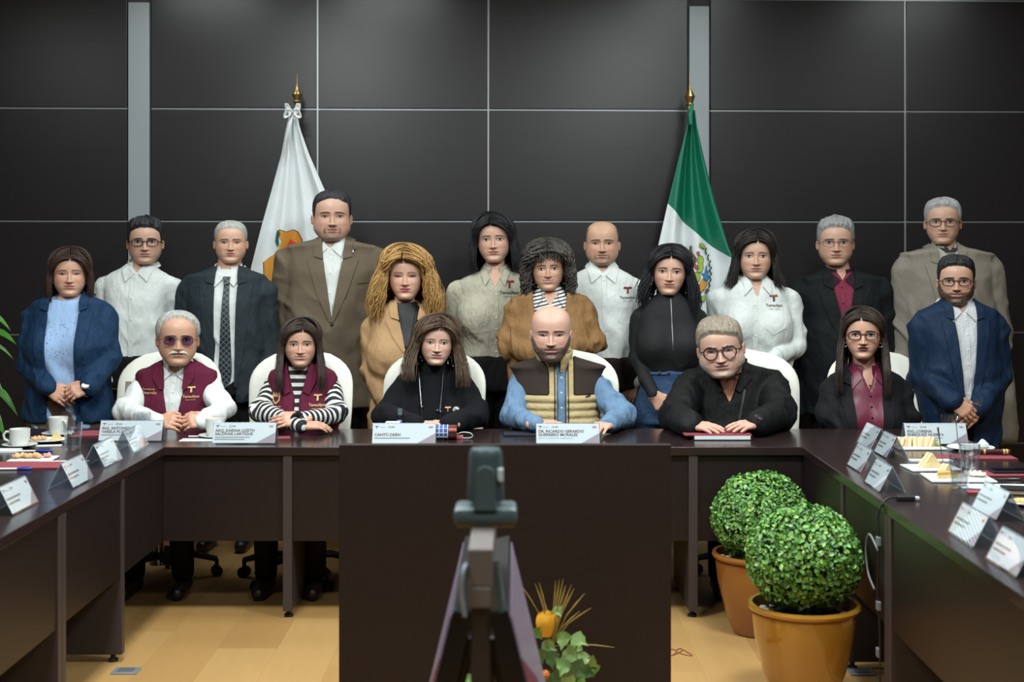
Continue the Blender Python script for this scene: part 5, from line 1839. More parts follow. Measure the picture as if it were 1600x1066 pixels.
# 19 --- black blazer, wine blouse
s = Figure('seated person in a black blazer over a wine red satin blouse', SEAT,
           (1349, 480, 561), (1286, 1422, 592), True, female=True, cap=.05, skin=(200, 150, 126), hairc=(38, 28, 26), lip=(92, 22, 48), lipfull=1.25, lipw=1.0, jaw=.98, full=.02, bust=.025, waist=.82, hdy=-.03, liner=1.6,
           armL=((1284, 650, -.04), (1330, 690, -.12)), armR=((1426, 650, -.04), (1380, 690, -.12)))
satin = mat('wine_satin', (104, 32, 56), .45, 0, .1, 10, .15, 12, (1, 1, .5), .5)
shirt_part(s, satin, .55, .045, .082, (.045, .055), name='blouse', under=True)
s.collar(satin, s.base, tip=.085, gap=.035, drop=.09)
for zb_ in (600, 616, 632, 648): s.button(s.LX(1352), s.LZ(zb_), M_BTND, s.base, .005, .004)
jacket_part(s, cloth('black_blazer', (15, 15, 20), .8, .2), s.LZ(700), .085, .55, xc=s.LX(1347), wb=.062, lw=.060)
s.glasses('rect', (18, 16, 18), .088, .056, .0085, n=3.2)
for sd in (-1, 1):
    c = s.h2l([[sd * .352, -.02, .285]])[0]
    mb = MB().tube([c + np.array([.010 * math.cos(q), 0, .010 * math.sin(q)]) for q in np.linspace(0, 6.28, 16)], .0035, 6, cap=False); s.items.append(('earring', np.array(mb.v), mb.f, SILVER))
hm = hair_mat('brown19', (36, 27, 25), (84, 66, 58))
s.finish(M_DARKTROUSER, [('shell', hair_shell(s.H, hairline(.84, .74, .56, .2), (.016, .045), 19, .1), hm),
         ('locks', long_hair(s.H, dict(length=-.62, vol=.06, flare=.20, open=1.22, wave=.012, n=230, part=-.06, shape=front_drop(.34)), 19), hm)])
# ------------------------------------------------------------------ desks
M_DESK = mat('espresso_desk', (42, 31, 31), 0.20, 0, .22, 4, .01, 60, (14, .5, 1), .55)
M_DESKX = mat('espresso_desk_cross', (42, 31, 31), 0.20, 0, .22, 4, .01, 60, (.5, 14, 1), .55)
M_FRONT = mat('espresso_panel', (29, 20, 20), 0.40, 0, .2, 5, .02, 60, (1, 1, 8), .4)
M_EDGE = mat('desk_edge', (58, 49, 49), 0.45, 0, .1)
M_FOOT = mat('black_plastic', (20, 20, 22), .5)
TOPZ = .75
def desk(label, x0, x1, y0, y1, panels, legs, group='desks of the U-shaped table'):
    t = tag(empty('conference_desk', ((x0 + x1) / 2, (y0 + y1) / 2, 0)), label, 'desk', group)
    ox, oy = (x0 + x1) / 2, (y0 + y1) / 2
    g = .0008
    wide = (x1 - x0) > (y1 - y0)
    MB().box(x0 - ox + g, x1 - ox - g, y0 - oy + g, y1 - oy - g, .714, TOPZ, .002).build('tabletop', M_DESKX if wide else M_DESK, t)
    for (a, b, c, d_, z0, z1) in panels:
        MB().box(a - ox, b - ox, c - oy, d_ - oy, z0, z1, .001).build('modesty_panel', M_FRONT, t)
    for (a, b, c, d_) in legs:
        l = MB().box(a - ox, b - ox, c - oy, d_ - oy, .03, .7135, .002).build('leg', M_EDGE, t)
        for fx, fy in (((a + b) / 2, c + .04), ((a + b) / 2, d_ - .04)) if (b - a) < (d_ - c) else ((a + .04, (c + d_) / 2), (b - .04, (c + d_) / 2)):
            MB().lathe([(.020, 0), (.020, .010), (.011, .014), (.009, .031)], 14, (fx - ox, fy - oy, 0)).build('foot', M_FOOT, l, True)
    return t
BF, BB = 6.215, 6.86
XL, XR, XLO, XRO = -1.53, 1.256, -2.34, 2.06
desk('dark wooden desk before the striped top, under the wine vests', XLO, -.10, BF, BB,
     [(XL - .030, -.108, BF + .022, BF + .040, .335, .7135)], [(-1.014, -.974, BF + .006, BB - .05), (XLO + .03, XLO + .07, BF + .02, BB - .05)])
desk('dark wooden desk before the puffer vest and the black zip jacket', -.10, XRO, BF, BB,
     [(-.092, XR + .030, BF + .022, BF + .040, .335, .7135)], [(.762, .802, BF + .006, BB - .05), (XRO - .07, XRO - .03, BF + .02, BB - .05)])
def side(label, sgn, y0, y1, legs):
    if sgn < 0:
        x0, x1 = XLO, XL; pn = (x1 - .026, x1 - .008); lg = (x0 + .06, x1 - .002)
    else:
        x0, x1 = XR, XRO; pn = (x0 + .008, x0 + .026); lg = (x0 + .002, x1 - .06)
    L = []; cuts = sorted(legs)
    for y in legs: L.append((lg[0], lg[1], y - .02, y + .02))
    edges = [y0 + .01] + [c for c in cuts] + [y1 + (.021 if y1 == BF else -.004)]
    P = []
    for a, b in zip(edges[:-1], edges[1:]):
        a2 = a + (.021 if a in cuts else 0); b2 = b - (.021 if b in cuts else 0)
        if b2 - a2 > .05: P.append((pn[0], pn[1], a2, b2, .335, .7135))
    desk(label, x0, x1, y0, y1, P, L)
side('dark wooden side desk with cups and snacks beside the navy blazer', -1, 4.82, BF, (4.84, 5.57))
side('dark wooden side desk cut by the frame under the outermost small name card', -1, 2.4, 4.82, (2.45, 4.795))
side('dark wooden side desk with sandwiches and glasses beside the bushes', 1, 4.80, BF, (4.82, 5.47))
side('dark wooden side desk with the cut-off name card at the picture edge', 1, 2.4, 4.80, (2.45, 4.775))

# free-standing dark panel in the middle of the floor
t = tag(empty('floor_screen', (-.033, 4.92, 0)), 'large plain dark wooden panel standing on the floor before the desks', 'panel')
hwp = 517 / 2 * 4.92 / F
MB().box(-hwp, hwp, -.02, .02, .03, EYE - (694 - VY) * 4.92 / F, .002).build('board', mat('panel_brown', (33, 22, 22), .45, 0, .15, 5, .02, 60, (1, 1, 8), .35), t)
for sd in (-1, 1):
    MB().box(sd * (hwp - .06) - .02, sd * (hwp - .06) + .02, -.16, .28, 0, .03, .004).build('foot', M_FOOT, t)
    MB().box(sd * (hwp - .06) - .02, sd * (hwp - .06) + .02, .021, .06, .03, .84, .003).build('upright', M_FRONT, t)

# ------------------------------------------------------------------ chairs
M_LEATHER = mat('cream_leather', (222, 222, 212), .5, 0, .04, 6, .06, 30)
M_CHAIRBLACK = mat('chair_black', (20, 20, 22), .45)
M_CHROME = mat('chrome', (190, 195, 200), .2, 1.0)
def make_chair():
    t = empty('office_chair')
    # backrest: rounded slab, slightly concave towards the sitter
    nv, nu = 26, 36
    rows = []
    for i in range(nv):
        v = i / (nv - 1)
        z = .46 + .645 * (1 - (1 - v) ** 1.0)
        e = max(0.0, (v - .70) / .30)
        w = (.215 + .045 * math.sin(v * 2.2)) * math.sqrt(max(0, 1 - e ** 2.6)) + .002
        th = .045 * math.sqrt(max(0.02, 1 - (2 * v - 1) ** 6))
        y0 = .05 + .17 * v ** 1.3
        ring = []
        for k in range(nu):
            a = 2 * math.pi * k / nu
            ca, sa = math.cos(a), math.sin(a)
            x = w * math.copysign(abs(ca) ** .6, ca); yy = th * math.copysign(abs(sa) ** .8, sa)
            ring.append((x, y0 + yy - .9 * x * x, z))
        rows.append(ring)
    vv = [p for r in rows for p in r]
    ff = [(i * nu + k, i * nu + (k + 1) % nu, (i + 1) * nu + (k + 1) % nu, (i + 1) * nu + k) for i in range(nv - 1) for k in range(nu)]
    ff += [tuple(range(nu))[::-1], tuple((nv - 1) * nu + k for k in range(nu))]
    MB().add(vv, ff).build('backrest', M_LEATHER, t, True)
    MB().box(-.25, .25, -.44, .06, .40, .47, .03).build('seat', M_LEATHER, t, True)
    MB().lathe([(.05, .37), (.05, .395), (.026, .36), (.026, .12), (.045, .12), (.045, .08)], 16, (0, -.18, 0)).build('column', M_CHROME, t, True)
    for k in range(5):
        a = 2 * math.pi * k / 5 + .3
        e = np.array([.28 * math.cos(a), -.18 + .28 * math.sin(a), .085])
        MB().tube([(0, -.18, .125), ((e[0]) * .6, -.18 + (e[1] + .18) * .6, .118), e], [.030, .026, .020], 8, .7).build('base_leg', M_CHAIRBLACK, t, True)
        c = MB().tube([e, e - np.array([0, 0, .035])], .010, 8).build('caster', M_CHAIRBLACK, t)
        for s_ in (-1, 1):
            n = np.array([-math.sin(a), math.cos(a), 0]) * s_
            p = e + np.array([0, 0, -.058])
            MB().tube([p + n * .006, p + n * .024], .027, 14).build('wheel', M_CHAIRBLACK, c, True)
    for sd in (-1, 1):
        MB().tube([(sd * .24, -.10, .44), (sd * .29, -.12, .50), (sd * .29, -.12, .62), (sd * .27, .02, .64)], .015, 8).build('armrest', M_CHAIRBLACK, t, True)
    return t
CH = make_chair()
chairs = [(275, 'cream leather office chair behind the tinted glasses and clasped hands'), (478, 'cream leather office chair behind the striped top'),
          (679, 'cream leather office chair behind the black sweater and long necklace'), (884, 'cream leather office chair behind the tan puffer vest'),
          (1160, 'cream leather office chair behind the black zip jacket and round glasses'), (1365, 'cream leather office chair behind the black blazer and satin blouse')]
for i, (px, lb) in enumerate(chairs):
    c = CH if i == 0 else copy_tree(CH)
    c.location = ((px - VX) * 7.33 / F, 7.12, 0); c.rotation_euler = (0, 0, random.uniform(-.08, .08))
    tag(c, lb, 'chair', 'cream office chairs along the back desks')

# ------------------------------------------------------------------ flags
def flag_surface(d, edges, zt, folds, seed, depth=.055):
    """edges: list of (py, left px, right px); returns f(u, z) -> point"""
    zk = np.array([EYE - (e[0] - VY) * d / F for e in edges]); xl = np.array([(e[1] - VX) * d / F for e in edges]); xr = np.array([(e[2] - VX) * d / F for e in edges])
    o = np.argsort(zk); zk, xl, xr = zk[o], xl[o], xr[o]
    def f(u, z):
        a = np.interp(z, zk, xl); b = np.interp(z, zk, xr)
        x = a + (b - a) * u
        k = np.clip((zt - z) / 1.1, 0, 1)
        y = d + depth * (.25 + .9 * k) * np.sin(u * folds * 6.28 + seed + 1.2 * np.sin(z * 2.2 + seed)) * (1 - .3 * np.cos(u * 9)) + .03 * np.sin(u * 3.1)
        return np.stack([x, y, z], -1)
    return f
def cloth_grid(f, ztop, zbot, nu=70, nv=60):
    u = np.linspace(0, 1, nu)
    zt = ztop(u) if callable(ztop) else np.full(nu, ztop); zb = zbot(u) if callable(zbot) else np.full(nu, zbot)
    v = np.linspace(0, 1, nv)[:, None]
    Z = zt[None] + (zb - zt)[None] * v
    P = f(np.tile(u, (nv, 1)), Z)
    Pb = P + np.array([0, .004, 0])
    n = nu * nv
    return np.concatenate([P.reshape(-1, 3), Pb.reshape(-1, 3)]), np.concatenate([grid_faces(nv, nu), grid_faces(nv, nu, off=n, flip=True)])
M_BRASS = mat('brass', (176, 150, 96), .3, .9)
M_POLE = mat('flag_pole_wood', (120, 84, 48), .45)
def pole(t, px, ytip, ybase, d, off):
    x, _, zt = PT(px, ytip, d); zb = PT(px, ybase, d)[2]
    x -= off[0]; y = -off[1] + d + .09
    MB().tube([(x, y, .02), (x, y, zb)], .014, 12).build('pole', M_POLE, t, True)
    h = zt - zb
    MB().lathe([(.014, 0), (.016, h * .05), (.016, h * .22), (.026, h * .25), (.018, h * .30), (.024, h * .38), (.030, h * .45), (.020, h * .54), (.010, h * .60), (.008, h * .66), (.0025, h * .75), (.0008, h)], 16, (x, y, zb)).build('finial', M_BRASS, t, True)
    MB().lathe([(.16, 0), (.16, .02), (.05, .05), (.03, .10), (.015, .10)], 24, (x, y, 0)).build('base', M_BRASS, t, True)
from mathutils.geometry import tessellate_polygon
def flat_shape(t, name, f, d, pts, m, lift, off):
    """polygon given in photo pixels, laid on the cloth"""
    bm = bmesh.new()
    vs = [bm.verts.new((p[0], p[1], 0)) for p in pts]
    for q in tessellate_polygon([[Vector((p[0], p[1], 0)) for p in pts]]):
        try: bm.faces.new([vs[i] for i in q])
        except ValueError: pass
    for _ in range(3):
        long_e = [e for e in bm.edges if e.calc_length() > 5.0]
        if not long_e: break
        bmesh.ops.subdivide_edges(bm, edges=long_e, cuts=1)
        bmesh.ops.triangulate(bm, faces=bm.faces)
    for v in bm.verts:
        x, _, z = PT(v.co.x, v.co.y, d)
        p = surf_at(f, x, z) - np.array([0, lift, 0]) - off
        v.co = Vector(tuple(map(float, p)))
    me = bpy.data.meshes.new(name); bm.to_mesh(me); bm.free()
    return link_mesh(name, me, m, t)
def surf_at(f, x, z):
    u = np.linspace(0, 1, 200)
    P = f(u, np.full(200, z))
    return np.array([x, np.interp(x, P[:, 0], P[:, 1]), z])
def oval(cx, cy, rx, ry, rot=0, n=14):
    c, s_ = math.cos(rot), math.sin(rot)
    return [(cx + rx * math.cos(a) * c - ry * math.sin(a) * s_, cy + rx * math.cos(a) * s_ + ry * math.sin(a) * c) for a in np.linspace(0, 2 * math.pi, n, endpoint=False)]

# white state flag
FD = 8.28
WF = cloth('white_satin', (226, 232, 234), .5, .1, .04, 0, .5)
zt = PT(0, 182, FD)[2]
e1 = [(176, 453, 463), (200, 447, 468), (240, 440, 482), (300, 424, 508), (350, 410, 528), (420, 392, 556), (560, 372, 600), (740, 366, 620)]
off = np.array([PT(460, 0, FD)[0], FD, 0.0])
t = tag(empty('flag', tuple(off)), 'white flag with an orange and red shield on a brass-tipped pole', 'flag')
f1 = flag_surface(FD, e1, zt, 3.2, .6, .03)
v, q = cloth_grid(f1, zt, .75); link_mesh('flag_cloth', np_mesh('flag_cloth', v - off, q), WF, t, True)
pole(t, 460.5, 112, 172, FD, off)
bow = MB()
for sgn in (-1, 1):
    for k in range(2):
        a0 = np.array([0, -.05, zt + .012])
        bow.tube([a0, a0 + np.array([sgn * .03, -.02, .02 + .03 * k]), a0 + np.array([sgn * (.045 - .015 * k), -.01, .045 * (k) - .02]), a0 + np.array([sgn * .012, -.02, -.01])], [.008, .014, .014, .008], 8, .4, curve=5)
bow.build('bow_loop', WF, t, True)
for dx, l in ((-.035, .13), (-.018, .20), (-.05, .24)):
    MB().tube([(0, -.05, zt + .005), (dx * .6, -.065, zt - l * .4), (dx, -.05, zt - l)], [.010, .018, .016], 8, .3, curve=5).build('bow_tail', WF, t, True)
OR = mat('orange_print', (214, 146, 52), .7); RD = mat('red_print', (206, 70, 54), .7); BK = mat('black_print', (34, 28, 30), .7); GR = mat('green_print', (30, 92, 78), .7)
sh = [(432, 362), (438, 360), (447, 363), (456, 359.5), (463, 363), (470, 374), (472, 392), (466, 412), (452, 440), (412, 440), (411, 409), (420, 402), (428, 398), (436, 388), (441, 376), (436, 370)]
c = np.mean(sh, 0)
f_ = flat_shape(t, 'shield_outline', f1, FD, [tuple(c + (np.array(p) - c) * 1.045) for p in sh], BK, .004, off)
flat_shape(t, 'shield', f1, FD, sh, OR, .007, off)
flat_shape(t, 'shield_field', f1, FD, [(452, 374), (462, 380), (470, 392), (464, 410), (450, 440), (424, 440), (428, 430), (440, 404)], RD, .010, off)
flat_shape(t, 'shield_curl', f1, FD, [(432, 363), (437, 361), (439, 365), (435, 371), (437, 380), (434, 386), (430, 378), (431, 369)], GR, .012, off)

# tricolour flag
off = np.array([PT(1080.5, 0, FD)[0], FD, 0.0])
t = tag(empty('flag', tuple(off)), 'green, white and red flag with a coat of arms, hanging from its pole', 'flag')
zt = PT(0, 172, FD)[2]
e2 = [(168, 1075, 1086), (195, 1074, 1089), (250, 1060, 1101), (318, 1044, 1117), (385, 1029, 1136), (410, 1024, 1146), (470, 1014, 1150), (600, 1004, 1156), (760, 1000, 1160)]
f2 = flag_surface(FD, e2, zt, 2.6, 2.1, .04)
zb1 = lambda u: EYE - ((318 + 18 * u + 69 * u ** 1.15) - VY) * FD / F
zb2 = lambda u: EYE - ((560 + 60 * u) - VY) * FD / F
GREEN = mat('green_satin', (10, 112, 84), .45, 0, .06, 9, .1, 12, (1, 1, .4), .5); REDS = mat('red_satin', (170, 28, 44), .45, 0, .06)
for nm, a, b, m in (('green_band', zt, zb1, GREEN), ('white_band', zb1, zb2, WF), ('red_band', zb2, .74, REDS)):
    v, q = cloth_grid(f2, a, b, 70, 40); link_mesh(nm, np_mesh(nm, v - off, q), m, t, True)
pole(t, 1081, 112, 178, FD, off)
MB().tube([(.0, -.03, zt + .03), (-.012, -.045, zt - .03), (-.01, -.05, zt - .09)], [.010, .014, .010], 8).build('green_tie', GREEN, t, True)
Z8 = lambda x, y: (1050 + x / 8.88, 360 + y / 8.88)
LIME = mat('lime_print', (158, 182, 70), .7); BRN = mat('brown_print', (112, 92, 62), .7); BLU = mat('blue_print', (62, 128, 186), .7); DKG = mat('dark_green_print', (46, 74, 50), .7); PNK = mat('pink_print', (190, 80, 84), .7); CRM = mat('cream_print', (206, 196, 140), .7)
def emb(name, pts, m, lift, outline=True):
    P = [Z8(*p) for p in pts]
    if outline:
        c = np.mean(P, 0)
        flat_shape(t, 'outline', f2, FD, [tuple(np.array(p) + (np.array(p) - c) / (np.linalg.norm(np.array(p) - c) + 1e-6) * .75) for p in P], BK, lift - .0015, off)
    flat_shape(t, name, f2, FD, P, m, lift, off)
L0 = .006
for cx, cy, rx, ry, ro in ((395, 412, 42, 56, 0), (388, 520, 42, 66, .2), (340, 650, 46, 68, .1), (318, 778, 66, 42, .1), (300, 740, 30, 40, 0)):
    emb('cactus_pad', oval(cx, cy, rx, ry, ro), LIME, L0)
    L0 += .001
for cx, cy in ((362, 322), (345, 515), (325, 500)): emb('cactus_fruit', oval(cx, cy, 17, 26, -.3, 10), PNK, L0)
emb('shell', [(410, 676), (488, 742), (440, 810), (382, 866), (320, 836), (345, 812), (382, 790), (380, 740)], OR, L0 + .002)
emb('water', [(470, 492), (486, 500), (484, 560), (512, 566), (498, 610), (520, 650), (486, 706), (432, 664), (436, 616), (402, 604), (412, 590), (452, 600)], BLU, L0 + .001)
emb('water', [(300, 850), (345, 875), (370, 880), (350, 905), (310, 890)], BLU, L0)
def ribbon(name, pts, w, m, lift):
    P = [np.array(Z8(*p)) for p in pts]
    n = len(P); A = []; B = []
    for i in range(n):
        tg = P[min(i + 1, n - 1)] - P[max(i - 1, 0)]; tg /= np.linalg.norm(tg) + 1e-9
        nn = np.array([-tg[1], tg[0]]); k = w * (1 - .5 * i / n)
        A.append(P[i] + nn * k); B.append(P[i] - nn * k)
    flat = []
    for i in range(n):
        for p in (A[i], B[i]):
            x, _, z = PT(p[0], p[1], FD); flat.append(surf_at(f2, x, z) - np.array([0, lift, 0]) - off)
    me = bpy.data.meshes.new(name); me.from_pydata([tuple(map(float, p)) for p in flat], [], [(2 * i, 2 * i + 1, 2 * i + 3, 2 * i + 2) for i in range(n - 1)]); me.update()
    link_mesh(name, me, m, t)
snake = [(180, 350), (230, 345), (262, 370), (268, 420), (250, 460), (285, 480), (318, 430), (322, 390), (296, 350), (272, 310), (262, 260), (268, 215)]
ribbon('outline', snake, 2.6, BK, L0); ribbon('snake', snake, 1.9, BRN, L0 + .0012)
head_ = [(90, 235), (110, 212), (145, 215), (166, 245), (160, 285), (130, 315)]
ribbon('outline', head_, 3.2, BK, L0); ribbon('eagle_head', head_, 2.4, LIME, L0 + .0012)
for k in range(15):
    a = k / 14
    cx = 440 + 100 * math.sin(a * 2.6) ** .8 + (8 if k % 2 else -8); cy = 225 + 600 * a
    emb('wreath_leaf', oval(cx, cy, 13, 30, .5 if k % 2 else -.4, 8), DKG, L0 + .0004 * k, False)
emb('wreath_leaf', oval(420, 215, 50, 24, .5, 10), LIME, L0 + .008); emb('wreath_leaf', oval(415, 950, 55, 30, -.7, 10), LIME, L0 + .008)
emb('wreath_ribbon', oval(490, 850, 36, 30, .4, 10), BRN, L0 + .009)

# ------------------------------------------------------------------ topiary bushes
M_LEAF = None
def leaf_mat():
    m = bpy.data.materials.new('box_leaf'); m.use_nodes = True
    nt = m.node_tree; N = nt.nodes; L = nt.links; b = N['Principled BSDF']
    b.inputs['Roughness'].default_value = .5
    a = N.new('ShaderNodeAttribute'); a.attribute_name = 'Col'
    L.new(a.outputs['Color'], b.inputs['Base Color'])
    b.inputs['Subsurface Weight'].default_value = 0
    return m
M_LEAF = leaf_mat()
def leaves_mesh(name, pts, nrm, size, cols, jitter=.7, seed=0, asp=.75):
    r = np.random.default_rng(seed); n = len(pts)
    N_ = nrm + r.normal(0, jitter, (n, 3)) * .6; N_ /= np.linalg.norm(N_, axis=1, keepdims=True)
    t1 = np.cross(N_, r.normal(0, 1, (n, 3))); t1 /= np.linalg.norm(t1, axis=1, keepdims=True); t2 = np.cross(N_, t1)
    s_ = (size * (.7 + .6 * r.random(n)))[:, None]
    P = []
    for a, b, c in ((-1, 0, 0), (-.35, .8, .25), (.45, .75, .25), (1, 0, -.05), (.45, -.75, .25), (-.35, -.8, .25)):
        P.append(pts + s_ * (a * t1 + b * asp * t2 + c * .8 * N_))
    V = np.stack(P, 1).reshape(-1, 3)
    base = np.arange(n)[:, None] * 6
    q = np.concatenate([base + np.array([[0, 1, 2, 3]]), base + np.array([[0, 3, 4, 5]])])
    me = np_mesh(name, V, q)
    set_color(me, np.repeat(cols, 6, axis=0))
    return me
def topiary(label, loc, potm, seed, rad=.205, pz=.335):
    t = tag(empty('topiary_bush', loc), label, 'potted plant', 'clipped bushes in glazed pots')
    MB().lathe([(.105, 0), (.115, .004), (.150, .10), (.178, .22), (.186, .300), (.184, .312), (.198, .318), (.202, .328), (.198, .338), (.184, .338), (.178, .318), (.172, .26), (.0, .26)], 48).build('pot', potm, t, True)
    MB().lathe([(.176, .290), (.10, .300), (.0, .302)], 24).build('soil', mat('soil', (48, 36, 28), .95, 0, .3, 40, .5, 60), t)
    r = np.random.default_rng(seed)
    for k in range(12):
        a = r.random() * 6.28; q = .13 + .035 * r.random(); rr = .010 + .008 * r.random()
        MB().lathe([(0, -rr * .6), (rr * .8, -rr * .3), (rr, 0), (rr * .7, rr * .4), (0, rr * .55)], 8, (q * math.cos(a), q * math.sin(a), .304)).build('pebble', mat('pebble', (176, 172, 164), .7), t, True)
    n = 6500
    d_ = r.normal(0, 1, (n, 3)); d_ /= np.linalg.norm(d_, axis=1, keepdims=True)
    lump = 1 + .05 * vnoise(d_, 2.6, seed) + .03 * vnoise(d_, 6, seed + 3)
    rr = rad * lump * (.93 + .08 * r.random(n))
    cz = pz + rad * .80
    pts = d_ * rr[:, None] * np.array([1, 1, .93]) + np.array([0, 0, cz])
    keep = pts[:, 2] > pz - .03
    pts, d_ = pts[keep], d_[keep]; n = len(pts)
    base = np.array([lin((104, 154, 62)), lin((80, 132, 56)), lin((134, 176, 84)), lin((66, 112, 66)), lin((130, 164, 112))])
    cols = base[r.choice(5, n, p=[.34, .26, .16, .14, .10])] * (.8 + .4 * r.random((n, 1)))
    fo = link_mesh('foliage', leaves_mesh('foliage', pts, d_, .0096, cols, .95, seed), M_LEAF, t); fo['kind'] = 'stuff'
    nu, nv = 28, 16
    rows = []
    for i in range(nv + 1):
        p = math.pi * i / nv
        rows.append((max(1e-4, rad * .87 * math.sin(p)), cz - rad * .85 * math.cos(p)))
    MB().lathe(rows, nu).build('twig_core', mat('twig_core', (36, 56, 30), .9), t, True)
glaze1 = mat('amber_glaze', (172, 122, 42), .14, 0, .10, 5, 0, 40, (1, 1, .4), .6, 0, .6)
glaze2 = mat('russet_glaze', (138, 86, 34), .22, 0, .12, 5, 0, 40, (1, 1, .4), .5, 0, .4)
topiary('round clipped bush in a shiny amber pot, the nearer of two', (1.044, 5.13, 0), glaze1, 3)
topiary('round clipped bush in a russet pot, partly hidden by the nearer one', (1.035, 6.0, 0), glaze2, 5, .200, .325)

# broad-leaved plant at the picture's edge
t = tag(empty('leafy_plant', (-2.80, 7.45, 0)), 'broad-leaved green plant reaching in behind the navy blazer', 'potted plant')
MB().lathe([(.13, 0), (.15, .02), (.19, .30), (.20, .32), (.18, .32), (.17, .28), (0, .28)], 28).build('pot', mat('grey_pot', (90, 90, 92), .6), t, True)
gl = mat('glossy_leaf', (70, 134, 44), .35, 0, .25, 18)
r_ = np.random.default_rng(4)
def blade(t, base, tip, w, m, droop=.06, n=10):
    base = np.array(base, float); tip = np.array(tip, float)
    u = np.linspace(0, 1, n); P = base + (tip - base) * u[:, None]; P[:, 2] += droop * np.sin(u * math.pi) - droop * .6 * u ** 2
    d_ = tip - base; sd = np.cross(d_, [0, -.5, 1]); sd /= np.linalg.norm(sd)
    wd = w * np.sin(np.clip(u * .97 + .03, 0, 1) * math.pi) ** .8
    v = []
    for i in range(n):
        up = np.array([0, -.006, .012]) * (wd[i] / w)
        v += [P[i] - sd * wd[i] + up, P[i], P[i] + sd * wd[i] + up]
    f = []
    for i in range(n - 1):
        f += [(3 * i, 3 * i + 1, 3 * i + 4, 3 * i + 3), (3 * i + 1, 3 * i + 2, 3 * i + 5, 3 * i + 4)]
    MB().add(v, f).build('leaf', m, t, True)
loc0 = np.array([-2.80, 7.45, 0])
for (bx, by, tx, ty, w) in ((-40, 515, 17, 507, .022), (-40, 545, 26, 528, .030), (-45, 560, 22, 552, .016), (-30, 618, 28, 640, .026), (-40, 640, 8, 672, .034), (-40, 590, 6, 606, .018), (-60, 480, -10, 470, .03), (-50, 540, -15, 560, .03)):
    stem = np.array([0, 0, .28])
    b = PT(bx, by, 7.4) - loc0; e = PT(tx, ty, 7.35) - loc0
    MB().tube([stem, (stem + b) / 2 + np.array([.03, 0, .1]), b], [.008, .006, .004], 6).build('stem', gl, t, True)
    blade(t, b, e, w, gl)

# ------------------------------------------------------------------ displays and conference camera
TY = 2.75
tvx = (757 - VX) * 3.1 / F
t = tag(empty('display_stand', (tvx, 3.1, 0)), 'back-to-back flat screens tilted on a post, seen edge-on in front', 'display stand')
gm = mat('stand_grey', (92, 84, 82), .5, .2); alu = mat('brushed_aluminium', (126, 140, 144), .35, .8); blkp = mat('display_black', (12, 13, 20), .3)
MB().box(-.020, .020, -.03, .03, .05, 1.0, .004).build('post', gm, t)
MB().box(-.26, .26, -.30, .30, 0, .05, .012).build('base', blkp, t)
ztop = .905
for sd in (-1, 1):
    tilt = math.radians(13.5)
    Mx = Matrix.Translation((sd * .030, 0, ztop)) @ Matrix.Rotation(-sd * tilt, 4, 'Y')
    xs_ = sorted((-sd * .016, sd * .024))
    panel = MB().box(xs_[0], xs_[1], -.36, .37, -.47, 0, .003, Mx).build('display', blkp, t)
    xb_ = sorted((-sd * .036, -sd * .0165))
    MB().box(xb_[0], xb_[1], -.30, .30, -.43, -.06, .004, Mx).build('back_cover', blkp, panel)
    xs_ = sorted((sd * .0245, sd * .0265))
    MB().box(xs_[0], xs_[1], -.345, .355, -.455, -.015, 0, Mx).build('screen', mat('screen_mauve', (150, 136, 160), .25, 0, .04), panel)
    xs_ = sorted((sd * .0268, sd * .0274))
    MB().prism([(-.345, -.455), (.20, -.455), (.02, -.25), (-.345, -.10)], xs_[0], xs_[1], Mx @ Matrix.Rotation(math.radians(90), 4, 'Z') @ Matrix.Scale(-1, 4, (0, 1, 0))).build('screen_wine_area', mat('screen_wine', (120, 44, 84), .25), panel)
    MB().tube([(sd * .026, -.33, 1.0), (sd * .040, -.345, .90)], .011, 8).build('bracket', alu, t, True)
    MB().box(-.010, .010, -.352, -.33, -.03, .075, .003, Mx @ Matrix.Translation((0, 0, 0))).build('bracket', alu, t)
MB().box(-.024, .024, -.36, .10, .955, 1.029, .004).build('crossbar', mat('stand_lit_grey', (112, 105, 103), .5, .2), t)  # lit upper end of the stand: the light is put into this paler grey
MB().box(-.020, .020, -.362, -.330, .915, .9549, .003).build('crossbar', mat('stand_lit_grey', (112, 105, 103), .5, .2), t)
MB().box(-.020, .020, -.355, -.32, .05, .9149, .003).build('front_rail', mat('rail_dark', (58, 50, 48), .5, .2), t)
MB().tube([(-.028, -.36, 1.0), (-.034, -.375, .985), (-.036, -.37, .94), (-.030, -.365, .90)], .004, 8, curve=5).build('cable', mat('pale_cable', (150, 160, 176), .5), t, True)

cc = mat('camera_grey', (74, 90, 94), .38, .15)
cyv = 3.0
k = cyv / F
camx = (759 - VX) * k
t = tag(empty('conference_camera', (camx, cyv, 1.030)), 'grey swivel conference camera on top of the screen stand', 'camera')
zb_ = 0.0
z_of = lambda py: EYE - (py - VY) * k - 1.030
W = 49 * k
MB().box(-W, W, -.055, .055, max(.001, z_of(815)), z_of(788), .012).build('base', cc, t, True)
MB().box(-W * .9, W * .9, -.048, .048, .0, max(.006, z_of(812)), .002).build('base_trim', mat('brass_trim', (150, 128, 92), .4, .5), t, True)
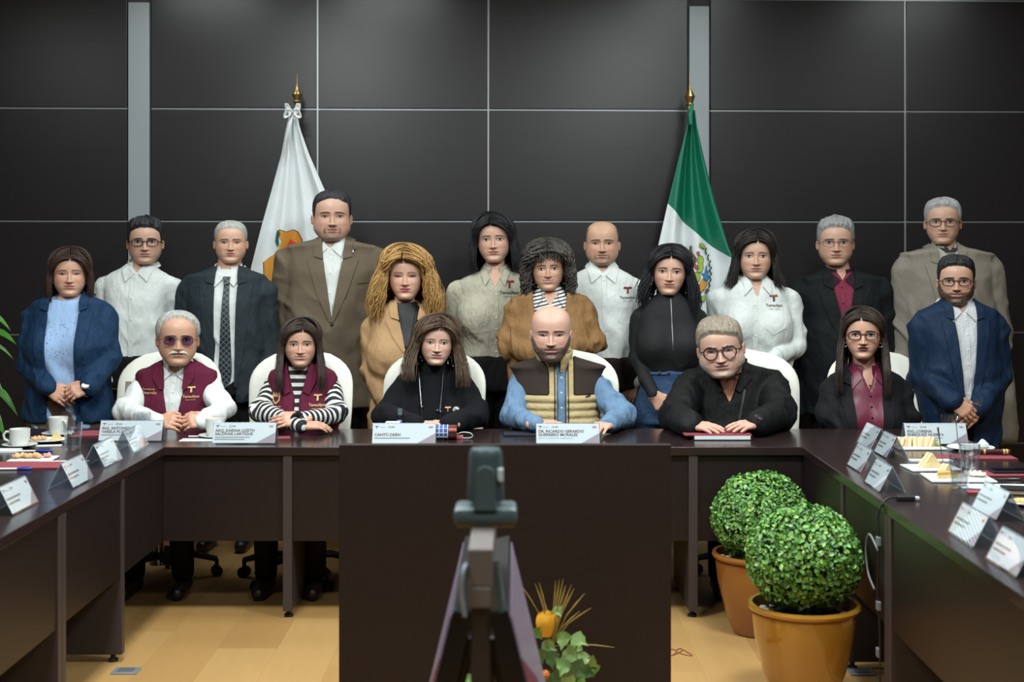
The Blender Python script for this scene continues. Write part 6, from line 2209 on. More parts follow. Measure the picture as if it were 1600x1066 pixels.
# yoke arm with round top
w = 15 * k
pts = [(-w * 1.25, z_of(790)), (w * 1.25, z_of(790)), (w, z_of(775))] + [(w * .95 * math.cos(a), z_of(738) + w * .95 * math.sin(a)) for a in np.linspace(0, math.pi, 12)] + [(-w, z_of(775))]
MB().prism(pts, -.058, -.030).build('yoke', cc, t)
rt, rb = 26 * k, 29.5 * k
MB().lathe([(.0, z_of(782)), (rb * .93, z_of(782)), (rb, z_of(777)), (rt, z_of(712)), (rt * .98, z_of(706)), (rt * .86, z_of(701)), (rt * .5, z_of(699.5)), (0, z_of(699.5))], 36).build('camera_head', cc, t, True)
MB().box(rt * .72, rt * 1.06, -.034, -.014, z_of(750), z_of(729), .003).build('status_window', mat('pale_window', (190, 200, 204), .3), t)

# ------------------------------------------------------------------ flower arrangement in front of the panel
fx, fy = .16, 4.5
t = tag(empty('flower_arrangement', (fx, fy, 0)), 'yellow rose with wheat stalks and ivy before the dark panel', 'flowers')
FP = lambda px, py, dy=0: PT(px, py, fy + dy) - np.array([fx, fy, 0])
MB().lathe([(.07, 0), (.08, .01), (.10, .16), (.105, .20), (.095, .20), (.09, .16), (0, .15)], 24).build('vase', mat('cream_vase', (190, 184, 150), .5), t, True)
rose = mat('yellow_petal', (230, 172, 48), .55, 0, .25, 30)
cr = FP(854, 972)
for k in range(22):
    ly = k / 21; a = k * 2.4
    rr = .007 + .024 * ly; h = .085 - .012 * ly
    n, mrows = 6, 6
    v = []
    for i in range(mrows):
        s_ = i / (mrows - 1)
        for j in range(n):
            b = a + (j / (n - 1) - .5) * (1.9 - .4 * ly)
            rad_ = rr * (.15 + 1.0 * math.sin((.14 + (.72 - .18 * ly) * s_) * math.pi))
            v.append((cr[0] + rad_ * math.cos(b), cr[1] + rad_ * math.sin(b), cr[2] - .045 + h * s_ * (1 - .12 * abs(j / (n - 1) - .5))))
    f = [(i * n + j, i * n + j + 1, (i + 1) * n + j + 1, (i + 1) * n + j) for i in range(mrows - 1) for j in range(n - 1)]
    MB().add(v, f).build('petal', rose, t, True)
MB().tube([(0, 0, .15), tuple(cr * np.array([.6, .6, .8])), tuple(cr - np.array([0, 0, .03]))], .004, 8).build('stem', mat('stem_green', (70, 96, 44), .6), t, True)
straw = mat('wheat_straw', (150, 128, 62), .7)
root = FP(862, 1010)
for (tx, ty, c_) in ((836, 912, -6), (842, 910, -3), (849, 935, -2), (868, 908, 0), (874, 906, 2), (880, 905, 3), (884, 915, 4), (893, 914, 5), (897, 920, 6), (914, 927, 10), (924, 950, 16), (906, 955, 12), (812, 912, -10), (888, 930, 5), (960, 1012, 30)):
    e = FP(tx, ty, random.uniform(-.05, .05)); m_ = (root + e) / 2 + np.array([c_ * -.0006, random.uniform(-.01, .01), .01])
    thick = .0012 if tx in (812, 960, 906) else .0018
    MB().tube([root, (root + m_) / 2, m_, (m_ + e) / 2 + np.array([.001, 0, .002]), e], [thick, thick, thick * 1.2, thick * 1.6, .0006], 5).build('wheat_stalk', straw, t, True)
ivy = [mat('ivy_leaf_%d' % i, c, .5, 0, .25, 22) for i, c in enumerate(((92, 124, 50), (118, 146, 72), (70, 96, 52), (132, 156, 92)))]
def ivy_leaf(c, n_, w, m, rot):
    n_ = np.array(n_, float); n_ /= np.linalg.norm(n_)
    a = np.cross(n_, [math.sin(rot), .2, math.cos(rot)]); a /= np.linalg.norm(a); b = np.cross(n_, a)
    outl = [(0, -.9), (.45, -.75), (.95, -.45), (.70, -.05), (.62, .35), (.25, .62), (0, 1.15), (-.25, .62), (-.62, .35), (-.70, -.05), (-.95, -.45), (-.45, -.75)]
    v = [np.array(c) - n_ * .12 * w] + [np.array(c) + w * (p[0] * a + p[1] * b) + n_ * w * .10 * math.sin(i * 1.7) for i, p in enumerate(outl)]
    MB().add(v, [(0, i, i % 12 + 1) for i in range(1, 13)]).build('ivy_leaf', m, t, True)
for (px, py, w, mi) in ((840, 990, .022, 0), (872, 955, .020, 0), (858, 1010, .028, 3), (880, 1000, .030, 0), (905, 1000, .030, 0), (898, 1012, .026, 1), (889, 1025, .034, 1), (912, 1030, .026, 3), (925, 1035, .022, 1), (905, 1046, .034, 2),
                        (880, 1042, .032, 0), (862, 1030, .030, 2), (870, 1060, .034, 2), (918, 1050, .026, 2), (850, 1058, .028, 2), (930, 1045, .018, 0), (845, 1025, .024, 2), (890, 1062, .03, 3), (860, 985, .02, 1), (905, 1065, .03, 0),
                        (720, 1058, .022, 3), (735, 1064, .026, 0), (830, 1040, .028, 2), (815, 1062, .03, 1), (800, 1075, .03, 2), (770, 1080, .03, 0)):
    c = FP(px, py, random.uniform(-.06, .03))
    ivy_leaf(c, (random.uniform(-.5, .5), -1, random.uniform(-.1, .9)), w, ivy[mi], random.uniform(-1.2, 1.2))
ivy_leaf(FP(818, 1052, -.07), (0, -1, .5), .045, mat('cream_leaf', (176, 172, 120), .6), .2)
for k in range(8):
    a = k * .8
    ivy_leaf(FP(851, 1055, -.06) + np.array([.008 * math.cos(a), -.004, .008 * math.sin(a)]), (math.cos(a), -1, math.sin(a)), .012, mat('orange_petal', (210, 120, 44), .6), a)
for (px, py) in ((905, 1000), (925, 1035), (870, 1055), (735, 1064), (815, 1062)):
    e = FP(px, py); MB().tube([(0, 0, .15), tuple(e * np.array([.4, .4, .8])), tuple(e)], .002, 6).build('ivy_vine', ivy[2], t, True)

# ------------------------------------------------------------------ name cards
M_CARD = mat('card_white', (214, 224, 228), .6, 0, .02)
M_MAUVE = mat('card_mauve', (158, 146, 156), .6)
M_INK = mat('ink_wine', (78, 48, 56), .7); M_INKG = mat('ink_grey', (130, 136, 140), .7); M_INKR = mat('ink_red', (150, 50, 50), .7)
def hazy_mat():
    m = glass_mat('hazy_acrylic', (240, 246, 250), .6, .05)
    N = m.node_tree.nodes; L = m.node_tree.links
    d_ = N.new('ShaderNodeBsdfDiffuse'); d_.inputs[0].default_value = lina((188, 202, 214))
    mx = N.new('ShaderNodeMixShader'); mx.inputs[0].default_value = .30
    src = N['Material Output'].inputs[0].links[0].from_socket
    L.new(src, mx.inputs[1]); L.new(d_.outputs[0], mx.inputs[2]); L.new(mx.outputs[0], N['Material Output'].inputs[0])
    return m
M_ACR2 = hazy_mat()
M_ACR = glass_mat('clear_acrylic', (253, 254, 255), .55, .02)
def name_card(label, x, y, rz, w, lines, sub=True, hgt=.090, dep=.046, group='tent name cards in clear holders'):
    t = tag(empty('name_card', (x, y, TOPZ + .0005), rz), label, 'name card', group)
    L_ = math.hypot(hgt, dep); a = math.atan2(dep, hgt)
    def slab(sd, o0, o1, u0, u1, v0, v1):
        # leaning sheet; local u across, v up the slope, o outwards
        out = []
        for u, v, o in ((u0, v0, o0), (u1, v0, o0), (u1, v1, o0), (u0, v1, o0), (u0, v0, o1), (u1, v0, o1), (u1, v1, o1), (u0, v1, o1)):
            yy = sd * (dep - v * math.sin(a)) + sd * o * math.cos(a); zz_ = v * math.cos(a) + o * math.sin(a)
            out.append((u, yy, zz_))
        return out, [(0, 3, 2, 1), (4, 5, 6, 7), (0, 1, 5, 4), (1, 2, 6, 5), (2, 3, 7, 6), (3, 0, 4, 7)]
    m = MB()
    m.add(*slab(-1, .0022, .0040, -w / 2, w / 2, 0, L_ + .002))
    m.build('holder', M_ACR, t)
    MB().add(*slab(1, .0, .0030, -w / 2, w / 2, 0, L_ + .001)).build('holder_back', M_ACR2, t)
    for sd in (-1,):
        MB().add(*slab(sd, .0004, .0012, -w / 2 + .003, w / 2 - .003, .006, L_ - .001)).build('card', M_CARD, t)
    def put(name, v, f, mm, sd=-1, o=.0016):
        P = []
        for p in v:
            P.append((p[0], sd * (dep - p[1] * math.sin(a)) + sd * o * math.cos(a), p[1] * math.cos(a) + o * math.sin(a)))
        me = bpy.data.meshes.new(name); me.from_pydata([tuple(map(float, p)) for p in P], [], [tuple(q) for q in f]); me.update()
        link_mesh(name, me, mm, t)
    put('mauve_corner', [(w / 2 - .004, .007), (w / 2 - .004, L_ * .55), (w / 2 - w * .30, .007)], [(0, 1, 2)], M_MAUVE)
    x0 = -w / 2 + .012
    def txt(body, size, u, v, mm, bold=.0, maxw=None):
        tv, tf = text_mesh(body, size, bold)
        if maxw and tv[:, 0].max() > maxw: tv[:, 0] *= maxw / tv[:, 0].max()
        put('lettering', [(u + p[0], v + p[1]) for p in tv], tf, mm)
    # small marks along the top
    put('mark', [(x0, L_ - .012), (x0 + .018, L_ - .012), (x0 + .018, L_ - .015), (x0 + .011, L_ - .015), (x0 + .010, L_ - .024), (x0 + .007, L_ - .024), (x0 + .007, L_ - .015), (x0, L_ - .015)], [(0, 1, 2, 7), (6, 3, 4, 5)], M_INK)
    put('mark', [(x0 + .022, L_ - .017), (x0 + .046, L_ - .017), (x0 + .046, L_ - .019), (x0 + .022, L_ - .019)], [(0, 1, 2, 3)], M_INKG)
    ri = []
    for k in range(16):
        b = k / 16 * 6.283
        ri += [(x0 + .066 + .0055 * math.cos(b), L_ - .017 + .0055 * math.sin(b)), (x0 + .066 + .0038 * math.cos(b), L_ - .017 + .0038 * math.sin(b))]
    put('mark', ri, [(2 * k, 2 * ((k + 1) % 16), 2 * ((k + 1) % 16) + 1, 2 * k + 1) for k in range(16)], M_INK)
    put('mark', [(x0 + .074, L_ - .014), (x0 + .088, L_ - .014), (x0 + .088, L_ - .020), (x0 + .074, L_ - .020)], [(0, 1, 2, 3)], M_INKG)
    txt('200', .013, w / 2 - .034, L_ - .022, M_INKR, .0003)
    if lines:
        for i, ln in enumerate(lines):
            if ln: txt(ln, .0180, x0, L_ - .043 - .0160 * i, M_INK, .0005, w * .74)
        if isinstance(sub, int):     # small print, too fine to read
            for i in range(sub):
                v0 = L_ - .042 - .0165 * len(lines) + .004 - .010 * i
                put('mark', [(x0, v0), (x0 + w * (.55 - .08 * i), v0), (x0 + w * (.55 - .08 * i), v0 + .0045), (x0, v0 + .0045)], [(0, 1, 2, 3)], M_INKG)
        else:
            for i, sb in enumerate(sub):
                txt(sb, .0085, x0, L_ - .042 - .0165 * len(lines) + .003 - .010 * i, M_INKG, 0, w * .75)
    else:
        for i in range(2):
            v0 = L_ - .050 - .016 * i
            put('mark', [(x0, v0), (x0 + w * (.5 - .1 * i), v0), (x0 + w * (.5 - .1 * i), v0 + .007), (x0, v0 + .007)], [(0, 1, 2, 3)], M_INKG)
    return t
def card_at(pxl, pxr, pyb, lines, label, sub, d=None):
    d = d or F * (EYE - TOPZ) / (pyb - VY)
    w = (pxr - pxl) * d / F
    name_card(label, ((pxl + pxr) / 2 - VX) * d / F, d + .05, 0, w, lines, sub)
card_at(152, 252, 691, ('ING. ANTONIO', 'VARELA FLORES'), 'large name card before the clasped hands and wine vest', 1)
card_at(330, 430, 691, ('ARQ. KARINA LIZETH', 'SALDÍVAR LARTIGUE'), 'large name card before the white cup, beside the striped sleeves', 2, 6.30)
card_at(580, 681, 691, ('', 'CANTÚ DEÁN'), 'large name card before the black sweater, beside the gift jar', 1, 6.27)
card_at(837, 938, 692, ('DR. RICARDO GERARDO', 'GUERRERO MORALES'), 'large name card before the tan puffer vest', ('JEFE DE LA OFICINA DEL GOBERNADOR',), 6.27)
card_at(1416, 1515, 697, ('ING. LORENA', 'ENRÍQUEZ HUERTA'), 'large name card behind the row of sandwich wedges', 2, 6.27)
def side_card(px, py, sgn, label, ln=.25, rot=0.0):
    """px, py: lower near corner of the face that looks at the room"""
    d = F * (EYE - TOPZ) / (py - VY)
    x = (px - VX) * d / F
    name_card(label, x - sgn * .046, d + ln / 2, sgn * math.radians(90) + rot, ln, None)
side_card(209, 708, 1, 'small tent card on the snack desk overlapping the large card behind it')
side_card(164, 732, 1, 'small tent card beside the water glass on the snack desk, second from the corner')
side_card(115, 765, 1, 'small tent card beside the wine folder with the blue-capped pen')
side_card(20, 807, 1, 'small tent card cut by the frame, nearest on the snack desk')
side_card(1360, 704, -1, 'small tent card at the inner corner, farthest of the four by the bushes', .24)
side_card(1384, 717.6, -1, 'small tent card beside the sandwich wedges plate', .20)
side_card(1344, 741, -1, 'small tent card on the desk rim above the farther bush', .22)
side_card(1374, 770.5, -1, 'small tent card directly behind the black cable adapter', .22)
side_card(1556, 815.6, -1, 'small tent card behind the near pair, beside the notebook', .24)
side_card(1520.7, 857.8, -1, 'small tent card with the brightest sheen, near the desk rim', .24)
side_card(1588, 905, -1, 'small tent card cut off by the frame, lowest on the desk', .24)

# ------------------------------------------------------------------ things on the desks
M_CHINA = mat('white_china', (216, 218, 214), .25, 0, .02)
def on(px, py, h=0.0):
    d = F * (EYE - TOPZ - h) / (py - VY)
    return np.array([(px - VX) * d / F, d, TOPZ + h + .0006])
def saucer(label, p, r=.075):
    t = MB().lathe([(.0, .004), (r * .45, .004), (r * .5, .0), (r * .58, .001), (r * .98, .011), (r, .014), (r * .97, .015), (r * .55, .007), (r * .40, .008), (0, .008)], 32).build('saucer', M_CHINA, None, True, tuple(p))
    return tag(t, label, 'saucer', 'white saucers')
def cup(label, p, rz=0.0, r=.043, h=.075):
    t = tag(empty('coffee_cup', tuple(p), rz), label, 'cup', 'white coffee cups')
    MB().lathe([(0, 0), (r * .72, 0), (r * .78, .004), (r * .97, h * .45), (r, h), (r * .94, h), (r * .90, h * .5), (r * .7, .010), (0, .008)], 32).build('bowl', M_CHINA, t, True)
    MB().tube([(-r * .92, 0, h * .80), (-r * 1.35, 0, h * .82), (-r * 1.62, 0, h * .62), (-r * 1.50, 0, h * .35), (-r * .95, 0, h * .22)], .0055, 8).build('handle', M_CHINA, t, True)
def stacked_cup(px, py, lc, ls, rz=0.0, h=.075, r=.043):
    p = on(px, py); saucer(ls, p); cup(lc, p + np.array([0, 0, .0085]), rz, r, h)
stacked_cup(31, 699, 'white coffee cup with its handle turned to the picture edge', 'white saucer at the picture edge', 0, .072, .044)
stacked_cup(91, 681, 'white coffee cup behind the snack plate, in front of the navy blazer', 'white saucer behind the snack plate', 2.4, .078, .044)
stacked_cup(336, 684, 'white coffee cup behind the large card beside the striped sleeves', 'white saucer behind the large card beside the striped sleeves', 2.2, .080, .044)
M_WATER = glass_mat('water', (250, 252, 253), .3, .01)
def tumbler(label, p, r=.036, h=.112, water=.5):
    t = tag(empty('water_glass', tuple(p)), label, 'glass', 'clear water glasses')
    n = 32
    prof = [(0, 0), (r * .74, 0), (r * .78, .004), (r * .98, h * .72), (r, h), (r * .95, h), (r * .92, h * .72), (r * .70, .012), (0, .010)]
    g = MB().lathe(prof, n).build('tumbler', glass_mat('tumbler_glass', (250, 252, 253), .1, .03), t, True)
    if water:
        zw = .0105 + (h - .02) * water
        k = .70 + (.92 - .70) * min(1, (zw - .012) / (h * .72 - .012))
        MB().lathe([(0, .0105), (r * .695, .0125), (r * k * .995, zw), (0, zw)], n).build('water', M_WATER, t, True)
    for kk in range(12):
        a = kk / 12 * 6.283
        rr0, rr1 = r * .985, r * 1.005
        MB().tube([(rr0 * math.cos(a), rr0 * math.sin(a), h * .66), (rr1 * math.cos(a + .25), rr1 * math.sin(a + .25), h * .95)], .0016, 5).build('cut_groove', glass_mat('tumbler_glass', (250, 252, 253), .1, .03), t, True)
tumbler('half-full water glass among the snacks beside the navy blazer', on(114, 703), .040, .120, .48)
tumbler('water glass before the white sleeve, behind the large name card', on(222, 684), .040, .115, .3)
tumbler('half-full water glass in front, before the sandwich plates', on(1500, 764), .038, .120, .52)
tumbler('empty water glass just behind the half-full one', on(1515, 740), .040, .115, .12)
tumbler('water glass before the navy suit, behind the large name card', on(1484, 676), .040, .085, .2)
def plate(label, p, r=.085, sq=False, rz=0.0):
    if sq:
        o = MB().box(-r, r, -r * .8, r * .8, 0, .008, .003).build('plate', M_CHINA, None, True, tuple(p)); o.rotation_euler = (0, 0, rz)
    else:
        o = MB().lathe([(0, .003), (r * .6, .003), (r * .62, 0), (r * .7, .002), (r, .012), (r * .98, .014), (r * .68, .006), (0, .006)], 32).build('plate', M_CHINA, None, True, tuple(p))
    return tag(o, label, 'plate', 'small white snack plates')
M_BREAD = mat('white_bread', (226, 204, 150), .85, 0, .10, 60, .4, 200); M_CRUST = mat('toast_crust', (196, 152, 92), .85, 0, .15, 40, .3, 150)
M_HAM = mat('ham', (206, 150, 136), .6); M_CHEESE = mat('cheese', (226, 184, 86), .6); M_CHIP = mat('fried_snack', (214, 166, 118), .8, 0, .2, 50, .4, 120)
def sandwich(label, p, size=.06, h=.035, rz=0.0, tip=0.0, stand=False):
    t = tag(empty('sandwich', tuple(p), rz), label, 'sandwich', 'sandwich wedges')
    if stand:   # standing on edge, triangle facing the room
        tri = [(-size * .5, 0), (size * .5, 0), (0, size * .62)]
        for y0, y1, m, nm in ((-h / 2, -h * .12, M_BREAD, 'bread_slice'), (-h * .12, h * .12, M_HAM, 'filling'), (h * .12, h / 2, M_BREAD, 'bread_slice')):
            MB().prism(tri, y0, y1).build(nm, m, t)
    else:
        tri = [(-size * .6, -size * .4), (size * .6, -size * .4), (0, size * .6)]
        z = 0
        for hh_, m, nm in ((h * .4, M_BREAD, 'bread_slice'), (h * .2, M_CHEESE, 'filling'), (h * .4, M_CRUST, 'bread_slice')):
            v = [(a, b, z) for a, b in tri] + [(a, b, z + hh_) for a, b in tri]
            MB().add(v, [(0, 2, 1), (3, 4, 5), (0, 1, 4, 3), (1, 2, 5, 4), (2, 0, 3, 5)]).build(nm, m, t); z += hh_
    return t
def morsel(label, p, r, m, seed):
    rr = np.random.default_rng(seed)
    v = []; n, k = 12, 8
    prof = []
    for i in range(k + 1):
        a = math.pi * i / k
        prof.append((max(.0002, r * math.sin(a)), r * .55 * (1 - math.cos(a))))
    o = MB().lathe(prof, n)
    o.v = [(x * (1 + .25 * math.sin(3 * x / r + seed) ) , y * (1 + .2 * math.cos(4 * y / r + seed)), z * (1 + .2 * math.sin(5 * x / r + 2 * seed))) for x, y, z in o.v]
    return tag(o.build('snack_roll', m, None, True, tuple(p)), label, 'snack', 'small snack rolls')
# snack desk
ORD = ('first', 'second', 'third', 'fourth', 'fifth')
p = on(75, 691); plate('white plate with rolls and a cheese wedge behind the water glass', p, .082)
for k, dx in enumerate((-.060, -.040, -.022)): morsel(('outermost', 'middle', 'inner')[k] + ' of three snack rolls beside the cheese wedge', p + np.array([dx, -.01 + .012 * k, .009]), .016, M_CHIP, k)
sandwich('cheese wedge sandwich on the plate behind the water glass', p + np.array([.036, 0, .009]), .062, .030, .2, 0, True)
p = on(52, 719); plate('white plate with fried rolls near the blue-capped pen', p, .088, True, .05)
for k in range(5): morsel(ORD[k] + ' fried roll counted from the picture edge, near the wine folder', p + np.array([-.062 + .022 * k, -.015 + .014 * (k % 2), .009]), .018, M_CHIP, k + 10)
morsel('pale ham roll at the end of the fried rolls', p + np.array([.056, .012, .009]), .017, M_HAM, 22)
M_PAPER = mat('white_paper', (216, 222, 226), .8, 0, .02); M_FOLD = mat('wine_folder', (136, 60, 70), .6, 0, .06); M_BLUE = mat('blue_plastic', (28, 52, 150), .35)
def sheet(label, p, w, l, m, name='paper', cat='paper', rz=0.0, h=.0015, group=None):
    o = MB().box(-w / 2, w / 2, -l / 2, l / 2, 0, h).build(name, m, None, False, tuple(p)); o.rotation_euler = (0, 0, rz)
    return tag(o, label, cat, group)
def folder(label, p, w=.24, l=.31, rz=0.0):
    t = tag(empty('folder', tuple(p), rz), label, 'folder', 'wine red folders')
    MB().box(-w / 2, w / 2, -l / 2, l / 2, 0, .0018).build('back_cover', M_FOLD, t)
    MB().box(-w / 2 + .006, w / 2 - .010, -l / 2 + .006, l / 2 - .006, .0019, .0045).build('sheets', M_PAPER, t)
    MB().box(-w / 2, w / 2, -l / 2, l / 2, .0046, .0062).build('front_cover', M_FOLD, t)
    return t
def pen(label, p, ln=.14, rz=0.0, body=None, cap=None, r=.0048):
    t = tag(empty('pen', tuple(p), rz), label, 'pen', 'pens')
    MB().tube([(-ln * .5, 0, r), (ln * .12, 0, r)], r * .85, 10).build('barrel', body or M_PAPER, t, True)
    MB().tube([(ln * .12, 0, r * 1.05), (ln * .48, 0, r * 1.05), (ln * .5, 0, r * 1.05)], [r * 1.05, r * 1.05, r * .7], 10).build('cap', cap or M_BLUE, t, True)
    MB().box(ln * .2, ln * .46, -r * .3, r * .3, r * 2.05, r * 2.5).build('clip', cap or M_BLUE, t)
folder('wine red folder beside the blue-capped pen on the snack desk', on(38, 729), .36, .17, .05)
pen('blue-capped pen lying before the wine folder', on(20, 735), .145, .05)
pen('blue-capped pen lying between the cup and the fried rolls', on(47, 707), .19, .08)
sheet('white napkin strip beside the fried rolls plate', on(100, 722), .20, .05, M_PAPER, 'napkin', 'napkin', .1)
sheet('white napkin under the coffee cup plate corner', on(76, 697), .11, .05, M_PAPER, 'napkin', 'napkin', .2)
sheet('white notepad cut by the frame behind the pens', on(4, 706), .14, .09, M_PAPER, 'notepad', 'notepad', 0, .008)
folder('wine red folder before the navy blazer, behind a large name card', on(140, 679), .14, .20, .1)
sheet('white paper beside the large card and the clasped hands', on(312, 688), .17, .09, M_PAPER, 'paper', 'paper', 0)
pen('pen lying beyond the white paper near the clasped hands', on(317, 684), .13, .02)
folder('small pink corner of a folder before the striped sleeves', on(436, 686), .10, .08, .2)
# sandwich desk
p = on(1434, 700); plate('white plate with a row of standing sandwich wedges', p, .105, True, .0)
for k, (dx, rz) in enumerate(((-.072, .9), (-.040, 1.2), (-.006, 1.4), (.030, 1.2), (.058, .8))):
    sandwich(ORD[4 - k] + ' standing sandwich wedge of the row, counted from the olive', p + np.array([dx, 0.01 * (k % 2), .009]), .062, .034, rz, 0, True)
morsel('green olive at the end of the sandwich row', p + np.array([.088, -.01, .009]), .013, mat('olive', (150, 152, 80), .5), 3)
p = on(1455, 733); plate('white plate with one large sandwich wedge', p, .100, True, .05)
sandwich('large sandwich wedge alone on its plate', p + np.array([-.005, 0, .009]), .088, .05, .15, 0, True)
p = on(1497, 749); plate('white plate with cheese slices behind the half-full glass', p, .120, True, -.05)
sandwich('flat sandwich wedge with orange cheese behind the half-full glass', p + np.array([-.055, -.01, .009]), .07, .022, .2)
sandwich('pale sandwich wedge leaning on the orange cheese one', p + np.array([-.035, .04, .009]), .07, .03, .5, 0, True)
for k in range(3): morsel(ORD[k] + ' pale roll counted from the half-full glass', p + np.array([.045 + .02 * k, .02 - .01 * k, .009]), .018, mat('pale_roll', (222, 214, 196), .7), k + 40)
p = on(1517, 703); plate('white plate with crumpled napkin behind the glasses', p, .10)
morsel('crumpled white napkin on the farthest plate', p + np.array([.05, 0, .009]), .028, M_PAPER, 51); 
M_STEEL = mat('steel_cutlery', (170, 174, 178), .25, 1.0)
def fork(label, p, tilt, rz, ln=.17):
    t = tag(empty('fork', tuple(p), rz), label, 'fork', 'forks standing on plates')
    e = np.array([0, ln * math.sin(tilt), ln * math.cos(tilt)])
    MB().tube([(0, 0, .004), tuple(e * .55), tuple(e)], [.003, .0025, .006], 8, .5).build('handle', M_STEEL, t, True)
    for k in range(3): MB().tube([(0, 0, .006), ((k - 1) * .006, -.012, .003), ((k - 1) * .006, -.032, .002)], .0014, 6).build('tine', M_STEEL, t, True)
fork('fork leaning upright before the large name card', on(1497, 700) + np.array([0, 0, .012]), .15, .3, .14)
fork('fork leaning on the plate with the large wedge', on(1474, 732) + np.array([0, 0, .012]), .3, .2, .15)
sheet('folded white napkin behind the large sandwich wedge', on(1454, 721), .17, .045, M_PAPER, 'napkin', 'napkin', 0, .006)
folder('wine red folder under the dark brown pen case', on(1515, 716), .36, .12, -.05)
t = tag(empty('pen_case', tuple(on(1549, 714) + np.array([0, 0, .008])), -.05), 'dark brown cylindrical pen case with gold bands', 'pen case')
MB().tube([(-.075, 0, .012), (.075, 0, .012)], .0115, 14).build('tube', mat('dark_brown_lacquer', (64, 30, 28), .3), t, True)
for xx in (-.03, .05, .062): MB().tube([(xx - .004, 0, .012), (xx + .004, 0, .012)], .0122, 14).build('band', GOLD, t, True)
folder('wine red folder under the black phone', on(1578, 742), .40, .13, 0)
t = tag(empty('phone', tuple(on(1574, 741) + np.array([.02, 0, .007])), .0), 'black phone lying on a wine red folder', 'phone')
MB().box(-.085, .085, -.04, .04, 0, .009, .003).build('body', M_CHAIRBLACK, t); MB().box(-.080, .080, -.036, .036, .0091, .0096).build('screen', mat('phone_glass', (12, 12, 16), .1), t)
sheet('white sheet of paper before the tent card by the notebook', on(1565, 761), .30, .10, M_PAPER, 'paper', 'paper', -.05)
pen('silver pen beyond the white sheet', on(1570, 751), .12, 0, M_STEEL, M_STEEL, .004)
t = tag(empty('notebook', tuple(on(1596, 771)), -.25), 'closed notebook with dark cover at the picture edge', 'notebook')
MB().box(-.07, .07, -.05, .05, 0, .003).build('cover', M_CHAIRBLACK, t); MB().box(-.066, .066, -.047, .047, .0031, .016).build('pages', mat('page_edges', (200, 176, 150), .8), t); MB().box(-.07, .07, -.05, .05, .0161, .019).build('cover', M_CHAIRBLACK, t)
folder('wine red folder peeping out beside the tent card by the notebook', on(1532, 771), .09, .06, -.2)
p = on(1604, 790); plate('white plate of golden snacks at the picture edge', p, .06)
for k in range(4): morsel(ORD[3 - k] + ' golden snack ball counted from the picture edge', p + np.array([-.03 + .018 * k, -.005 * (k % 2), .009]), .013, M_CHEESE, k + 60)
# cable adapter and hanging cable
t = tag(empty('cable_adapter', tuple(on(1418, 783))), 'black video cable adapter with white plug hanging over the desk rim', 'adapter')
MB().box(-.038, .024, -.016, .016, 0, .018, .004).build('body', M_CHAIRBLACK, t); MB().box(.0245, .040, -.008, .008, .004, .014, .002).build('plug', M_PAPER, t)
p0 = on(1418, 783); q = lambda x, y, z: (x - p0[0], y - p0[1], z - p0[2])
MB().tube([(-.038, 0, .010), (-.065, -.005, .010), (-.085, -.012, -.004), q(1.243, 4.86, .70), q(1.243, 4.85, .60), q(1.240, 4.86, .45), q(1.243, 4.84, .30), q(1.246, 4.85, .12), q(1.246, 4.86, .012), q(1.25, 5.2, .006)], .0035, 8, curve=6).build('cable', M_CHAIRBLACK, t, True)
MB().tube([q(1.243, 4.86, .58), q(1.235, 4.95, .62), q(1.235, 5.0, .56), q(1.238, 4.98, .48), q(1.240, 4.90, .44)], .0035, 8, curve=6).build('cable', mat('grey_cable', (110, 112, 116), .5), t, True)
for zz_ in (.60, .38, .22): MB().box(*[w_ for w_ in (1.236 - p0[0], 1.248 - p0[0], 4.84 - p0[1], 4.87 - p0[1], zz_ - p0[2], zz_ + .03 - p0[2])], .002).build('cable_tie', mat('grey_cable', (110, 112, 116), .5), t)
# things before the black sweater
t = tag(empty('spray_bottle', tuple(on(625, 678))), 'small spray bottle with violet liquid before the black sweater', 'bottle')
MB().lathe([(0, 0), (.016, 0), (.017, .003), (.017, .060), (.010, .068), (0, .068)], 18).build('bottle', mat('violet_liquid', (120, 108, 178), .15), t, True)
MB().lathe([(.0, .0682), (.0135, .0682), (.0135, .088), (0, .088)], 16).build('collar', M_CHAIRBLACK, t, True)
MB().lathe([(0, .0882), (.0115, .0882), (.0115, .118), (0, .118)], 16).build('cap', mat('smoky_cap', (96, 110, 108), .2), t, True)
t = tag(MB().box(-.034, .034, -.02, .02, 0, .068, .003).build('small_box', mat('pale_carton', (206, 206, 198), .7), None, False, tuple(on(614, 682))), 'small pale carton behind the spray bottle', 'box')
t = tag(empty('gift_jar', tuple(on(698, 687)), 0), 'printed glass jar with a copper lid lying on the desk', 'jar')
MB().tube([(-.055, 0, .034), (.010, 0, .034)], .034, 24).build('jar', mat('jar_print', (72, 92, 150), .12, 0, .5, 60), t, True)
for k in range(4):
    MB().tube([(-.052 + .018 * k, .0345 * math.cos(a), .034 + .0345 * math.sin(a)) for a in []] or [(-.052 + .019 * k, -.0345 * math.cos(a), .034 + .0345 * math.sin(a)) for a in np.linspace(-1.2, 1.4, 8)], .0018, 5).build('white_band', M_PAPER, t, True)
for a in (-.6, 0, .6): MB().tube([(-.052, -.0345 * math.cos(a), .034 + .0345 * math.sin(a)), (.006, -.0345 * math.cos(a), .034 + .0345 * math.sin(a))], .0014, 5).build('white_band', M_PAPER, t, True)
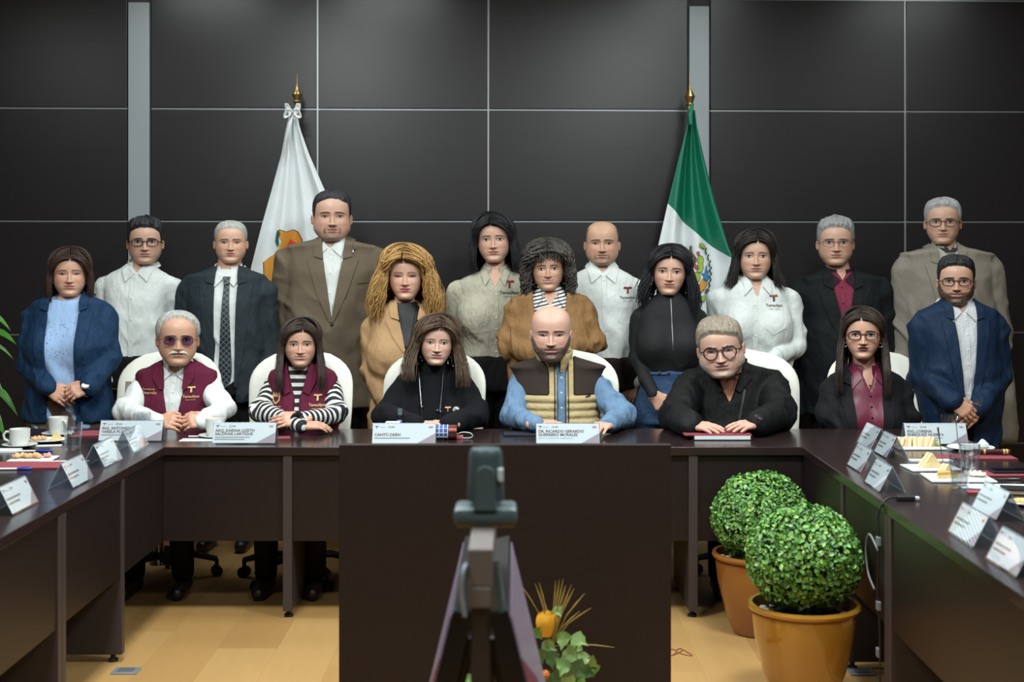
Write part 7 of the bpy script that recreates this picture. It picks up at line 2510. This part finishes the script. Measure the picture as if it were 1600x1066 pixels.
MB().tube([(.0105, 0, .034), (.046, 0, .034)], .0345, 24).build('lid', mat('copper_lid', (150, 92, 80), .25, .9), t, True)
t = tag(empty('gift_tag', tuple(on(723, 686))), 'white ribbon loop with a pink tag beside the jar', 'ribbon')
MB().tube([(-.03, 0, .02), (.0, .0, .030), (.035, .0, .026), (.045, 0, .012), (.030, 0, .004), (-.01, 0, .004)], .005, 8, .35, curve=5).build('ribbon', M_PAPER, t, True)
MB().box(-.030, .002, -.006, -.002, .0, .018, .002).build('tag', mat('pink_tag', (200, 116, 112), .6), t)
# book and tablet
t = tag(empty('book', tuple(on(1124, 684.5))), 'thick book with a wine cover under two resting hands', 'book')
MB().box(-.135, .135, -.09, .11, 0, .004).build('cover', M_CHAIRBLACK, t); MB().box(-.125, .128, -.092, .105, .0041, .020).build('pages', M_PAPER, t); MB().box(-.17, .135, -.088, .11, .0201, .026).build('cover', M_FOLD, t)
tag(MB().box(-.11, .11, -.05, .05, 0, .010, .002).build('tablet_case', mat('navy_case', (26, 30, 44), .5), None, False, tuple(on(824, 680))), 'dark navy tablet case before the denim sleeve', 'tablet')

# ------------------------------------------------------------------ small things on the floor
for px, py, sgn, lb in ((197, 1050, -1, 'silver floor outlet plate beside the desk leg under the snacks'), (1346, 1052, 1, 'silver floor outlet plate behind the amber pot')):
    d = F * EYE / (py - VY)
    t = tag(empty('floor_outlet', ((px - VX) * d / F, d, .0005)), lb, 'floor outlet', 'floor outlets')
    MB().box(-.05, .05, -.04, .04, 0, .006, .002).build('plate', mat('outlet_steel', (176, 182, 188), .35, .7), t)
    MB().box(-.03, .03, -.022, .022, .0061, .009, .001).build('cover', mat('outlet_steel2', (140, 146, 152), .35, .7), t)
d = F * EYE / (1018 - VY); x0 = (1057 - VX) * d / F
pts = [(x0 + .02 * math.sin(k * 1.3) + .006 * k - .03, d + .05 * math.cos(k * .9) - .02, .0025) for k in range(14)]
tag(MB().tube(pts, .002, 6, curve=4).build('wire_scrap', mat('rusty_wire', (140, 86, 50), .6), None, True), 'curled brown wire scrap on the wooden floor', 'wire')
